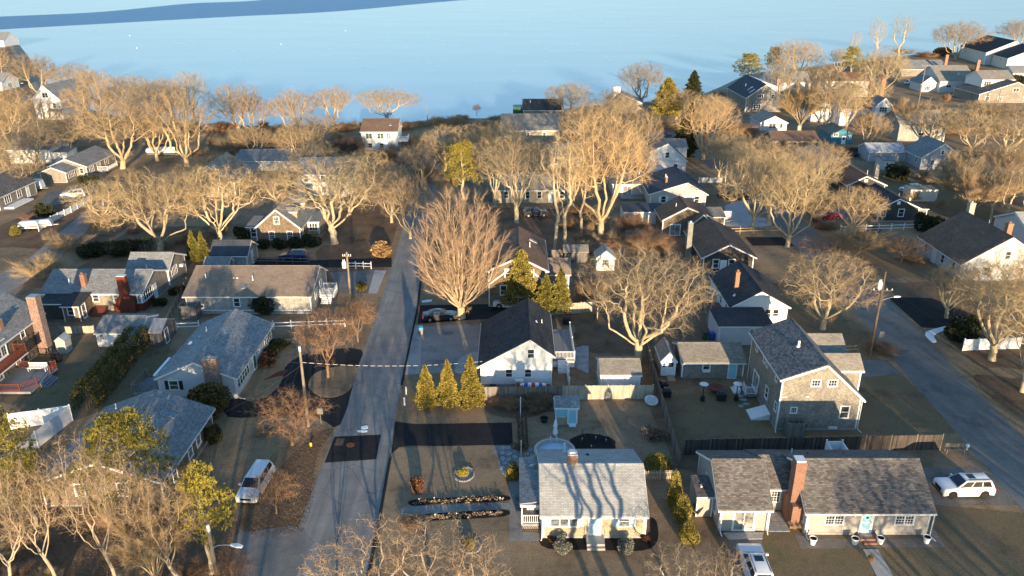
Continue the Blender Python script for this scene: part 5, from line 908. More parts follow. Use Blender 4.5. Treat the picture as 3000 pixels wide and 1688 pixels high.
def grow(name, env, trunk, r_base, seed, mat, step=.42, infl=2.6, kill=.75, jit=.22, up=.06, twigs=5, tl=(.45, .9), tr=.0078, sub=2, split=.055, droop=0.1, n_att=1500, r_tip=.014):
    g = np.random.default_rng(seed); att = env(g, n_att)
    nodes, par = colonize(att, trunk, step, infl, kill, jit, up, g); r = radii(nodes, par, r_tip, r_base)
    i = np.arange(1, len(nodes)); p = par[i]
    r0 = np.minimum(r[p], r[i] * 1.25 + .004); r0 = np.where(p == 0, r[p] * 1.25, r0)
    sides = np.where(r[i] > .09, 8, np.where(r[i] > .03, 5, 3))
    S = dict(p0=nodes[p], p1=nodes[i], r0=r0, r1=r[i], n=sides); big = r[i] > split
    sel = lambda m: {k: v[m] for k, v in S.items()}
    # twigs along every thin branch
    thin = np.where(r[i] < .034)[0]; d = unit(nodes[i] - nodes[p])[thin]; b0 = nodes[p][thin]; b1 = nodes[i][thin]
    k = twigs; d = np.repeat(d, k, 0); u = g.uniform(0, 1, (len(thin) * k, 1)); b = np.repeat(b0, k, 0) * (1 - u) + np.repeat(b1, k, 0) * u
    dd = unit(d * .75 + g.normal(0, .62, d.shape) + np.array([0, 0, .18 - droop])); L = g.uniform(tl[0], tl[1], (len(dd), 1)); t = b + dd * L
    tb, tt, rr = [b], [t], [np.full(len(b), tr)]
    if sub:
        u = g.uniform(.25, .95, (len(b) * sub, 1)); sb = np.repeat(b, sub, 0) * (1 - u) + np.repeat(t, sub, 0) * u
        sd = unit(np.repeat(dd, sub, 0) * .8 + g.normal(0, .55, sb.shape) + np.array([0, 0, .1])); tb.append(sb); tt.append(sb + sd * np.repeat(L, sub, 0) * g.uniform(.35, .75, (len(sb), 1))); rr.append(np.full(len(sb), tr * .7))
    tips = (np.concatenate(tb), np.concatenate(tt), np.concatenate(rr))
    trunk_me = chain_mesh('trunk', sel(big), mat); crown_me = chain_mesh('crown', sel(~big), mat, tips)
    hgt = tips[1][:, 2].max(); wid = np.percentile(np.abs(tips[1][:, :2] - 0), 98) * 2
    return dict(parts=[('trunk', trunk_me), ('crown', crown_me)], h=hgt, w=wid, name=name)
def env_dome(cx, cz, rx, rz, flat=.35, hollow=.35, lobes=7, seed=0):
    """uneven dome made of overlapping lobes, sparse inside"""
    def f(g, n):
        L = np.random.default_rng(seed + 50); an = np.arange(lobes) * 2.4; rad = rx * np.sqrt((np.arange(lobes) + .6) / lobes) * .68
        c = np.stack([rad * np.cos(an) + cx, rad * np.sin(an), cz + rz * (.45 - .75 * (rad / rx) ** 1.6) + L.uniform(-.12, .12, lobes) * rz], 1); R_ = rx * L.uniform(.36, .52, lobes)
        out = []
        while len(out) < n:
            q = g.integers(lobes); v = unit(g.normal(size=3)) * (g.uniform(hollow, 1) ** .5) * R_[q]; v[2] *= rz / rx * 1.05; p_ = c[q] + v
            if p_[2] > cz - rz * flat: out.append(p_)
        return np.array(out)
    return f
def wob(h, n, lean=(0, 0), a=.08, seed=0, limbs=5, ll=2.4, el=(.5, .95)):
    """trunk polyline that forks into crooked main limbs; (point, parent) list"""
    g = random.Random(seed); out = [(lean[0] * (i / n) ** 1.5 + (g.uniform(-a, a) if i else 0), lean[1] * (i / n) ** 1.5 + (g.uniform(-a, a) if i else 0), h * i / n) for i in range(n + 1)]
    out = [(p, i - 1) for i, p in enumerate(out)]
    for k in range(limbs):
        an = k * 6.283 / limbs + g.uniform(-.4, .4); e = g.uniform(*el); root = n - (k % 2) if n > 2 else n; p = Vector(out[root][0]); q = root; d = Vector((math.cos(an) * math.cos(e), math.sin(an) * math.cos(e), math.sin(e)))
        for i in range(int(ll / .4)):
            d = (d + Vector((g.uniform(-.22, .22), g.uniform(-.22, .22), g.uniform(-.1, .24)))).normalized(); p = p + d * .4; out.append((tuple(p), q)); q = len(out) - 1
    return out
def vase(name, seed, mat, H=12.0, spread=.42, stems=17, fork=1.5, r_base=.34, levels=4, tr=.010, nt=9):
    """ascending stems that fan out of a short trunk and fork at narrow angles"""
    g = np.random.default_rng(seed); S = dict(p0=[], p1=[], r0=[], r1=[], n=[]); tb, tt = [], []
    def seg(a, b, ra, rb):
        S['p0'].append(a); S['p1'].append(b); S['r0'].append(ra); S['r1'].append(rb); S['n'].append(8 if ra > .1 else 5 if ra > .035 else 3)
    def run(p, d, L, r, lv):
        n = 4; q = p
        for i in range(n):
            d = unit(d + g.normal(0, .05, 3) + np.array([0, 0, .03])); q2 = q + d * L / n; ra, rb = r * (1 - .5 * i / n), r * (1 - .5 * (i + 1) / n); seg(q, q2, ra, rb)
            if lv >= 2 or (lv == 1 and i > 0):
                for _ in range(nt):
                    u = g.uniform(); b = q * (1 - u) + q2 * u; dd = unit(d + g.normal(0, .33, 3)); l_ = g.uniform(.5, 1.1); tb.append(b); tt.append(b + dd * l_)
            if lv < levels - 1 and i in (1, 2, 3):
                run(q2, unit(d + g.normal(0, .23, 3) + np.array([0, 0, .04])), L * g.uniform(.55, .78), rb * .62, lv + 1)
            q = q2
    base = np.zeros(3); top = np.array([0, 0, fork]); seg(base, top * .5, r_base * 1.25, r_base); seg(top * .5, top, r_base, r_base * .95)
    for i in range(stems):
        a = i * 2.399; rad = spread * math.sqrt((i + .5) / stems); d = unit(np.array([math.cos(a) * rad, math.sin(a) * rad, 1.0 - .25 * rad / spread])); run(top - np.array([0, 0, .25]), d, H * (.50 - .17 * rad / spread) * g.uniform(.92, 1.05), r_base * .38, 0)
    S = {k: np.array(v) for k, v in S.items()}; big = S['r0'] > .05; sel = lambda m: {k: v[m] for k, v in S.items()}
    tb, tt = np.array(tb), np.array(tt); rr = np.full(len(tb), tr)
    sb = tb + (tt - tb) * g.uniform(.3, .9, (len(tb), 1)); sd = unit(unit(tt - tb) + g.normal(0, .4, tb.shape)) * g.uniform(.25, .6, (len(tb), 1))
    tips = (np.concatenate([tb, sb]), np.concatenate([tt, sb + sd]), np.concatenate([rr, rr * .7]))
    return dict(parts=[('trunk', chain_mesh('trunk', sel(big), mat)), ('crown', chain_mesh('crown', sel(~big), mat, tips))], h=tips[1][:, 2].max(), w=np.percentile(np.abs(tips[1][:, :2]), 98) * 2, name=name)

def egg(name, seed, mat, H=12.0, W_=7.6, stems=28, fork=1.2, r_base=.32, tr=.008, nt=5):
    """upright oval crown: many stems sweep out of a short trunk and bend upward"""
    g = np.random.default_rng(seed); S = dict(p0=[], p1=[], r0=[], r1=[], n=[]); tb, tt = [], []
    def seg(a, b, ra, rb): S['p0'].append(a); S['p1'].append(b); S['r0'].append(ra); S['r1'].append(rb); S['n'].append(8 if ra > .1 else 5 if ra > .035 else 3)
    def side(p, d, L, r, lv):
        q = p
        for i in range(3):
            d = unit(d + g.normal(0, .07, 3) + np.array([0, 0, .07])); q2 = q + d * L / 3; seg(q, q2, r * (1 - .28 * i), r * (1 - .28 * (i + 1)))
            for _ in range(nt):
                u = g.uniform(); b = q * (1 - u) + q2 * u; tb.append(b); tt.append(b + unit(d + g.normal(0, .3, 3)) * g.uniform(.45, .95))
            if lv < 1 and i: side(q2, unit(d + g.normal(0, .25, 3)), L * .6, r * .5, lv + 1)
            q = q2
    seg(np.zeros(3), np.array([0, 0, fork * .5]), r_base * 1.25, r_base); seg(np.array([0, 0, fork * .5]), np.array([0, 0, fork]), r_base, r_base * .95)
    for k in range(stems):
        a = k * 2.399 + g.uniform(-.15, .15); f = math.sqrt((k + .5) / stems); Rm = W_ / 2 * f * .86; top = H * (.93 - .36 * f ** 2.4) * g.uniform(.95, 1.03); prev = np.array([0, 0, fork - .2]); n = 9; r = r_base * .31
        for i in range(1, n + 1):
            u = i / n; rad = Rm * (1 - (1 - u) ** 1.7); p = np.array([math.cos(a) * rad, math.sin(a) * rad, fork + (top - fork) * u ** (1 + .25 * f)]) + g.normal(0, .07, 3); seg(prev, p, r * (1 - .85 * (i - 1) / n), r * (1 - .85 * i / n)); d = unit(p - prev)
            if i >= 2:
                for _ in range(2): side(p, unit(d + g.normal(0, .28, 3) + np.array([math.cos(a), math.sin(a), 0]) * .18), H * .15 * (1.15 - .5 * u), r * (1 - .85 * i / n) * .5 + .006, 0)
            prev = p
    S = {k: np.array(v) for k, v in S.items()}; big = S['r0'] > .045; sel = lambda m: {k: v[m] for k, v in S.items()}; tb, tt = np.array(tb), np.array(tt)
    tips = (tb, tt, np.full(len(tb), tr)); return dict(parts=[('trunk', chain_mesh('trunk', sel(big), mat)), ('crown', chain_mesh('crown', sel(~big), mat, tips))], h=tt[:, 2].max(), w=np.percentile(np.abs(tt[:, :2]), 98.5) * 2, name=name)

KIND = {}
KIND['oakA'] = grow('oak_tree', env_dome(0, 5.6, 6.4, 4.2, .62, .3, 11, 1), wob(1.6, 4, (.2, 0), .05, 1, 7, 3.2, (.25, .9)), .36, 11, 'bark_oak', jit=.30, twigs=7, n_att=2300, kill=.62)
KIND['oakB'] = grow('oak_tree', env_dome(.3, 5.0, 6.8, 3.9, .62, .35, 10, 2), wob(1.5, 4, (-.2, .2), .05, 2, 6, 3.6, (.15, .8)), .36, 12, 'bark_oak', jit=.32, up=.02, twigs=7, n_att=2200, kill=.62)
KIND['oakC'] = grow('oak_tree', env_dome(-.3, 6.4, 5.2, 5.0, .72, .35, 11, 3), wob(2.2, 5, (0, .2), .06, 3, 6, 3.0, (.4, 1.05)), .32, 13, 'bark_oak', jit=.27, twigs=7, n_att=2100, kill=.62)
KIND['mapleA'] = grow('maple_tree', env_dome(0, 6.0, 4.6, 5.4, .82, .25, 13, 4), wob(1.3, 3, (0, 0), .04, 4, 8, 2.4, (.5, 1.2)), .30, 14, 'bark_maple', jit=.16, up=.16, twigs=8, n_att=2200, kill=.6)
KIND['mapleB'] = grow('maple_tree', env_dome(0, 5.8, 5.2, 5.0, .8, .25, 12, 5), wob(1.2, 3, (.1, .1), .04, 5, 8, 2.6, (.45, 1.1)), .32, 15, 'bark_maple', jit=.18, up=.14, twigs=8, n_att=2300, kill=.6)
KIND['domeA'] = grow('shade_tree', env_dome(0, 5.0, 5.2, 4.2, .72, .25, 13, 6), wob(1.2, 3, (0, 0), .03, 6, 7, 2.4, (.3, 1.0)), .28, 16, 'bark_grey', jit=.24, up=.06, twigs=8, n_att=2300, kill=.6)
KIND['vase'] = egg('vase_tree', 17, 'bark_vase')
KIND['upright'] = vase('upright_tree', 27, 'bark_maple', 10, .55, 12, 2.0, .26, 4, .010, 10)
KIND['small'] = grow('ornamental_tree', env_dome(0, 2.7, 2.8, 1.9, .7, .2, 8, 7), wob(1.0, 3, (0, 0), .03, 7, 7, 1.2, (.4, 1.0)), .11, 18, 'bark_red', step=.22, infl=1.4, kill=.40, jit=.14, up=.08, twigs=5, tl=(.3, .75), tr=.007, sub=2, split=.03, r_tip=.008, n_att=1200)
KIND['pale'] = grow('fruit_tree', env_dome(0, 3.4, 3.2, 2.6, .75, .3, 9, 8), wob(1.2, 3, (.1, 0), .05, 8, 6, 1.8, (.4, 1.0)), 0.12, 19, 'bark_pale', step=.3, infl=1.7, kill=.55, jit=.34, up=.10, twigs=3, tl=(.25, .55), tr=.009, sub=2, split=.028, r_tip=.009, n_att=1000)
KIND['birch'] = grow('slender_tree', env_dome(.8, 6.0, 3.6, 5.2, .85, .25, 11, 9), wob(2.8, 6, (.7, .2), .06, 9, 5, 2.6, (.5, 1.2)), .15, 20, 'bark_pale', jit=.30, up=.05, twigs=4, tr=.0085, sub=2, n_att=1600, kill=.62, r_tip=.010)
KIND['thin'] = grow('thin_tree', env_dome(0, 8.6, 2.4, 5.4, .9, .3, 10, 10), wob(4.0, 8, (.2, 0), .06, 10, 3, 1.6, (.8, 1.3)), .18, 21, 'bark_oak', jit=.2, up=.2, twigs=5, n_att=900)
KIND['brush'] = vase('bare_shrub', 31, 'bark_grey', 3.6, .95, 13, .15, .09, 3, .007, 7)
KIND['redbrush'] = vase('bare_shrub', 32, 'bark_red', 3.2, .85, 16, .12, .08, 3, .007, 8)
print('tree tris', {k: sum(2 * len(m.polygons) - 0 for _, m in v['parts']) for k, v in KIND.items()}, {k: (round(v['h'], 1), round(v['w'], 1)) for k, v in KIND.items()})
PROTO = {}
def plant(kind, X, Y, H_, W_, label, rz=None, cat='tree', group=None, name=None, lean=None):
    K = KIND[kind]; sx = max(W_ / K['w'], .15); sz = H_ / K['h']
    o = empty(name or K['name'], (X, Y, -.03), label, cat, group, rng.uniform(0, 6.28) if rz is None else rz); o.scale = (sx, sx, sz)
    if lean: o.rotation_euler = (lean[0], lean[1], o.rotation_euler.z)
    for nm, me in K['parts']: link(nm, me, o)
    return o
TREES = [
 ('vase', -7.0, 98.8, 19.6, 12.5, 'big vase-shaped tree beside the black sedan', 0.3), ('oakA', 15.6, 86.2, 16.4, 15.8, 'largest spreading oak behind the white garden sheds', 2.2),
 ('domeA', 41.6, 95.2, 11.8, 12.4, 'round bare tree right of the slim red chimney', .5), ('oakB', 59.2, 86.3, 15.5, 13.7, 'pale spreading oak in front of the brown-roofed cape at right', 1.2), ('oakC', 58.3, 78.5, 13.9, 8.8, 'oak whose trunk stands at the right edge by the white fence panels', .4),
 ('oakB', -59.5, 125.4, 15.8, 16.7, 'sunlit spreading oak left of the others above the long grey house', 3.4), ('oakA', -51.3, 131.3, 15.3, 15.4, 'spreading oak behind the dark cedars by the blue-roofed garage', 4.0), ('oakC', -31.1, 130.4, 16.0, 18.0, 'sunlit oak leaning over the dormered cape', 1.0),
 ('domeA', -18.1, 133.0, 12.3, 9.0, 'small bare tree at the left verge of the street', 2), ('domeA', -22.8, 142.4, 10.7, 9.6, 'bare tree on the leafy verge behind the sunlit oak', 1),
 ('oakC', 0.9, 142.4, 17.3, 12.8, 'bare tree in front of the shingle cape with white windows', .2), ('thin', 7.4, 127.5, 19.9, 7.3, 'tall straight-trunked tree left of its twin behind the board fence', 0), ('thin', 9.0, 126.2, 20.5, 7.2, 'tall straight-trunked tree right of its twin behind the board fence', 2), ('mapleB', 16.1, 134.8, 23.4, 16.2, 'tallest spreading maple in the middle distance', 1), ('oakC', -3.4, 153.0, 15.2, 9.4, 'bare tree right of the yellow-green pine', 3), ('thin', 12.6, 135.2, 13.9, 6.3, 'slim tree left of the tallest maple trunk', 3),
 ('mapleB', -93.4, 185.3, 17.4, 18.7, 'broad golden tree right of the grey cottage', 0), ('mapleA', -79.0, 187.8, 19.4, 17.0, 'broad tree beside the boat trailer', 1.5), ('mapleA', -88.5, 193.2, 16.1, 11.7, 'tree just left of the covered boat', 3), ('mapleA', -80.5, 231.5, 14.5, 17.3, 'round tree standing alone at the shore left of centre', .7), ('mapleB', -61.3, 222.8, 14.4, 13.4, 'left tree of the pair on the shore', 2), ('mapleA', -54.2, 238.9, 12.9, 13.7, 'right tree of the pair on the shore, reddish', 4), ('oakB', -39.0, 247.5, 11.3, 19.1, 'pale-limbed spreading tree behind the white beach house', .2), ('small', -11.4, 256.7, 4.3, 3.1, 'tiny dark tree on the bare shore', 0),
 ('mapleB', -172.3, 291.1, 17.4, 16.5, 'leftmost rounded tree against the ice', 1), ('domeA', -153.7, 280.4, 15.2, 16.6, 'rounded tree behind the tall white gable', 2), ('mapleA', -140.1, 269.6, 14.4, 14.0, 'tree right of the tall white gable', 3), ('mapleB', -127.5, 265.7, 12.9, 16.5, 'third shore tree right of the tall white gable', 4), ('mapleA', -115.3, 261.9, 12.4, 13.6, 'fourth shore tree right of the tall white gable', 5), ('oakC', -100.7, 250.9, 15.7, 10.6, 'thin dark-limbed tree rising above the shore row', 1), ('mapleA', -207.8, 327.2, 17.1, 11.2, 'orange-lit tree cut by the upper left edge', 1),
 ('mapleB', -124.3, 193.2, 16.6, 13.6, 'tall tree at the left edge above the hidden cottage', 2), ('domeA', -113.7, 184.9, 11.8, 12.2, 'bare tree in front of the hidden pale cottage', 4), ('oakC', -111.9, 168.5, 12.2, 9.5, 'bare tree cut by the left edge beside the grey cottage', 3), ('domeA', -65.0, 168.5, 7.5, 13.0, 'low bare tree in front of the shed roof among brush', 2), ('mapleA', -64.9, 195.4, 9.0, 10.9, 'brown bushy tree between the boat and the shore pair', 3), ('mapleB', -50.8, 187.0, 11.5, 11.4, 'bare tree left of the beach house', 1),
 ('domeA', 17.8, 247.5, 13.0, 16.0, 'tree beside the dark-roofed shore house', 1), ('mapleA', 45.5, 280.4, 15.2, 17.3, 'pale round-headed tree behind the white chimney', .3), ('oakC', 4.9, 165.2, 11.6, 10.2, 'pale-limbed tree in the middle group left of the maples', 5), ('domeA', 30.2, 231.5, 13.2, 12.7, 'grey twiggy tree left of the orange cedar', 4), ('mapleA', 26.1, 168.5, 12.2, 10.3, 'bare tree left of the white saltbox house', 2),
 ('mapleB', 115.1, 327.2, 19.6, 20.8, 'tall golden tree above the navy shore house', 1), ('oakB', 132.5, 289.3, 20.4, 21.3, 'big oak on the shore right of the two tall thin trees', .9), ('thin', 165.8, 372.8, 24.6, 8.7, 'left of the two tall thin trees against the ice', 1), ('thin', 192.1, 404.8, 24.7, 12.1, 'right of the two tall thin trees against the ice', 2), ('thin', 156.3, 372.8, 19.2, 5.4, 'thin bare tree left of the two tall ones', 3), ('domeA', 230.4, 422.7, 20.6, 25.5, 'umbrella-crowned dark tree alone on the shore', 2), ('domeA', 289.3, 468.3, 18.6, 22.6, 'round tree behind the cream corner house', 5), ('oakA', 145.3, 358.6, 13.6, 10.5, 'small tree on the shore left of the pine top', 5),
 ('mapleB', 48.0, 194.6, 17.6, 14.7, 'golden maple left of the white saltbox driveway', 3), ('upright', 83.6, 228.5, 16.9, 13.7, 'tree in front of the navy shore house', 2), ('oakC', 89.0, 222.8, 17.1, 14.4, 'dark-trunked tree beside the teal shed', 1), ('oakB', 98.1, 231.5, 14.8, 12.7, 'spreading tree left of the white house gable', 4), ('upright', 110.5, 222.8, 12.2, 10.0, 'upright tree before the tan house', 3),
 ('oakA', 47.4, 161.3, 12.4, 10.8, 'tree in the dark mulch ring by the icy driveway', 1), ('oakB', 44.4, 138.7, 15.2, 12.2, 'spreading tree whose trunk stands at the icy driveway edge', 3), ('oakC', 48.6, 142.4, 15.2, 11.0, 'tree behind the icy driveway beside the side street', 2), ('oakA', 47.6, 128.3, 16.1, 12.7, 'broad tree at the corner of the dark driveway', 5), ('domeA', 47.6, 176.9, 10.6, 8.6, 'bare tree by the white picket panel', 1), ('domeA', 67.7, 168.5, 11.0, 10.4, 'tan crown in front of the grey-roofed ranch', 4),
 ('oakB', 61.6, 135.7, 9.8, 11.4, 'crooked oak in front of the black-roofed ranch', 4.4), ('small', 50.0, 115.4, 7.6, 9.3, 'low crooked tree left of the white rail fence', 1), ('small', 63.8, 120.8, 4.8, 7.4, 'bare fan-shaped tree on the lawn before the brown-roofed cape', 2),
 ('upright', 88.2, 144.9, 12.8, 14.3, 'many-stemmed tree behind the cream chimney', 1), ('thin', 90.6, 142.4, 10.7, 5.2, 'left of three thin trunks at the right edge', 2), ('thin', 92.2, 139.9, 11.7, 5.1, 'middle of three thin trunks at the right edge', 3), ('thin', 93.5, 137.6, 12.6, 5.0, 'right of three thin trunks at the right edge', 4),
 ('oakB', 113.9, 213.6, 12.0, 16.1, 'spreading tree beside the tall grey shingle house', 2), ('oakA', 119.2, 202.2, 11.2, 16.3, 'spreading tree right of the grey shingle house', 4), ('oakC', 125.8, 197.7, 10.5, 13.0, 'tree near the right edge below the top right houses', 1), ('mapleA', 94.3, 207.1, 11.0, 9.4, 'dark upright tree in front of the grey shingle house', 2),
 ('small', -22.3, 67.7, 6.5, 7.9, 'bare ornamental tree beside the loop driveway mouth', 1), ('small', -20.9, 56.9, 4.8, 4.2, 'small bare tree beside the white minivan', 2), ('small', -21.7, 81.8, 9.7, 7.8, 'bare ornamental tree on the driveway island', 3), ('small', -19.9, 91.3, 6.7, 5.6, 'small bare tree by the right end of the white rail fence', 4),
 ('pale', -10.1, 46.6, 7.1, 8.9, 'left of three pale fruit trees cut by the bottom edge', .3), ('pale', -6.0, 47.0, 6.9, 9.0, 'middle of three pale fruit trees cut by the bottom edge', 2), ('pale', -2.8, 46.0, 6.5, 5.6, 'right of three pale fruit trees cut by the bottom edge', 4), ('pale', -13.2, 45.4, 6.5, 5.0, 'small pale tree at the street edge, bottom', 1), ('pale', 12.7, 47.0, 4.5, 5.1, 'pale shrubby tree at the bottom edge left of the white wagon', 5), ('pale', 16.3, 47.0, 4.9, 3.6, 'pale twiggy tree in front of the white wagon', 3),
 ('birch', -35.5, 48.1, 12.7, 6.2, 'leftmost pale leaning tree in the bottom left wood', 2.9), ('birch', -30.7, 47.9, 14.7, 6.5, 'pale leaning tree before the dark shingle house', 2.7), ('birch', -25.6, 47.6, 11.8, 6.8, 'pale many-branched tree right of the other leaning ones', 3.3), ('birch', -38.6, 47.0, 11.0, 5.9, 'pale tree at the bottom left corner', 1.0), ('upright', -27.4, 47.4, 10.9, 5.3, 'upright tan tree in the bottom left wood', 1), ('small', -21.1, 46.2, 5.7, 3.6, 'thin twiggy sapling at the bottom beside the street lamp', 2),
]
ORD = ['first', 'second', 'third', 'fourth', 'fifth', 'sixth', 'seventh', 'eighth', 'ninth', 'tenth', 'eleventh', 'twelfth', 'thirteenth', 'fourteenth', 'fifteenth', 'sixteenth', 'seventeenth', 'eighteenth']
def belt(where, rows, noun='bare tree', cat='tree'):
    rows = sorted(rows, key=lambda r: r[1] / r[2])
    for k, (kind, X, Y, hh, ww) in enumerate(rows): plant(kind, X, Y, hh, ww, ORD[k] + ' ' + noun + ' from the left in the belt ' + where, None, cat, group='belt trees ' + where)
for kind, X, Y, hh, ww, lab, rz in [(t[0], *t[1:5], t[5], t[6]) for t in TREES]:
    plant(kind, X, Y, hh, ww, lab, rz)

belt('behind the boat', [('mapleB', -147.3, 231.5, 14.3, 15.0), ('mapleA', -133.1, 222.8, 11.7, 13.4), ('domeA', -116.0, 207.1, 11.0, 13.6), ('mapleB', -119.8, 225.6, 16.1, 15.8), ('mapleA', -101.5, 222.8, 16.0, 14.5), ('domeA', -98.1, 231.5, 14.3, 13.9), ('mapleA', -74.1, 225.6, 12.3, 13.6), ('mapleB', -52.6, 207.1, 9.9, 14.6), ('oakB', -114.0, 195.4, 10.0, 12.9), ('mapleA', -112.2, 231.5, 14.8, 13.9), ('domeA', -105.6, 165.2, 9.5, 11.0)])
belt('between the oaks and the beach house', [('oakA', -63.8, 150.2, 10.4, 11.7), ('oakB', -47.2, 153.0, 9.8, 11.9), ('oakC', -30.6, 158.9, 10.9, 12.3), ('mapleA', -25.6, 158.9, 8.8, 9.9), ('oakB', -31.7, 147.5, 9.5, 10.0), ('domeA', -43.5, 171.9, 9.8, 11.4), ('oakA', -77.5, 142.4, 9.2, 11.1)])
belt('beyond the end of the street', [('domeA', -19.9, 168.5, 10.5, 10.4), ('oakC', -15.5, 179.1, 12.0, 11.9), ('mapleB', -9.2, 183.0, 12.2, 12.1), ('mapleA', -2.6, 187.0, 12.4, 12.3), ('domeA', 18.3, 195.4, 15.8, 13.8), ('mapleA', 25.3, 195.4, 16.7, 12.8), ('mapleB', 31.0, 187.0, 15.2, 10.4), ('oakA', 12.2, 153.0, 13.7, 10.2)])
belt('by the navy-roofed house', [('mapleB', 52.1, 250.9, 10.5, 13.8), ('domeA', 58.9, 231.5, 11.5, 12.7), ('mapleB', 105.8, 273.7, 15.9, 16.2), ('oakA', 110.2, 250.9, 15.9, 14.9), ('domeA', 94.7, 282.2, 16.3, 12.5)])
belt('beside the far right yards', [('oakB', 52.1, 183.0, 10.8, 12.1), ('oakA', 53.6, 168.5, 12.2, 12.9), ('domeA', 57.9, 165.2, 11.6, 12.7), ('oakB', 58.9, 153.0, 12.1, 12.6), ('mapleB', 103.6, 168.5, 10.5, 13.0), ('mapleA', 107.8, 165.2, 12.1, 11.9), ('oakB', 104.7, 153.0, 11.3, 11.1), ('upright', 99.0, 153.0, 9.8, 9.5), ('oakA', 139.7, 231.5, 10.3, 16.2), ('domeA', 145.5, 225.6, 10.1, 13.6), ('upright', 92.5, 158.9, 10.9, 9.0)])
belt('around the brown-roofed cape', [('oakB', 60.0, 98.8, 9.3, 8.1), ('oakA', 68.7, 94.9, 11.8, 9.3), ('upright', 57.0, 122.7, 6.2, 8.5)])

# big trees standing behind the viewpoint and out to the right, whose long shadows fall into the yards
for (kind, X, Y, hh, ww, w_) in [('thin', 9.6, 30, 15, 6, 'nearest of three slim ones'), ('thin', 13.4, 29, 15, 6, 'second of three slim ones'), ('thin', 12.0, 26, 15.5, 7, 'third of three slim ones'), ('oakC', 38, 18, 11, 8, 'before the ranch'), ('mapleA', -14.5, 12, 13, 7, 'beside the street'), ('oakB', -23, 22, 12, 9, 'left of the street'), ('mapleB', 55, 28, 13, 10, 'by the side street'), ('mapleB', 63, 30, 14, 11, 'right of the side street'), ('mapleA', 70, 44, 14, 11, 'far right'), ('mapleB', 60, 12, 14, 11, 'well back on the side street'), ('oakC', -36, 14, 13, 9, 'near the left wood'), ('oakA', -48, 8, 13, 10, 'far back, left'), ('mapleA', 80, 52, 14, 11, 'rightmost'), ('mapleB', 46, 6, 13, 9, 'back right')]:
    plant(kind, X, Y, hh, ww, 'bare tree out of the picture behind the viewpoint, ' + w_, None, group='trees behind the viewpoint')

# ------------------------------------------------------------------ evergreens, hedges and shrubs
def leaf_mesh(name, pos, nrm, size, mat, aspect=.45, seed=0, droop=0.0, spread=.5):
    """small pointed rhombic sprays, one per position, leaning along nrm"""
    g = np.random.default_rng(seed); n = len(pos)
    d = unit(nrm + g.normal(0, spread, pos.shape) + np.array([0, 0, -droop])); s = unit(np.cross(d, g.normal(size=pos.shape)))
    L = size * g.uniform(.6, 1.3, (n, 1)); w_ = L * aspect; b = pos - d * L * .4
    V = np.stack([b, b + d * L * .5 + s * w_, b + d * L, b + d * L * .5 - s * w_], 1).reshape(-1, 3)
    Q = np.arange(n * 4).reshape(-1, 4)
    return np_mesh(name, V, Q, np.zeros((0, 3), int), mat)
def cone_kind(name, seed, mat, n=5200, H=4.0, Rb=.85, size=.2, power=.9, ragged=.16):
    g = np.random.default_rng(seed); u = g.uniform(0, 1, n) ** 1.35; z = .12 * H + u * .88 * H; a = g.uniform(0, 6.283, n)
    lump = 1 + ragged * np.sin(a * 5 + z * 3.1) + ragged * .8 * np.sin(a * 3 - z * 5.3); r = Rb * (1 - u) ** power * lump * np.sqrt(g.uniform(.45, 1, n)); r += .03
    pos = np.stack([r * np.cos(a), r * np.sin(a), z], 1); nr = np.stack([np.cos(a), np.sin(a), np.full(n, .75)], 1)
    cr = leaf_mesh('crown', pos, nr, size, mat, .4, seed)
    t_ = MB(); t_.tube([(0, 0, 0), (0, 0, H * .5), (0, 0, H * .96)], [.11, .07, .015], 7); return dict(parts=[('trunk', t_.mesh('trunk', 'bark_dark')), ('crown', cr)], h=H, w=Rb * 2, name=name)
def blob_kind(name, seed, mat, n=2600, size=.13, lobes=6, sq=.8, stem='bark_dark', core=True, spread=.6):
    """rounded shrub of unit radius: leaf sprays on overlapping lobes around a dark twiggy core"""
    g = np.random.default_rng(seed); c = g.normal(0, .34, (lobes, 3)); c[:, 2] = np.abs(c[:, 2]) * .7 + .55; R_ = g.uniform(.48, .66, lobes); q = g.integers(0, lobes, n); v = unit(g.normal(size=(n, 3))); pos = c[q] + v * (R_[q] * g.uniform(.75, 1.03, n))[:, None]; pos[:, 2] *= sq
    keep = pos[:, 2] > .03; pos, v = pos[keep], v[keep]; cr = leaf_mesh('foliage', pos, v, size, mat, .45, seed, 0, spread); parts = []
    t_ = MB()
    for k in range(9):
        a = k * .7; t_.tube([(0, 0, 0), (.25 * math.cos(a), .25 * math.sin(a), .4), (.5 * math.cos(a), .5 * math.sin(a), .75 * sq + .1 * (k % 3))], [.035, .025, .008], 4)
    parts.append(('stem', t_.mesh('stem', stem))); parts.append(('foliage', cr)); return dict(parts=parts, h=1.35 * sq, w=1.9, name=name)
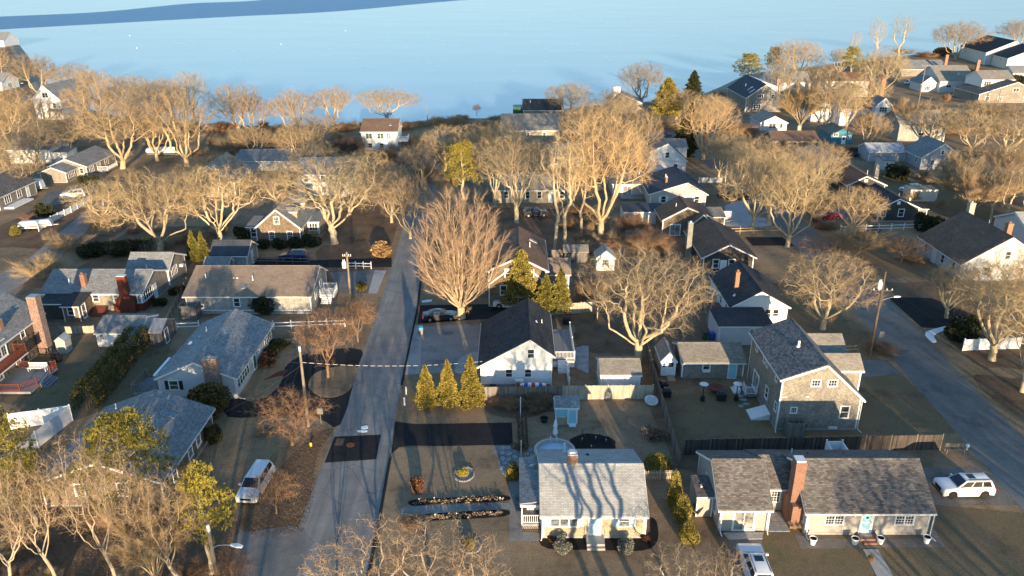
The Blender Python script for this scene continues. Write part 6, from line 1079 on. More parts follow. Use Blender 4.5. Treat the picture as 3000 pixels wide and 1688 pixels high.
def pine_kind(name, seed, mat, H=9.0, W_=7.0, pads=60, per=42):
    """crooked pitch pine: limbs carrying rounded pads of needle tufts"""
    g = np.random.default_rng(seed); t_ = MB(); pts = [(g.uniform(-.15, .15), g.uniform(-.15, .15), H * i / 7 * .92) for i in range(8)]; t_.tube(pts, [.24 * (1 - i / 9) for i in range(8)], 7); P0, D0 = [], []
    for k in range(pads):
        z = H * (.42 + .56 * (k / pads) ** .85); rr = W_ / 2 * (1 - (max(0, z / H - .45) / .62) ** 1.7) * g.uniform(.35, 1.0) + .2; a = k * 2.399; c = np.array([rr * math.cos(a), rr * math.sin(a), z + g.uniform(-.2, .3)])
        if k % 2 == 0: t_.tube([(0, 0, z - .5 - rr * .12), tuple(c * np.array([.5, .5, 1]) - np.array([0, 0, .22])), tuple(c)], [.06, .04, .015], 4)
        m = per; v = unit(g.normal(size=(m, 3))); R_ = g.uniform(.55, .95); p = c + v * np.array([R_, R_, R_ * .5]) * (g.uniform(.4, 1, (m, 1)) ** .5); P0.append(p); D0.append(unit(v + np.array([0, 0, .9])))
    P0, D0 = np.concatenate(P0), np.concatenate(D0); k = 12; pos = np.repeat(P0, k, 0) + g.normal(0, .05, (len(P0) * k, 3)); cr = leaf_mesh('crown', pos, np.repeat(D0, k, 0), .18, mat, .11, seed, 0, .8)
    return dict(parts=[('trunk', t_.mesh('trunk', 'bark_grey')), ('crown', cr)], h=H, w=W_, name=name)
KIND['cedar'] = cone_kind('arborvitae', 41, 'leaf_gold', 16000, 4.0, .9, .115, .85, .2); KIND['cedarG'] = cone_kind('cedar_tree', 42, 'leaf_cedar', 13000, 7.0, 1.7, .2, .8, .24); KIND['cedarO'] = cone_kind('cedar_tree', 43, 'leaf_gold', 14000, 7.0, 2.3, .22, .6, .25); KIND['cedarD'] = cone_kind('cedar_tree', 44, 'leaf_dark', 7000, 8.0, 1.6, .32, .7, .3)
KIND['pine'] = pine_kind('pine_tree', 45, 'leaf_pine'); KIND['pineB'] = pine_kind('pine_tree', 46, 'leaf_pine', 8, 5.5, 44, 40)
KIND['yew'] = blob_kind('round_yew', 47, 'leaf_hedge', 9000, .10, 9, 1.0); KIND['bush'] = blob_kind('evergreen_bush', 48, 'leaf_hedge', 3200, .14); KIND['darkbush'] = blob_kind('dark_bush', 49, 'leaf_dark', 3200, .14); KIND['goldbush'] = blob_kind('golden_bush', 50, 'leaf_gold', 8000, .08); KIND['yellow'] = blob_kind('yellow_bush', 51, 'leaf_yellow', 4000, .09)
KIND['rust'] = blob_kind('rusty_shrub', 52, 'leaf_rust', 2600, .15, 7, .7); KIND['straw'] = blob_kind('ornamental_grass', 53, 'leaf_straw', 4200, .26, 6, .9, spread=.35); KIND['blue'] = blob_kind('blue_spruce_shrub', 54, 'leaf_blue', 3400, .13, 7, 1.0); KIND['litter'] = blob_kind('withered_clump', 55, 'leaf_litter', 900, .16, 5, .6)
SHRUBS = [
 ('cedar', -9.4, 75.0, 5.3, 2.5, 'left of three golden arborvitae in a row by the street', 'tree'), ('cedar', -7.0, 74.9, 6.0, 2.5, 'middle of three golden arborvitae in a row by the street', 'tree'), ('cedar', -4.5, 74.9, 6.5, 2.8, 'right of three golden arborvitae in a row, touching the white house', 'tree'),
 ('cedarO', 1.3, 102.2, 8.8, 4.7, 'sharp-pointed golden cedar in front of the two-storey brown house', 'tree'), ('cedarG', 4.7, 100.7, 5.8, 3.3, 'left green cedar of the pair behind the black roof', 'tree'), ('cedarG', 6.7, 100.4, 6.7, 3.1, 'right green cedar of the pair behind the black roof', 'tree'),
 ('cedarO', 49.3, 252.4, 12.6, 9.3, 'stout orange-gold cedar by the shore', 'tree'), ('cedarD', 63.4, 280.4, 11.4, 6.4, 'dark ragged cedar right of the orange one', 'tree'), ('cedarD', 42.4, 194.6, 10.1, 5.1, 'dark cedar left of the golden maple', 'tree'), ('cedarD', 44.9, 199.0, 13.8, 4.0, 'slim dark cedar behind the golden maple', 'tree'),
 ('pine', -32.4, 54.9, 11.3, 8.6, 'yellow-green pine in front of the dark shingle house', 'tree'), ('pineB', -44.8, 57.0, 10.4, 6.8, 'yellow-green pine at the left edge below the vinyl fence', 'tree'), ('pineB', -24.0, 49.6, 9.9, 4.9, 'yellow-green pine right of the leaning trees', 'tree'), ('pineB', -41.0, 54.9, 7.7, 4.4, 'dim green pine between the vinyl fence and leaning trees', 'tree'),
 ('pineB', -9.8, 153.0, 13.1, 8.3, 'yellow-green pine beside the far end of the street', 'tree'), ('pineB', 109.3, 339.1, 14.0, 8.3, 'dark pine at the shore left of the golden tree', 'tree'), ('pineB', 92.6, 316.1, 13.6, 12.4, 'spreading dark pine left of the navy roof', 'tree'), ('pineB', 142.0, 339.1, 14.0, 10.0, 'flat-topped pine on the shore', 'tree'), ('pineB', -44.5, 165.2, 4.4, 10.3, 'green pine half hidden behind the sunlit oak', 'tree'),
 ('yew', -32.2, 70.6, 5.0, 4.9, 'big clipped round yew at the corner of the low grey house', 'shrub'), ('darkbush', -35.1, 99.3, 4.1, 3.6, 'round dark bush in front of the brown-roofed ranch', 'shrub'), ('cedarD', -39.3, 102.9, 2.0, 1.1, 'leftmost of three dwarf cedars by the brown-roofed ranch', 'shrub'), ('cedarD', -38.0, 102.6, 1.9, 1.1, 'middle of three dwarf cedars by the brown-roofed ranch', 'shrub'), ('cedarD', -37.0, 102.3, 1.6, 0.9, 'rightmost of three dwarf cedars by the brown-roofed ranch', 'shrub'),
 ('cedarG', -52.0, 120.8, 5.6, 2.2, 'left of two dark upright cedars left of the blue-roofed garage', 'tree'), ('cedarG', -50.3, 120.4, 5.5, 2.2, 'right of two dark upright cedars left of the blue-roofed garage', 'tree'), ('darkbush', -42.9, 127.1, 2.0, 2.3, 'dark bush at the left of the dormered cape', 'shrub'), ('darkbush', -40.1, 127.1, 2.0, 2.4, 'dark bush below the left window of the dormered cape', 'shrub'), ('darkbush', -37.4, 127.5, 2.0, 2.7, 'dark bush below the right window of the dormered cape', 'shrub'), ('darkbush', -35.0, 128.3, 2.3, 3.0, 'dark bush at the right corner of the dormered cape', 'shrub'), ('darkbush', -47.7, 131.9, 3.0, 2.4, 'tall dark bush beside the side door of the dormered cape', 'shrub'),
 ('straw', -22.1, 123.1, 2.4, 4.2, 'rounded tan grass clump at the far street corner', 'grass clump'), ('goldbush', 13.9, 62.9, 1.8, 2.9, 'rounded golden dry grass behind the picket gate', 'grass clump'), ('goldbush', 0.1, 61.8, 1.9, 1.3, 'clipped round yellow-green bush at the corner of the pale-roofed cape', 'shrub'),
 ('goldbush', 14.6, 57.0, 3.6, 1.5, 'upper golden bush in the row between cape and ranch', 'shrub'), ('goldbush', 15.0, 55.1, 2.9, 1.8, 'middle golden bush in the row between cape and ranch', 'shrub'), ('goldbush', 14.7, 52.6, 2.3, 1.7, 'lowest golden bush in the row between cape and ranch', 'shrub'),
 ('yellow', -4.6, 62.3, 1.0, 1.1, 'bright yellow dwarf bush in the oval stone bed', 'shrub'), ('goldbush', -3.5, 52.1, 1.1, 1.1, 'green-gold dwarf bush in the lower round stone bed', 'shrub'), ('rust', -8.8, 59.6, 1.7, 1.3, 'round rusty-leaved shrub on the front lawn', 'shrub'), ('redbrush', -8.8, 54.4, 2.0, 2.4, 'twiggy dark red shrub near the lower mulch strip', 'shrub'),
 ('blue', 4.2, 51.5, 1.6, 1.4, 'left frosted blue shrub in front of the cape', 'shrub'), ('blue', 9.4, 51.5, 1.6, 1.4, 'right frosted blue shrub in front of the cape', 'shrub'), ('rust', 3.4, 53.0, 0.7, 0.9, 'withered brown shrub at the left end of the cape bed', 'shrub'), ('rust', 11.3, 53.1, 0.8, 0.9, 'withered brown shrub at the right end of the cape bed', 'shrub'), ('litter', 5.8, 53.8, 0.6, 0.8, 'withered clump left of the cape steps', 'shrub'),
 ('bush', -29.6, 89.1, 1.7, 2.6, 'yellow-green low bush at the far corner of the low grey house', 'shrub'), ('rust', -29.8, 84.3, 1.9, 2.4, 'dark brown bush beside the green door', 'shrub'), ('bush', -29.8, 86.3, 2.0, 2.0, 'low bush between the two others along the grey house', 'shrub'), ('darkbush', -49.8, 106.8, 1.5, 1.9, 'dark round bush at the corner of the long house wing', 'shrub'), ('darkbush', -50.5, 102.6, 1.5, 1.7, 'dark round bush by the sunroom wall', 'shrub'), ('darkbush', 29.8, 69.5, 1.6, 1.7, 'dark bush under the shaded gable of the shingle house', 'shrub'),
 ('darkbush', 59.0, 90.8, 3.9, 4.3, 'big dark bush behind the white fence panels', 'shrub'), ('bush', 30.2, 97.2, 2.2, 1.4, 'bush at the right corner of the white-gable house', 'shrub'), ('darkbush', 76.2, 135.2, 4.1, 4.3, 'dark bush left of the brown-roofed cape', 'shrub'), ('darkbush', 88.0, 173.7, 4.1, 5.4, 'dark bush beside the small pale grey shed', 'shrub'), ('darkbush', -30.4, 67.7, 2.6, 1.4, 'dark bush behind the corner of the dark shingle house', 'shrub'), ('bush', -22.7, 108.1, 1.7, 1.8, 'small rounded bush on the brown-roofed ranch driveway', 'shrub'), ('darkbush', -65.8, 123.7, 1.4, 4.0, 'dark low bush behind the long house', 'shrub'), ('darkbush', -71.0, 122.7, 2.1, 4.6, 'dark low bush left of the long house wing', 'shrub'), ('goldbush', -89.6, 134.1, 1.7, 2.0, 'small green bush by the trailers at the left edge', 'shrub'), ('darkbush', -94.8, 170.2, 2.3, 3.5, 'dark bush before the grey cottage', 'shrub'), ('darkbush', -91.3, 146.2, 2.8, 3.1, 'dark bush by the left edge house porch', 'shrub'),
 ('brush', -72.9, 110.1, 7.0, 8.3, 'wind-combed bare shrub at the bend of the left lane', 'shrub'), ('brush', -25.8, 69.1, 0.9, 2.5, 'low bare shrub under the ornamental tree', 'shrub'), ('redbrush', -42.3, 197.7, 6.6, 10.1, 'reddish thicket bush left of the beach house', 'shrub'), ('redbrush', -31.1, 187.0, 5.8, 6.7, 'reddish thicket bush below the beach house', 'shrub'), ('brush', -73.2, 202.2, 7.5, 11.3, 'brown thicket bush right of the boat', 'shrub'), ('brush', -62.5, 204.6, 7.3, 10.4, 'brown thicket bush near the left shore pair', 'shrub'), ('brush', -18.2, 236.4, 5.0, 10.7, 'tan dome bush on the shore right of the beach house', 'shrub'), ('brush', -8.6, 234.5, 3.9, 8.3, 'dark low bush on the bare shore', 'shrub'), ('brush', -26.2, 207.1, 5.8, 11.6, 'bare bush right of the beach house', 'shrub'), ('brush', -17.6, 193.2, 7.4, 10.8, 'bare bush where the street ends', 'shrub'), ('brush', -19.9, 168.5, 6.7, 10.4, 'bare thicket left of the far pine', 'shrub'), ('brush', -32.6, 173.7, 5.0, 8.1, 'tan thicket behind the leafy verge', 'shrub'),
 ('redbrush', 23.0, 120.8, 6.8, 9.7, 'reddish thicket beside the shingle cottage', 'shrub'), ('redbrush', 21.5, 133.0, 5.9, 7.0, 'reddish bare bush below the beige house', 'shrub'), ('redbrush', 11.7, 104.3, 4.9, 5.1, 'reddish bare bush by the pale board fence', 'shrub'), ('brush', 11.4, 122.7, 4.2, 5.9, 'bare bush before the long low shed', 'shrub'), ('redbrush', 46.5, 86.9, 2.7, 4.4, 'twiggy red-brown bush at the foot of the wired pole', 'shrub'), ('redbrush', 3.1, 73.8, 1.4, 4.7, 'dark red hedge-like shrub under the board fence', 'shrub'), ('redbrush', -0.5, 73.8, 1.2, 3.9, 'dark red shrub beside the arborvitae', 'shrub'), ('litter', 1.1, 66.6, 1.1, 1.4, 'dark withered shrub along the thin pole in the back yard', 'shrub'), ('litter', 14.2, 67.7, 1.6, 2.4, 'withered plants along the side board fence', 'shrub'), ('brush', 4.4, 77.2, -0.5, 0.9, 'thin bare bush by the playhouse', 'shrub'),
 ('redbrush', 125.8, 222.8, 5.0, 12.4, 'reddish bare bush below the top right grey house', 'shrub'), ('brush', 127.8, 250.9, 5.6, 12.6, 'bare bush beside the upper utility pole', 'shrub'), ('redbrush', 107.1, 237.7, 5.9, 8.4, 'red-brown bush by the tall orange chimney', 'shrub'), ('redbrush', 109.5, 179.1, 5.1, 14.7, 'reddish bare thicket by the cottage at right', 'shrub'), ('brush', 116.9, 179.1, 5.6, 11.0, 'tan thicket at the right edge', 'shrub'), ('redbrush', 65.1, 220.0, 5.5, 12.2, 'reddish bush behind the white saltbox', 'shrub'), ('redbrush', 59.9, 187.0, 6.3, 11.5, 'reddish thicket before the low brown cottage', 'shrub'), ('brush', 47.1, 231.5, 5.8, 12.8, 'bare bush between the orange cedar and maple', 'shrub'), ('brush', 214.3, 442.3, 4.6, 12.9, 'low bush on the far shore', 'shrub'), ('straw', 233.4, 438.3, 4.1, 10.7, 'tan reed clump on the far shore under the umbrella tree', 'shrub'),
 ('brush', -53.8, 72.2, 1.5, 3.0, 'bare brown bush below the red-railed deck', 'shrub'), ('brush', -59.6, 100.1, 2.4, 3.3, 'bare pale shrub at the brick vestibule', 'shrub'), ('brush', -77.8, 139.9, 5.0, 8.8, 'bare bush under the left sunlit oak', 'shrub'), ('brush', -76.3, 124.7, 4.9, 8.0, 'dark thicket beside the left lane', 'shrub'), ('redbrush', -92.5, 142.4, 2.4, 3.8, 'rusty bush beside the trailers', 'shrub'), ('brush', -73.9, 187.0, 4.8, 8.6, 'brown bush right of the boat trailer', 'shrub'), ('redbrush', 29.2, 50.5, 1.4, 0.6, 'twiggy bush at the corner of the main wing of the ranch', 'shrub'), ('brush', 24.5, 54.4, 2.0, 1.4, 'bare red-stemmed bush at the foot of the ranch chimney', 'shrub'),
]
for t_ in SHRUBS:
    k_, X, Y, hh, ww, lab, cat = t_
    if not k_.startswith(('cedar', 'pine')):      # a low round plant: its near edge, not its centre, is what was measured
        hh = max(.35 * ww, hh - ww / 2 * CAM_H / Y); Y += ww * .4
    plant(k_, X, Y, hh, ww, lab, None, cat)
belt('along the bare shore', [('brush', -47.5, 236.4, 2.6, 7.1), ('redbrush', -31.7, 234.5, 2.6, 7.1), ('brush', -27.4, 238.9, 2.4, 6.0), ('brush', -23.0, 242.8, 2.9, 7.3), ('redbrush', -15.8, 245.5, 2.9, 7.4), ('brush', -4.7, 246.8, 2.7, 7.4), ('brush', 0.3, 248.2, 3.0, 6.2), ('redbrush', -50.1, 231.5, 2.9, 8.2), ('brush', -68.0, 228.5, 3.5, 9.2), ('redbrush', -84.8, 230.3, 3.7, 9.3), ('brush', -95.7, 234.5, 3.2, 8.3), ('redbrush', 66.7, 289.3, 2.4, 8.6), ('brush', 77.0, 295.8, 3.3, 8.8), ('redbrush', 220.2, 432.3, 3.5, 12.7), ('brush', 192.8, 413.6, 3.3, 14.1)], 'low bare bush', 'shrub')
def thicket(where, n, x0, x1, y0, y1, seed, hs=(1.2, 2.8)):
    r = random.Random(seed); belt(where, [(r.choice(['brush', 'redbrush', 'brush']), r.uniform(x0, x1), r.uniform(y0, y1), r.uniform(*hs), r.uniform(2.2, 4.6)) for _ in range(n)], 'low bare bush', 'shrub')
thicket('under the left oaks', 16, -82, -52, 119, 142, 1); thicket('between the boat and oaks', 18, -92, -50, 150, 198, 2, (2, 4)); thicket('where the far street ends', 14, -34, -12, 172, 205, 3, (2, 4)); thicket('round the tall trunks', 16, 9, 27, 122, 150, 4); thicket('along the side street', 14, 57, 67, 120, 172, 5); thicket('in the far right yards', 16, 82, 125, 145, 182, 6, (1.5, 3.5)); thicket('in the bottom left wood', 16, -46, -24, 44, 57, 7, (1.0, 2.2)); thicket('left of the beach house', 16, -100, -44, 202, 236, 8, (2, 4)); thicket('below the shore roofs', 16, -16, 60, 196, 246, 9, (2, 4)); thicket('before the top right houses', 14, 120, 165, 225, 285, 10, (2, 4))
def hedge(name, label, pts, wd, ht, mat, dens=420, size=.13, cat='hedge', seed=0, group=None):
    """clipped hedge along a polyline: leaf sprays on a rounded box around dark stems"""
    g = np.random.default_rng(seed); e = empty(name, (*pts[0], 0), label, cat, group); P0, D0 = [], []; st = MB()
    for a, b in zip(pts[:-1], pts[1:]):
        a, b = np.array(a), np.array(b); L = np.linalg.norm(b - a); d = (b - a) / L; s = np.array([-d[1], d[0]]); n = int(L * (wd + 2 * ht) * dens / 3)
        u = g.uniform(-.3, L + .3, n); ang = g.uniform(-.1, np.pi + .1, n); k = .45; cx = np.sign(np.cos(ang)) * np.abs(np.cos(ang)) ** k; cz = np.clip(np.sin(ang), 0, 1) ** k
        sh = g.uniform(.82, 1.04, n) * (1 + .07 * np.sin(u * 2.3) + .05 * np.sin(u * 5.1 + cz * 3)); low = g.uniform(0, 1, n) < .35; z = np.where(low, g.uniform(.05, .9, n) * ht, cz * ht * sh); cx = np.where(low, np.sign(cx), cx)
        xy = a[None] + d[None] * u[:, None] + s[None] * (cx * wd / 2 * sh)[:, None]; P0.append(np.column_stack([xy - np.array(pts[0]), z])); D0.append(np.column_stack([s[None] * cx[:, None], cz + .2]))
        for q in np.arange(.3, L, .6):
            p = a + d * q - np.array(pts[0]); st.tube([(p[0], p[1], 0), (p[0] + .05, p[1], ht * .7)], [.05, .02], 4)
    link('foliage', leaf_mesh('foliage', np.concatenate(P0), np.concatenate(D0), size, mat, .45, seed, 0, .6), e); link('stem', st.mesh('stem', 'bark_dark'), e); return e
hedge('hedge', 'long tall clipped hedge between the shed yard and low grey house', [(-47.74, 90.42), (-46.56, 74.44)], 2.6, 2.7, 'leaf_hedge', 520, .14, seed=61)
hedge('hedge', 'dark clipped hedge along the top right houses', [(196, 372), (206, 340), (216, 312)], 3.0, 3.2, 'leaf_hedge', 160, .32, seed=62)
hedge('hedge', 'low dark hedge behind the long house', [(-70.92, 124.65), (-61.89, 127.06)], 2.0, 2.0, 'leaf_dark', 240, .18, seed=63)
hedge('hedge', 'dry brown hedge strip along the thin white pole', [(1.04, 72.56), (1.14, 66.95)], .9, 1.0, 'leaf_litter', 420, .13, seed=64)
hedge('hedge', 'dark red leafless hedge under the back board fence', [(0.55, 75.28), (4.73, 75.45)], 2.2, .9, 'leaf_litter', 420, .13, seed=65)
# leaf litter and thatch scattered on the near lawns
def scatter(name, label, poly, n, size, mat, seed, cat='leaf litter'):
    g = np.random.default_rng(seed); xs = np.array([p[0] for p in poly]); ys = np.array([p[1] for p in poly]); out = []
    while len(out) < n:
        x, y = g.uniform(xs.min(), xs.max()), g.uniform(ys.min(), ys.max()); c = False; j = len(poly) - 1
        for i in range(len(poly)):
            if (ys[i] > y) != (ys[j] > y) and x < (xs[j] - xs[i]) * (y - ys[i]) / (ys[j] - ys[i]) + xs[i]: c = not c
            j = i
        if c: out.append((x, y, .05))
    pos = np.array(out); nr = g.normal(0, .5, pos.shape); nr[:, 2] = np.abs(nr[:, 2]) + .25
    o = link(name, leaf_mesh(name, pos, nr, size, mat, .4, seed, 0, .4)); tag(o, label, cat, kind='stuff')
NEAR = [(0.11, 77.18), (15.65, 76.30), (15.86, 63.57), (18.02, 62.93), (16.25, 49.19), (13.38, 44.63), (-9.68, 44.63), (-11.77, 54.88), (-11.81, 66.25), (-2.31, 67.23), (0.50, 67.66)]
scatter('fallen_leaves', 'fallen brown leaves along the street verge', [(-20.95, 71.38), (-18.71, 70.77), (-19.16, 66.25), (-17.90, 57.56), (-17.94, 54.11), (-21.87, 53.61), (-24.49, 55.93), (-24.51, 62.30), (-23.72, 66.25)], 9000, .06, 'leaf_litter', 74)
scatter('fallen_leaves', 'fallen leaves in the bottom left wood', [(-49.50, 63.57), (-28.38, 60.45), (-23.63, 54.88), (-21.14, 46.20), (-38.06, 44.63)], 14000, .075, 'leaf_litter', 75)

# ------------------------------------------------------------------ fences
def fence(label, pts, h, style, mat, name='fence', panel=2.4, cat='fence', post_m=None, group=None):
    """panels and posts are parts; boards, pickets and rails are real pieces inside each panel"""
    e = empty(name, (*pts[0], 0), label, cat, group); post_m = post_m or mat; px, py = pts[0]
    for a, b in zip(pts[:-1], pts[1:]):
        a, b = Vector(a), Vector(b); L = (b - a).length; n = max(1, round(L / panel)); pl = L / n; an = math.atan2(b.y - a.y, b.x - a.x)
        if style == 'rail':
            k = ('rail', round(pl, 2), mat, h)
            if k not in _cache: m = MB(); m.beam((0, 0, 0), (pl, 0, 0), .05, .13); _cache[k] = m.mesh('rail', mat)
            for i in range(n):
                p = a.lerp(b, i / n)
                for z in (h * .38, h * .82): link('rail', _cache[k], e, (p.x - px, p.y - py, z + rng.uniform(-.02, .02)), an)
        else:
            vs = []
            for v in range(3):
                k = (style, round(pl, 2), mat, h, v)
                if k not in _cache:
                    m = MB(); r_ = random.Random(v * 7 + 1)
                    if style == 'board':
                        nb = int(pl / .145)
                        for i in range(nb):
                            x = i * pl / nb; z = h + r_.uniform(-.025, .025); y = r_.uniform(-.006, .006); m.box(x + .004, x + pl / nb - .004, y - .012, y + .012, .04, z)
                        for z in (.35, h - .35): m.box(0, pl, .02, .07, z, z + .09)
                    elif style == 'vinyl':
                        nb = int(pl / .16)
                        for i in range(nb): x = i * pl / nb; m.box(x + .003, x + pl / nb - .003, -.014, .014, .12, h - .1)
                        m.box(0, pl, -.03, .03, .05, .13); m.box(0, pl, -.03, .03, h - .12, h - .02)
                    elif style == 'picket':
                        nb = int(pl / .15)
                        for i in range(nb): x = (i + .2) * pl / nb; m.box(x, x + .075, -.03, -.01, .06, h + r_.uniform(-.02, .02))
                        for z in (.25, h - .3): m.box(0, pl, -.008, .03, z, z + .07)
                    _cache[k] = m.mesh('panel', mat)
                vs.append(_cache[k])
            for i in range(n): p = a.lerp(b, i / n); link('panel', vs[rng.randrange(3)], e, (p.x - px, p.y - py, rng.uniform(-.02, .02)), an + rng.uniform(-.004, .004))
        s_ = .06 if style != 'vinyl' else .065; k = ('post', style, post_m, h)
        if k not in _cache:
            m = MB(); m.box(-s_, s_, -s_, s_, 0, h + .08)
            m.hexa([(-s_ - .015, -s_ - .015, h + .08), (s_ + .015, -s_ - .015, h + .08), (s_ + .015, s_ + .015, h + .08), (-s_ - .015, s_ + .015, h + .08)], [(-.02, -.02, h + .15), (.02, -.02, h + .15), (.02, .02, h + .15), (-.02, .02, h + .15)]); _cache[k] = m.mesh('post', post_m)
        for i in range(n + 1): p = a.lerp(b, i / n); link('post', _cache[k], e, (p.x - px + .02 * math.sin(an), p.y - py - .0, 0), an)
    return e
fence('weathered dark grey board fence beside the golden arborvitae', [(-3.32, 76.48), (5.59, 76.65)], 1.75, 'board', 'fence_grey')
fence('pale new board fence behind the playhouse yard, partly sunlit', [(5.68, 76.65), (15.74, 76.83)], 1.8, 'board', 'fence_pale')
fence('board fence running back along the side yard to the picket gate', [(16.78, 87.67), (16.11, 63.61)], 1.8, 'board', 'fence_grey')
fence('long dark board fence behind the taupe ranch', [(17.03, 65.90), (42.97, 66.85)], 1.8, 'board', 'fence_dark', panel=2.6, post_m='fence_grey')
fence('tall white vinyl fence with corner at lower left', [(-52.5, 70.6), (-46.98, 72.30), (-48.13, 64.63)], 1.9, 'vinyl', 'vinyl_white')
fence('white two-rail fence left of the low grey house', [(-44.78, 94.94), (-41.84, 95.19)], 1.15, 'rail', 'vinyl_white'); fence('white two-rail fence right of the low grey house', [(-31.93, 95.19), (-22.49, 95.94)], 1.15, 'rail', 'vinyl_white')
fence('white scalloped panel fence along the left lane', [(-86.71, 137.09), (-87.26, 142.39), (-86.85, 148.88), (-87.03, 156.49)], 1.2, 'vinyl', 'vinyl_white')
fence('white three-post rail fence before the dark ranch', [(59.92, 136.62), (76.93, 138.26)], 1.25, 'rail', 'vinyl_white'); fence('two white panels standing alone by the side street', [(56.95, 88.84), (60.69, 89.07), (64.42, 89.40)], 1.6, 'vinyl', 'vinyl_white')
fence('brown split-rail fence below the icy driveway', [(38.90, 135.70), (49.02, 136.62)], 1.15, 'rail', 'pallet_wood'); fence('low picket gate fence behind the golden dry grass', [(12.47, 61.87), (15.53, 61.97)], 1.05, 'picket', 'picket_tan', panel=1.5)
fence('weathered board fence before the long low shed', [(5.55, 122.25), (12.54, 121.92)], 1.7, 'board', 'fence_grey'); fence('white picket panel beside the white saltbox', [(41.88, 171.86), (47.01, 171.86)], 1.2, 'picket', 'vinyl_white'); fence('dark board fence in front of the teal shed', [(82.72, 200.07), (93.54, 199.67)], 2.0, 'board', 'fence_dark', post_m='fence_dark')
fence('pale L-shaped board fence behind the black roof', [(5.23, 99.70), (11.81, 100.87), (11.76, 98.44)], 1.6, 'board', 'fence_pale'); fence('low sunlit board fence below the black-roofed porch', [(-59.62, 93.57), (-55.22, 93.88)], 1.1, 'board', 'fence_pale')
fence('white picket rail beside the white house deck', [(6.6, 79.6), (6.5, 84.0)], 1.2, 'picket', 'vinyl_white', panel=1.5); fence('grey split-rail fence near the foot of the wired pole', [(41.13, 88.04), (43.55, 88.52)], 1.1, 'rail', 'fence_grey'); fence('grey split-rail fence running up beside the long house', [(-45.87, 93.47), (-49.63, 111.08)], 1.1, 'rail', 'fence_grey'); fence('white gate rail at the family driveway mouth', [(-26.37, 118.12), (-22.58, 117.81)], 1.1, 'rail', 'vinyl_white', panel=1.4); fence('grey board garden wall left of the gold-lit shed row', [(20.05, 130.40), (24.66, 130.82)], 1.3, 'board', 'fence_pale'); fence('grey rail fence behind the brown-roofed ranch', [(-43.75, 120.63), (-33.10, 119.84)], 1.2, 'rail', 'fence_grey'); fence('tan board fence left of the white boat shed yard', [(20.25, 133.45), (23.37, 135.25)], 1.5, 'board', 'fence_pale')

# ------------------------------------------------------------------ vehicles
def paint(name, c, metal=0.0, rough=.28):
    t = NT(name); n = t.noise(t.co(), 2.5, 3); t.out(t.ramp(n, [(.3, mk(c, .93)), (.7, mk(c, 1.05))]), rough, .5, metal); t.b.inputs['Coat Weight'].default_value = .6; t.b.inputs['Coat Roughness'].default_value = .08
paint('paint_car_white', (.74, .74, .74)); paint('paint_car_black', (.012, .012, .014)); paint('paint_car_blue', (.02, .035, .11)); paint('paint_car_red', (.42, .02, .015)); paint('paint_car_silver', (.45, .46, .47), .4); paint('paint_car_dark', (.05, .055, .06))
m_plain('tyre_rubber', (.018, .018, .019), .85, .2); m_plain('rim_dark', (.05, .05, .055), .4, .5, .1, 5, .6); m_plain('rim_silver', (.5, .5, .5), .35, .5, .1, 5, .8); m_plain('lamp_red', (.45, .02, .02), .2, .5); m_plain('lamp_clear', (.75, .75, .72), .15, .5)
CARS = {  # L, W, belt z, roof z, hood(front z), base x0 x1, top x0 x1, wheel r, hood x, rear deck x
 'suv': dict(L=4.85, W=1.94, belt=1.10, roof=1.76, nose=.98, g0=-2.30, g1=1.18, t0=-1.98, t1=.30, wr=.37, rails=True), 'minivan': dict(L=5.0, W=1.96, belt=1.06, roof=1.76, nose=.82, g0=-2.42, g1=1.48, t0=-2.15, t1=.62, wr=.33, rails=False),
 'sedan': dict(L=4.75, W=1.82, belt=.95, roof=1.45, nose=.74, g0=-1.80, g1=1.0, t0=-.95, t1=.12, wr=.32, rails=False), 'wagon': dict(L=4.7, W=1.85, belt=1.0, roof=1.62, nose=.85, g0=-2.2, g1=1.05, t0=-1.85, t1=.25, wr=.34, rails=True)}
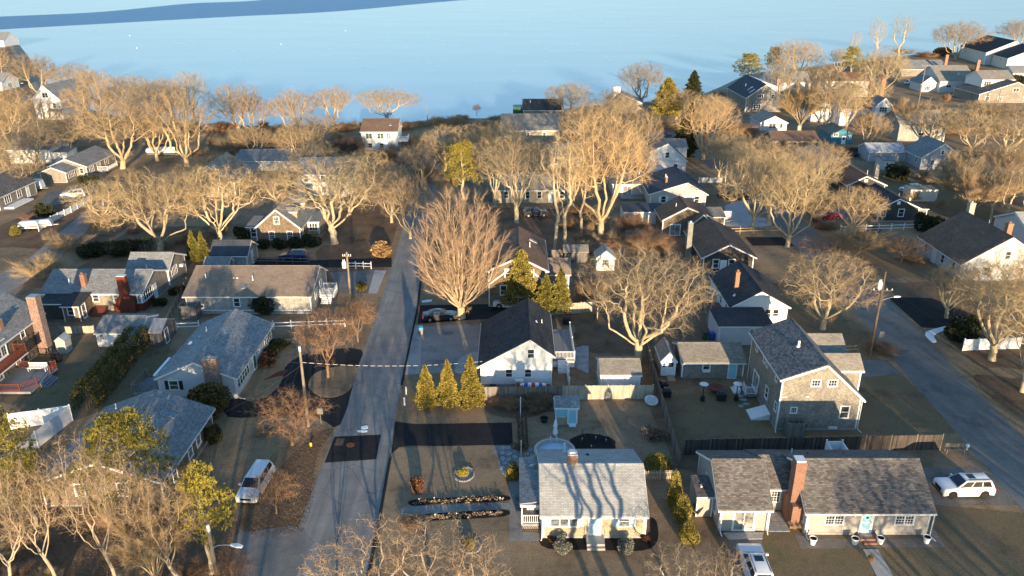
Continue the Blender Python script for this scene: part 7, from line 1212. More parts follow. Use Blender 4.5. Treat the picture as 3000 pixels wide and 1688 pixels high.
def car_proto(kind, pm, rim):
    d = CARS[kind]; L, W_, bz, rz_ = d['L'] / 2, d['W'] / 2, d['belt'], d['roof']; wr = d['wr']; fx, rx = L - .92, -L + .98; ar = wr + .07; parts = []
    def arch(cx): return [(cx + ar * math.cos(a), max(.24, wr + ar * math.sin(a))) for a in [math.pi - k * math.pi / 8 for k in range(9)]]
    low = [(-L + .03, .32)] + arch(rx) + [(rx + ar + .05, .24), (fx - ar - .05, .24)] + arch(fx) + [(L - .04, .30), (L, .48), (L - .02, d['nose'] - .12), (L - .14, d['nose'])]
    top = [(L - .55, d['nose'] + .06), (d['g1'] + .05, bz - .02), (d['g1'] - .3, bz), (d['g0'] + .1, bz + .01), (-L + .12, bz - .04 if kind == 'sedan' else bz), (-L + .01, bz - .2), (-L, .5)]
    prof = low + top; b = MB(); sl = [(-W_, .06, .05), (-W_ + .05, .02, .02), (-W_ + .2, 0, 0), (W_ - .2, 0, 0), (W_ - .05, .02, .02), (W_, .06, .05)]
    rings = []
    for y, ins, dz in sl:
        rings.append([(x * (1 - ins * .5) if abs(x) > L - .5 else x, y + (0 if z < bz - .05 else (-.06 if y > 0 else .06) if abs(y) > W_ - .1 else 0), z - dz if z > bz - .1 else z) for x, z in prof])
    for r0, r1 in zip(rings[:-1], rings[1:]):
        for i in range(len(prof)): j = (i + 1) % len(prof); b.face([r0[i], r1[i], r1[j], r0[j]])
    b.face(rings[0]); b.face(rings[-1][::-1])
    gw, tw = W_ - .09, W_ - .3; base = [(d['g0'], -gw, bz - .02), (d['g1'], -gw, bz - .02), (d['g1'], gw, bz - .02), (d['g0'], gw, bz - .02)]; tp = [(d['t0'], -tw, rz_ - .07), (d['t1'], -tw, rz_ - .07), (d['t1'], tw, rz_ - .07), (d['t0'], tw, rz_ - .07)]; cr = [(d['t0'] + .18, -tw + .18, rz_), (d['t1'] - .25, -tw + .18, rz_), (d['t1'] - .25, tw - .18, rz_), (d['t0'] + .18, tw - .18, rz_)]
    b.hexa(base, tp); b.hexa(tp, cr); body = b.mesh('body', pm)
    bm = bmesh.new(); bm.from_mesh(body); bmesh.ops.remove_doubles(bm, verts=bm.verts, dist=.002); bmesh.ops.recalc_face_normals(bm, faces=bm.faces)
    ed = [e for e in bm.edges if len(e.link_faces) == 2 and e.calc_face_angle(0) > .35 and min(v.co.z for v in e.verts) > .5]
    bmesh.ops.bevel(bm, geom=ed, offset=.045, segments=2, affect='EDGES', clamp_overlap=True); bm.to_mesh(body); bm.free(); body.polygons.foreach_set('use_smooth', [True] * len(body.polygons)); body.set_sharp_from_angle(angle=R(38))
    parts.append(('body', body, (0, 0, 0), 0, []))
    def quad(A, B, Cc, D, u0, u1, v0, v1, off):
        A, B, Cc, D = map(Vector, (A, B, Cc, D)); n = (B - A).cross(D - A).normalized() * off; q = lambda u, v: (A.lerp(B, u)).lerp(D.lerp(Cc, u), v) + n
        m = MB(); p = [q(u0, v0), q(u1, v0), q(u1, v1), q(u0, v1)]; i_ = [Vector(x) - n * 1.5 for x in p]; m.face(p)
        for k in range(4): m.face([i_[k], i_[(k + 1) % 4], p[(k + 1) % 4], p[k]])
        return m.mesh('pane', 'car_glass')
    cuts = [(.06, .34), (.37, .64), (.67, .93)]
    for s in (-1, 1):
        A, B, Cc, D = (base[0], base[1], tp[1], tp[0]) if s < 0 else (base[2], base[3], tp[3], tp[2])
        for u0, u1 in cuts: parts.append(('side_window', quad(A, B, Cc, D, u0, u1, .14, .88, .012), (0, 0, 0), 0, []))
    parts.append(('windshield', quad(base[1], base[2], tp[2], tp[1], .06, .94, .1, .93, .012), (0, 0, 0), 0, [])); parts.append(('rear_window', quad(base[3], base[0], tp[0], tp[3], .1, .9, .2, .88, .012), (0, 0, 0), 0, []))
    ty = MB(); ty.tube([(0, -.11, 0), (0, -.1, 0), (0, .1, 0), (0, .11, 0)], [wr - .05, wr, wr, wr - .05], 18); tym = ty.mesh('wheel', 'tyre_rubber'); ri = MB(); ri.tube([(0, -.118, 0), (0, .118, 0)], [wr * .62, wr * .62], 14)
    for k in range(5):
        a = k * 1.257; ri.beam((0, -.125, 0), (wr * .58 * math.cos(a), -.125, wr * .58 * math.sin(a)), .07, .02, (0, 1, 0)); ri.beam((0, .125, 0), (wr * .58 * math.cos(a), .125, wr * .58 * math.sin(a)), .07, .02, (0, 1, 0))
    rim_m = ri.mesh('rim', rim)
    for x in (fx, rx):
        for s in (-1, 1): parts.append(('wheel', tym, (x, s * (W_ - .12), wr), 0, [('rim', rim_m)]))
    hl, tl, gr, bp, mr, pl_ = MB(), MB(), MB(), MB(), MB(), MB(); nz = d['nose']
    hl.hexa([(L - .34, -.16, nz - .16), (L - .02, -.1, nz - .2), (L - .06, .16, nz - .18), (L - .3, .2, nz - .15)], [(L - .36, -.16, nz - .02), (L - .1, -.1, nz - .05), (L - .14, .16, nz - .04), (L - .32, .2, nz - .01)]); hlm = hl.mesh('headlight', 'lamp_clear')
    for s in (-1, 1): parts.append(('headlight', hlm, (.03, s * (W_ - .26), 0), 0, []))
    tl.box(-L - .02, -L + .2, -.09, .09, bz - .38, bz - .12); tlm = tl.mesh('taillight', 'lamp_red')
    for s in (-1, 1): parts.append(('taillight', tlm, (0, s * (W_ - .14), 0), 0, []))
    gr.box(L - .03, L + .015, -W_ + .5, W_ - .5, .5, nz - .14); parts.append(('grille', gr.mesh('grille', 'black_plastic'), (0, 0, 0), 0, []))
    bp.box(L - .1, L + .03, -W_ + .12, W_ - .12, .3, .46); bp.box(-L - .03, -L + .1, -W_ + .12, W_ - .12, .32, .5); parts.append(('bumper', bp.mesh('bumper', 'black_plastic' if kind == 'suv' else pm), (0, 0, 0), 0, []))
    pl_.box(-L - .04, -L - .015, -.16, .16, .62, .78); parts.append(('number_plate', pl_.mesh('number_plate', 'trim_white'), (0, 0, 0), 0, []))
    mr.box(-.08, .08, -.12, .1, 0, .16); mm = mr.mesh('mirror', pm)
    for s in (-1, 1): parts.append(('mirror', mm, (d['g1'] - .45, s * (W_ + .05), bz + .02), 0, []))
    dh = MB(); dh.box(-.1, .1, -.02, .02, 0, .035); dhm = dh.mesh('door_handle', pm)
    for s in (-1, 1):
        for x in (.0, -1.0): parts.append(('door_handle', dhm, (x, s * (W_ + .005), bz - .12), 0, []))
    if d['rails']:
        r = MB(); r.beam((d['t0'] + .1, 0, rz_ + .02), (d['t1'] - .2, 0, rz_ + .02), .04, .04); rm = r.mesh('roof_rail', 'steel_dark')
        for s in (-1, 1): parts.append(('roof_rail', rm, (0, s * (tw - .1), -.02), 0, []))
        sr = MB(); sr.box(d['t1'] - 1.0, d['t1'] - .35, -.35, .35, rz_ - .01, rz_ + .012); parts.append(('sunroof', sr.mesh('sunroof', 'car_glass'), (0, 0, 0), 0, []))
    return parts
_cars = {}
def car(kind, fw, rw, sgn, pm, label, rim='rim_silver', name=None):
    """placed by the ground points of the two wheels on the visible side"""
    k = (kind, pm, rim)
    if k not in _cars: _cars[k] = car_proto(*k)
    d = (Vector(fw) - Vector(rw)).normalized(); n = Vector((-d.y, d.x)); c = (Vector(fw) + Vector(rw)) / 2 + n * sgn * (CARS[kind]['W'] / 2 - .1)
    e = empty(name or {'suv': 'parked_suv', 'minivan': 'parked_minivan', 'sedan': 'parked_sedan', 'wagon': 'parked_wagon'}[kind], (c.x, c.y, .025), label, 'car', 'parked cars', math.atan2(d.y, d.x))
    for nm, me, loc, rz, subs in _cars[k]:
        o = link(nm, me, e, loc)
        for sn, sm in subs: link(sn, sm, o)
    return e
car('minivan', (-23.03, 58.59), (-22.77, 62.40), -1, 'paint_car_white', 'white minivan parked on the leafy verge by the street', 'rim_silver'); car('suv', (40.02, 59.04), (43.26, 59.13), -1, 'paint_car_white', 'white sport utility car on gravel right of the taupe ranch', 'rim_dark')
q = (18.62, 51.06); car('suv', (q[0], q[1]), (q[0] - .05, q[1] - 2.95), -1, 'paint_car_white', 'white car cut by the bottom edge before the sliding doors', 'rim_dark')
car('sedan', (-8.37, 97.77), (-11.24, 97.44), 1, 'paint_car_black', 'black sedan parked under the vase-shaped tree'); car('suv', (-2.08, 101.94), (1.45, 101.82), -1, 'paint_car_white', 'white car half hidden behind the golden cedar'); car('wagon', (-37.97, 121.60), (-34.48, 121.60), -1, 'paint_car_blue', 'dark blue car behind the brown-roofed ranch'); car('suv', (-93.38, 158.75), (-90.36, 159.54), -1, 'paint_car_white', 'white car beside the white fence at left'); car('suv', (6.22, 145.98), (3.03, 145.53), 1, 'paint_car_dark', 'dark car under bare trees before the shingle cape')
car('sedan', (59.91, 143.77), (62.29, 144.21), -1, 'paint_car_red', 'red car behind the crooked oak at right'); car('sedan', (45.12, 222.74), (41.36, 221.78), 1, 'paint_car_dark', 'dark car by the roof of the white saltbox'); car('wagon', (158.59, 323.77), (168.29, 337.89), -1, 'paint_car_white', 'white car beside the half-lit grey house, top right'); car('wagon', (84.22, 163.28), (88.11, 164.38), -1, 'paint_car_white', 'white car beside the pale yellow store')

def boat(label, p, rz, L=6.5, cover=True, name='covered_boat'):
    e = empty(name, (*p, 0), label, 'boat', None, rz); h = MB(); n = 12; rings = []
    for i in range(n + 1):
        t_ = i / n; w_ = 1.15 * (1 - max(0, (t_ - .45) / .55) ** 2.2) + .02; x = -L / 2 + L * t_; k = .25 * max(0, t_ - .5); top = 1.75 + .35 * math.sin(t_ * 2.4) + (.25 if cover else 0); rings.append([(x, -w_, 1.35 + k), (x, -w_ * .55, .8 + k * 1.6), (x, 0, .62 + k * 2), (x, w_ * .55, .8 + k * 1.6), (x, w_, 1.35 + k), (x, w_ * .7, 1.35 + (top - 1.35) * .7 + k), (x, 0, top + k * .5), (x, -w_ * .7, 1.35 + (top - 1.35) * .7 + k)])
    for r0, r1 in zip(rings[:-1], rings[1:]):
        for i in range(8): j = (i + 1) % 8; h.face([r0[i], r0[j], r1[j], r1[i]], m=0 if i in (0, 1, 2, 3) else 1)
    h.face(rings[0][::-1]); h.face(rings[-1]); link('hull', h.mesh('hull', ['vinyl_white', 'cloth_white'], smooth=False), e)
    f = MB(); f.beam((-L / 2, -.7, .5), (L / 2 - .3, -.4, .5), .1, .12); f.beam((-L / 2, .7, .5), (L / 2 - .3, .4, .5), .1, .12); f.beam((L / 2 - .4, 0, .5), (L / 2 + .9, 0, .45), .12, .12)
    for x in (-1.5, 0, 1.5): f.beam((x, -1.0, .48), (x, 1.0, .48), .1, .1)
    link('trailer_frame', f.mesh('trailer_frame', 'metal_grey'), e); t_ = MB(); t_.tube([(0, -.1, 0), (0, .1, 0)], .32, 14); tm = t_.mesh('wheel', 'tyre_rubber')
    for s in (-1, 1):
        for x in (-.6, -1.35): link('wheel', tm, e, (x, s * 1.1, .32))
    return e
boat('boat under white wrap on a trailer among the left trees', (-89.64, 199.02), R(-4), 7.2); boat('boat under white tarp beside the icy driveway', (38.43, 141.84), R(8), 6.0, True, 'tarped_boat')
def trailer(label, p, rz, L=3.6, H_=1.5):
    e = empty('utility_trailer', (*p, 0), label, 'trailer', None, rz); b = MB(); b.hexa([(-L / 2, -.9, .5), (L / 2, -.9, .5), (L / 2, .9, .5), (-L / 2, .9, .5)], [(-L / 2 + .1, -.85, H_), (L / 2 - .3, -.85, H_), (L / 2 - .3, .85, H_), (-L / 2 + .1, .85, H_)]); b.hexa([(-L / 2 + .1, -.85, H_), (L / 2 - .3, -.85, H_), (L / 2 - .3, .85, H_), (-L / 2 + .1, .85, H_)], [(-L / 2 + .4, -.4, H_ + .2), (L / 2 - .6, -.4, H_ + .2), (L / 2 - .6, .4, H_ + .2), (-L / 2 + .4, .4, H_ + .2)]); link('body', b.mesh('body', 'vinyl_white'), e)
    f = MB(); f.beam((-L / 2, 0, .42), (L / 2 + .9, 0, .42), .5, .1); link('tongue', f.mesh('tongue', 'metal_grey'), e); w_ = MB(); w_.tube([(0, -.1, 0), (0, .1, 0)], .3, 12); wm = w_.mesh('wheel', 'tyre_rubber')
    for s in (-1, 1): link('wheel', wm, e, (-.2, s * .95, .3))
    s_ = MB(); s_.box(-L / 2 + .12, L / 2 - .2, -.915, -.9, .75, .95); link('stripe', s_.mesh('stripe', 'paint_red'), e)
trailer('left white trailer with red stripe beside the left lane', (-88.70, 138.03), R(12)); trailer('right white trailer with red stripe beside the left lane', (-86.99, 139.46), R(20), 3.0, 1.3); trailer('white camper trailer behind the left edge house', (-103.85, 165.81), R(5), 4.5, 2.2)

# ------------------------------------------------------------------ poles, lamps, wires, signs
def pole(label, X, Y, h, arm=None, lamp=None, can=False, mat='pole_wood', top_white=False, r=.15):
    e = empty('utility_pole', (X, Y, 0), label, 'utility pole'); m = MB(); m.tube([(0, 0, -.1), (0, 0, h * .5), (0, 0, h)], [r * 1.15, r, r * .8], 10); link('shaft', m.mesh('shaft', mat), e)
    if arm:
        for z, w_ in arm:
            a = MB(); a.box(-w_ / 2, w_ / 2, -.06, .06, -.06, .06); o = link('crossarm', a.mesh('crossarm', mat), e, (0, -.16, z)); i_ = MB()
            for x in (-w_ / 2 + .1, -w_ * .2, w_ * .2, w_ / 2 - .1): i_.lathe([(.05, 0), (.07, .06), (.04, .12), (.06, .18), (.02, .22)], (x, 0, .06), 8)
            link('insulator', i_.mesh('insulator', 'vinyl_white'), o)
    if can:
        c = MB(); c.lathe([(.24, 0), (.28, .05), (.28, .8), (.24, .9), (.1, .95)], (0, 0, 0), 14); o = link('transformer', c.mesh('transformer', 'metal_white'), e, (-.45, -.1, h - 2.2)); b = MB(); b.lathe([(.05, 0), (.06, .1), (.03, .3)], (-.1, 0, .93), 8); b.lathe([(.05, 0), (.06, .1), (.03, .3)], (.1, 0, .93), 8); link('bushing', b.mesh('bushing', 'vinyl_white'), o)
        f = MB(); f.box(-.25, 0, -.05, .05, -.04, .04); link('bracket', f.mesh('bracket', 'steel_dark'), e, (0, -.05, h - 1.7))
    if lamp:
        z, dx, dy = lamp; a = MB(); a.tube([(0, 0, z), (dx * .3, dy * .3, z + .35), (dx * .7, dy * .7, z + .5), (dx, dy, z + .5)], .04, 7); o = link('lamp_arm', a.mesh('lamp_arm', 'metal_grey'), e); g_ = MB(); an = math.atan2(dy, dx); c_, s_ = math.cos(an), math.sin(an)
        ring = lambda t_, w_, z_: [(dx + c_ * t_ - s_ * k * w_, dy + s_ * t_ + c_ * k * w_, z + .5 + z_) for k in (-1, 1)]
        A, B, D_ = ring(-.15, .06, 0), ring(.3, .19, 0), ring(.75, .1, -.03); g_.hexa([A[0], B[0], B[1], A[1]], [(x, y, z_ + .13) for x, y, z_ in (A[0], B[0], B[1], A[1])]); g_.hexa([B[0], D_[0], D_[1], B[1]], [(x, y, z_ + .13) for x, y, z_ in (B[0], D_[0], D_[1], B[1])]); link('lamp_head', g_.mesh('lamp_head', 'metal_white'), o)
    if top_white: c = MB(); c.lathe([(r * .85, 0), (r * .86, .5), (r * .5, .56)], (0, 0, h - .45), 10); link('pole_cap', c.mesh('pole_cap', 'metal_white'), e)
    return (X, Y, h)
def q4(*a): return a
p1 = q4(-21.5, 96.2, 10.6, 0.5); p2 = q4(-21.5, 71.2, 9.3, 0.4); p3 = q4(-22.0, 46.0, 7.5, 0.3); p4 = q4(44.7, 87.6, 11.2, 0.5); p5 = q4(142.7, 279.6, 13.9, 0.8); p6 = q4(169.5, 277.9, 5.8, 0.8); p7 = q4(-180.1, 291.1, 6.7, 0.9); p8 = q4(-26.2, 245.5, 5.6, 0.6); p9 = q4(-95.3, 240.8, 4.2, 0.7)
pole('wooden pole with transformer beside the brown-roofed ranch', *p1[:3], [(p1[2] - .5, 1.2)], None, True); pole('bare wooden pole with white cap beside the loop driveway', *p2[:3], None, None, False, 'pole_wood', True); pole('street lamp pole at the bottom left', *p3[:3], None, (p3[2] - 2.0, 1.7, -.3), False, 'pole_wood', True); pole('tall dark pole with transformer, crossarm and lamp by the side street', *p4[:3], [(p4[2] - 2.4, 2.4)], (p4[2] - 4.0, 1.9, .4), True, 'pole_dark'); pole('utility pole with crossarm in front of the half-lit grey house', *p5[:3], [(p5[2] - .8, 2.8)], None, False); pole('utility pole with crossarm and lamp near the right edge', *p6[:3], [(p6[2] - 1.0, 2.8)], (p6[2] - 2.5, -3.2, 0), False); pole('pole with curved lamp at the upper left', *p7[:3], None, (p7[2] - 1.5, 2.4, 0), False); pole('plain pole on the shore right of the beach house', *p8[:3]); pole('plain pole on the left shore behind trees', *p9[:3])
def wire(label, a, b, sag=.5, r=.014, mat='black_plastic', name='power_line'):
    a, b = Vector(a), Vector(b); n = 14; pts = [a.lerp(b, i / n) - Vector((0, 0, sag * 4 * (i / n) * (1 - i / n))) for i in range(n + 1)]; m = MB(); m.tube([p - a for p in pts], r, 4); o = m.build(name, mat, loc=tuple(a)); tag(o, label, 'wire')
t = NT('striped_guard'); sp_ = t.n('SeparateXYZ'); t.l(t.co(), sp_.inputs[0]); f_ = t.math('FRACT', t.math('MULTIPLY', sp_.outputs[0], 1.4)); t.out(t.ramp(f_, [(.0, (.75, .72, .66)), (.62, (.75, .72, .66)), (.63, (.08, .07, .06)), (1, (.08, .07, .06))], 'CONSTANT'), .6)
tp = lambda p, dz=.3, dx=0: (p[0] + dx, p[1], p[2] - dz)
wire('upper wire from the lamp pole to the bare pole', tp(p3, .2), tp(p2, .2), .6); wire('lower wire from the lamp pole to the bare pole', tp(p3, 1.6), tp(p2, 1.6), .7); wire('upper wire from the bare pole to the transformer pole', tp(p2, .2), tp(p1, .4), .5); wire('lower wire from the bare pole to the transformer pole', tp(p2, 1.6), tp(p1, 2.6), .6)
wire('striped guarded cable from the bare pole to the white house gable', tp(p2, 1.7), (-3.4, 79.6, 3.3), .5, .02, 'striped_guard', 'service_cable'); wire('service wire from the bare pole to the low grey house', tp(p2, 1.8), (-30.9, 83, 2.9), .3, .018, 'steel_dark', 'service_cable'); wire('service wire from the bare pole to the dark shingle house', tp(p2, 2.0), (-31, 67, 2.9), .4, .018, 'steel_dark', 'service_cable')
wire('upper wire running off to the right from the dark pole', tp(p4, .2), (57, 30, 9.6), .8); wire('middle wire running off to the right from the dark pole', tp(p4, 2.3, .9), (58, 30, 8.0), .8); wire('upper wire running up the side street from the dark pole', tp(p4, .2), (58, 160, 9.5), .8); wire('wire from the transformer pole up the street', tp(p1, .4), (-25, 200, 9), 1.0)
def sign(label, X, Y, h, w_=.5, hh=.6):
    e = empty('road_sign', (X, Y, 0), label, 'sign'); m = MB(); m.box(-.035, .035, -.02, .02, 0, h); link('post', m.mesh('post', 'metal_grey'), e); s_ = MB(); s_.box(-w_ / 2, w_ / 2, .021, .03, h - hh, h); link('plate', s_.mesh('plate', 'metal_grey'), e)
q = q4(-20.3, 71.8, 1.8, 0.3); sign('blank grey back of a road sign by the loop driveway', q[0], q[1], q[2], .6, .7); q = q4(46.9, 89.8, 2.2, 0.4); sign('blank grey back of a road sign at the side street', q[0], q[1], q[2], .6, .8)
def stick(name, label, X, Y, h, r, mat, cat='pole'):
    m = MB(); m.lathe([(r, 0), (r, h - r), (r * 1.3, h - r), (r * .6, h)], n=10); tag(m.build(name, mat, loc=(X, Y, 0)), label, cat)
q = q4(0.9, 72.2, 3.0, 0.1); stick('clothes_pole', 'upper thin white pole in the back yard strip', q[0], q[1], q[2], .05, 'metal_white'); q = q4(0.9, 65.4, 2.1, 0.1); stick('clothes_pole', 'lower thin white pole next to the stepping stones', q[0], q[1], q[2], .05, 'metal_white')
q = q4(-12.0, 77.9, 1.0, 0.1); stick('marker_post', 'upper of two short white posts at the street edge by the arborvitae', q[0], q[1], max(q[2], 1.0), .09, 'vinyl_white', 'post'); q = q4(-11.9, 75.5, 1.0, 0.1); stick('marker_post', 'lower of two short white posts at the street edge by the arborvitae', q[0], q[1], max(q[2], 1.0), .09, 'vinyl_white', 'post'); q = q4(47.9, 172.2, 5.7, 0.4); stick('flag_pole', 'slim white flagpole beside the white picket panel', q[0], q[1], q[2], .09, 'metal_white'); q = (-20.37, 67.52); stick('hydrant_marker', 'little yellow marker on the street verge', q[0], q[1], .4, .12, 'paint_yellow', 'marker')

# ------------------------------------------------------------------ yard things
def thing(name, label, cat, p, z=0, rz=0): return empty(name, (p[0], p[1], z), label, cat, None, rz)
def bits(e, *lst):
    for nm, mb, m in lst: link(nm, mb.mesh(nm, m), e)
def bin_(label, p, body, lid):
    e = thing('wheeled_bin', label, 'bin', p, 0, rng.uniform(-.3, .3)); b = MB(); b.hexa([(-.24, -.26, .08), (.24, -.26, .08), (.24, .26, .08), (-.24, .26, .08)], [(-.3, -.34, 1.0), (.3, -.34, 1.0), (.3, .34, 1.0), (-.3, .34, 1.0)]); l_ = MB(); l_.hexa([(-.33, -.38, 1.0), (.33, -.38, 1.0), (.33, .4, 1.0), (-.33, .4, 1.0)], [(-.28, -.3, 1.1), (.28, -.3, 1.1), (.28, .36, 1.12), (-.28, .36, 1.12)]); w_ = MB(); w_.tube([(-.3, .22, .12), (-.2, .22, .12)], .12, 10); w_.tube([(.2, .22, .12), (.3, .22, .12)], .12, 10); bits(e, ('body', b, body), ('lid', l_, lid), ('wheel', w_, 'tyre_rubber'))
bin_('grey wheeled bin with sky-blue lid at the gravel driveway corner', (-12.03, 93.57), 'bin_grey', 'bin_blue'); bin_('blue wheeled bin behind the shingled shed', (25.98, 91.93), 'paint_blue', 'paint_blue'); bin_('dark green bin beside the blue bin', (25.14, 92.14), 'plastic_green', 'black_plastic'); bin_('green bin beside the shed with the pale blue door', (29.84, 87.21), 'plastic_green', 'plastic_green')
def pot(label, p):
    e = thing('planter_pot', label, 'planter', p, .02); b = MB(); b.lathe([(.2, 0), (.3, .5), (.34, .55), (.34, .62), (.29, .62), (.28, .55)], n=18); s_ = MB(); s_.lathe([(.27, .5), (.27, .56), (.1, .58)], n=14); bits(e, ('pot', b, 'vinyl_white'), ('soil', s_, 'mulch_black'))
pot('white planter pot at the left corner of the taupe ranch', (25.28, 52.95)); pot('white planter pot left of the ranch brick step', (28.81, 52.95)); pot('white planter pot right of the ranch brick step', (30.97, 53.03)); pot('white planter pot at the right corner of the taupe ranch', (34.92, 53.12))
e = thing('swimming_pool', 'round above-ground pool with grey wall behind the pale-roofed cape', 'pool', (4.17, 64.95)); b = MB(); b.lathe([(1.9, 0), (1.92, 1.25), (2.03, 1.27), (2.03, 1.33), (1.78, 1.33), (1.76, .9), (1.76, .88)], n=36); s_ = MB(); s_.lathe([(1.75, .9), (1.75, .96), (.5, .97)], n=36); l_ = MB()
for x in (-.3, .3): l_.tube([(x, 2.3, 0), (x, 2.05, 1.5), (x, 1.75, 1.5), (x, 1.65, .9)], .04, 6)
for k in range(4): l_.box(-.3, .3, 2.1 - k * .07, 2.3 - k * .07, .25 + k * .3, .3 + k * .3)
bits(e, ('wall', b, 'clap_beige'), ('water', s_, 'pool_water'), ('ladder', l_, 'metal_white'))
e = thing('patio_umbrella', 'closed white patio umbrella standing by the pool', 'umbrella', (4.36, 67.58)); b = MB(); b.lathe([(.03, 0), (.03, 3.3)], n=8); c = MB(); c.lathe([(.12, 1.2), (.27, 1.5), (.17, 2.1), (.22, 2.35), (.12, 2.9), (.02, 3.15)], n=10); s_ = MB(); s_.lathe([(.35, 0), (.3, .1), (.06, .14)], n=14); bits(e, ('pole', b, 'metal_grey'), ('canopy', c, 'cloth_white'), ('base', s_, 'concrete'))
e = thing('ground_bed', 'round dark mulch bed with small lights beside the pool', 'garden bed', (8.19, 67.83)); b = MB(); b.sheet(ellipse(0, 0, 2.4, 1.9, 26, .05), .06, .06); l_ = MB()
for x, y in ((-1.0, .6), (.4, .9), (1.4, .4), (-.2, -.7)): l_.lathe([(.015, 0), (.015, .3), (.06, .3), (.05, .36)], (x, y, 0), 8)
bits(e, ('mulch', b, 'mulch_black'), ('garden_light', l_, 'metal_white'))
e = thing('sprinkler_tripod', 'thin green sprinkler tripod on the mulch bed by the pool', 'sprinkler', (7.21, 68.57)); b = MB()
for a in (0, 2.1, 4.2): b.tube([(0, 0, 1.1), (.5 * math.cos(a), .5 * math.sin(a), 0)], .02, 5)
c = MB(); c.lathe([(.03, 1.0), (.03, 1.3), (.06, 1.32)], n=8); bits(e, ('leg', b, 'plastic_green'), ('head', c, 'plastic_green'))
e = thing('tipped_table', 'white oval garden table tipped on its side by the fence corner', 'table', (15.18, 75.18), 0, R(-20)); e.rotation_euler = (R(62), R(8), R(-20)); b = MB(); b.sheet(ellipse(0, .75, .75, .55, 22), .05, .05)
c = MB()
for k in range(7): c.box(-.6 + abs(k - 3) * .05, .6 - abs(k - 3) * .05, .35 + k * .12, .43 + k * .12, .051, .07)
l_ = MB()
for x, y in ((-.4, .4), (.4, .4), (-.4, 1.1), (.4, 1.1)): l_.tube([(x, y, 0), (x * 1.2, y, -.65)], .025, 6)
bits(e, ('top', b, 'metal_white'), ('slat', c, 'metal_grey'), ('leg', l_, 'metal_white'))
e = thing('black_tub', 'black plastic tub left of the playhouse', 'tub', (3.42, 72.09)); b = MB(); b.lathe([(.3, 0), (.45, .45), (.48, .5), (.42, .5), (.36, .15), (.1, .12)], n=16); bits(e, ('tub', b, 'black_plastic'))
e = thing('kayak', 'red, white and blue kayak lying behind the dark board fence', 'kayak', (2.42, 78.64), .75); stripes = ['paint_red', 'vinyl_white', 'paint_blue', 'vinyl_white', 'paint_red', 'vinyl_white', 'paint_blue', 'vinyl_white', 'paint_red']
for k in range(9):
    m = MB(); x0, x1 = -1.9 + k * .422, -1.9 + (k + 1) * .422; f_ = lambda x: max(.03, .34 * (1 - (abs(x) / 1.95) ** 2.2)); m.tube([(x0, 0, .1 * (x0 / 1.9) ** 2), ((x0 + x1) / 2, 0, .1 * ((x0 + x1) / 3.8) ** 2), (x1, 0, .1 * (x1 / 1.9) ** 2)], [f_(x0), f_((x0 + x1) / 2), f_(x1)], 12, 0, k in (0, 8)); link('hull_section', m.mesh('hull_section', stripes[k]), e)
b = MB()
for x in (-1.0, 1.0): b.beam((x, 0, -.72), (x, 0, -.25), .1, .5, (0, 1, 0))
link('cradle', b.mesh('cradle', 'pallet_wood'), e)
for lab, p in (('left patio heater with white dish top beside the fire table', (21.31, 76.50)), ('right patio heater with white dish top beside the fire table', (25.08, 76.58))):
    e = thing('patio_heater', lab, 'heater', p); b = MB(); b.lathe([(.25, 0), (.25, .6), (.06, .65), (.05, 1.8), (.12, 1.85), (.12, 2.05)], n=12); c = MB(); c.lathe([(.5, 2.1), (.46, 2.15), (.1, 2.25)], n=20); bits(e, ('stand', b, 'black_plastic'), ('reflector', c, 'metal_white'))
e = thing('fire_table', 'round brown fire table on the shaded lawn', 'table', (23.28, 78.48)); b = MB(); b.lathe([(.5, 0), (.55, .5), (.85, .52), (.85, .6), (.3, .6), (.28, .55)], n=22); bits(e, ('table', b, 'stain_red'))
for lab, p in (('black seat cube beside the fire table', (23.41, 76.65)), ('upper black covered grill beside the side fence', (17.28, 78.95)), ('lower black covered grill beside the side fence', (17.39, 77.41)), ('black grill with silver lid at the red-railed deck', (-55.98, 86.02)), ('dark covered grill behind the white house deck', (7.43, 96.83)), ('black lounge set in the far right yard', (87.66, 197.72))):
    e = thing('covered_grill', lab, 'grill', p, 0, rng.uniform(-.4, .4)); b = MB(); b.hexa([(-.5, -.35, .1), (.5, -.35, .1), (.5, .35, .1), (-.5, .35, .1)], [(-.55, -.38, .85), (.55, -.38, .85), (.55, .38, .85), (-.55, .38, .85)]); b.hexa([(-.4, -.32, .85), (.4, -.32, .85), (.4, .32, .85), (-.4, .32, .85)], [(-.32, -.2, 1.15), (.32, -.2, 1.15), (.32, .2, 1.15), (-.32, .2, 1.15)]); w_ = MB(); w_.box(-.45, -.35, -.3, .3, 0, .1); w_.box(.35, .45, -.3, .3, 0, .1); bits(e, ('cover', b, 'black_plastic'), ('foot', w_, 'tyre_rubber'))
def bench(label, p, rz, mat, L=1.5):
    e = thing('garden_bench', label, 'bench', p, 0, rz); s_ = MB()
    for k in range(3): s_.box(-L / 2, L / 2, -.22 + k * .15, -.1 + k * .15, .42, .46)
    b = MB()
    for k in range(3): b.box(-L / 2, L / 2, .24, .27, .55 + k * .13, .64 + k * .13)
    l_ = MB(); [l_.box(x, x + .06, y, y + .06, 0, z) for x in (-L / 2 + .05, L / 2 - .11) for y, z in ((-.2, .42), (.2, .92))]; bits(e, ('seat', s_, mat), ('backrest', b, mat), ('leg', l_, mat))
bench('grey wooden bench under the porch side of the cape', (0.49, 58.20), R(-90), 'fence_grey'); bench('weathered bench right of the long dark board fence', (44.23, 66.38), 0, 'fence_grey', 1.9); bench('grey picnic bench behind the blue-roofed garage', (-49.88, 130.58), R(10), 'slate_patio', 1.8)
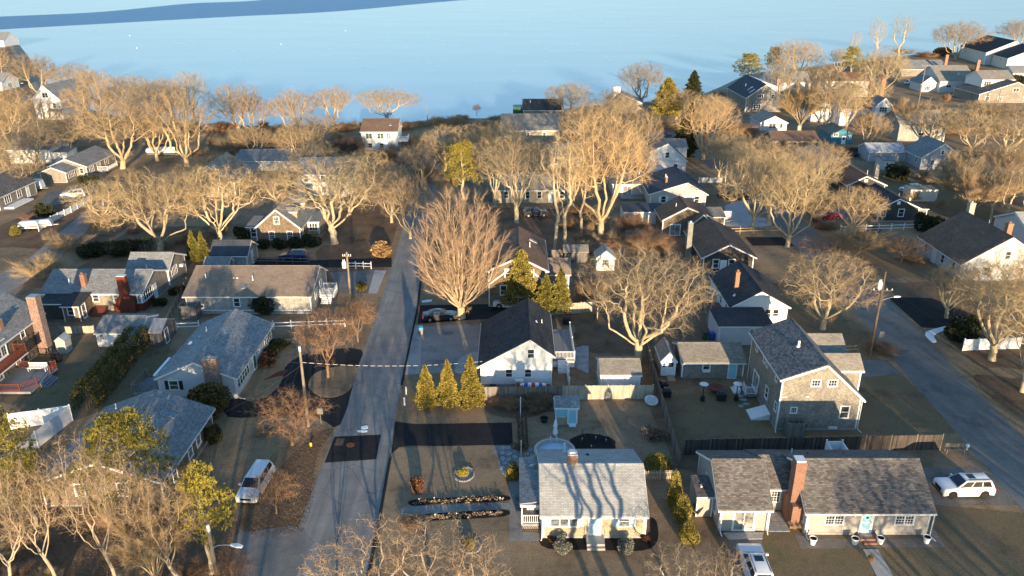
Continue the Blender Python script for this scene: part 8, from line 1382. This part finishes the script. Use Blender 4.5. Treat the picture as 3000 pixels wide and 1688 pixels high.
e = thing('globe_lamp', 'small white globe lamp on the grass beside the weathered bench', 'lamp', (45.71, 66.85)); b = MB(); b.lathe([(.05, 0), (.05, .3), (.18, .38), (.2, .5), (.12, .64), (.02, .68)], n=12); bits(e, ('globe', b, 'vinyl_white'))
e = thing('solar_panel', 'small yellow-framed solar panel leaning by the lean-to shed', 'solar panel', (16.06, 56.58), 0, R(-60)); b = MB(); b.hexa([(-.5, 0, .5), (.5, 0, .5), (.5, .6, 1.0), (-.5, .6, 1.0)], [(-.5, -.03, .54), (.5, -.03, .54), (.5, .57, 1.04), (-.5, .57, 1.04)]); c = MB(); c.box(-.53, .53, -.05, -.0, .46, .52); c.tube([(0, .3, 0), (0, .3, .74)], .03, 6); bits(e, ('panel', b, 'steel_dark'), ('frame', c, 'paint_yellow'))
# stones round the oval beds, each its own part
def stone_bed(label, cx, cy, rx, ry, n):
    e = empty('stone_bed', (cx, cy, 0), label, 'garden bed'); b = MB(); b.sheet(ellipse(0, 0, rx, ry, 26), .05, .05); link('gravel', b.mesh('gravel', 'gravel_grey'), e); ms = []
    for v in range(3):
        m = MB(); r_ = random.Random(v); m.hexa([(-.13, -.09, 0), (.12, -.1, 0), (.13, .09, 0), (-.12, .1, 0)], [(-.09 + r_.uniform(-.02, .02), -.06, .13), (.08, -.06, .12), (.09, .06, .14), (-.08, .06 + r_.uniform(-.02, .02), .12)]); ms.append(m.mesh('stone', 'stone'))
    for k in range(n): a = 6.283 * k / n; link('stone', ms[k % 3], e, (rx * math.cos(a), ry * math.sin(a), rng.uniform(-.02, .02)), a + 1.57 + rng.uniform(-.2, .2))
q = (-4.60, 62.73); stone_bed('oval stone-ringed bed round the bright yellow bush', q[0], q[1], .95, 1.15, 26); q = (-3.46, 52.61); stone_bed('round stone-ringed bed round the green-gold bush', q[0], q[1], .85, .8, 22)
sg = [o for o in C.objects if o.name == 'stepping_gravel'][0]
for k, q in enumerate([(-0.93, 67.16), (-0.34, 67.16), (-0.95, 66.26), (-0.31, 66.14), (-0.91, 65.32), (-0.34, 65.14), (0.34, 66.61), (-0.73, 64.51), (-0.17, 64.29), (-0.93, 63.72), (0.27, 65.55), (-0.72, 63.06), (1.78, 66.85), (2.03, 65.84), (1.53, 66.14)]):
    m = MB(); m.sheet(ellipse(0, 0, rng.uniform(.28, .42), rng.uniform(.22, .32), 7, .18, k), .05, .05); o = m.build('flagstone', 'slate_patio', sg); o.location = (q[0], q[1], 0); o.rotation_euler = (0, 0, rng.uniform(0, 3))
for k, q in enumerate([(26.03, 79.74), (26.21, 78.79), (26.35, 77.86), (25.80, 77.56), (25.94, 76.65), (26.00, 75.76), (25.28, 75.32)]):
    m = MB(); m.sheet(ellipse(0, 0, rng.uniform(.3, .45), rng.uniform(.22, .3), 7, .2, k + 30), .05, .05); o = tag(m.build('stepping_stone', 'slate_patio'), ORD[k] + ' flat stepping stone going from the fire table toward the white steps', 'stepping stone', 'stepping stones by the shingle house'); o.location = (q[0], q[1], 0)
pv = struct('ranch_patio', [(22.0, 54.4), (23.9, 54.4), (23.9, 57.3), (22.0, 57.3)], .012, 'gravel_dark')
pm_ = MB(); pm_.box(-.3, .3, -.3, .3, 0, .05); pm_ = pm_.mesh('slab', 'concrete')
for i in range(3):
    for j in range(4): o = link('slab', pm_, pv, (22.35 + i * .63, 54.8 + j * .66, .0 + rng.uniform(0, .01)), rng.uniform(-.04, .04))
# perennials in the two mulch strips
g = np.random.default_rng(5); pp = []
for (a, b) in (((-8.97, 58.40), (-0.87, 59.04)), ((-7.97, 56.30), (-0.91, 56.96))):
    for k in range(26):
        u = (k + g.uniform(.1, .9)) / 26; c0 = np.array([a[0] + (b[0] - a[0]) * u, a[1] + (b[1] - a[1]) * u + g.normal(0, .14), .08]); pp.append(c0 + g.normal(0, 1, (26, 3)) * np.array([.12, .12, .05]))
pp = np.concatenate(pp); tag(link('low_perennials', leaf_mesh('low_perennials', pp, np.tile([0, 0, 1.0], (len(pp), 1)), .17, 'leaf_litter_pale', .4, 3)), 'withered low plants dotted along the two black mulch strips', 'plants', kind='stuff')
for k, q in enumerate([(-8.43, 58.59), (-7.08, 58.79), (-4.87, 58.69), (-1.09, 58.79), (-6.78, 56.44), (-4.89, 56.58)]):
    m = MB(); m.lathe([(.015, 0), (.015, .25), (.08, .25), (.07, .32), (.02, .34)], n=8); tag(m.build('path_light', 'metal_white', loc=(q[0], q[1], .03)), ORD[k] + ' small white path light, counted along the upper then lower mulch strip', 'light', 'path lights along the garden path')
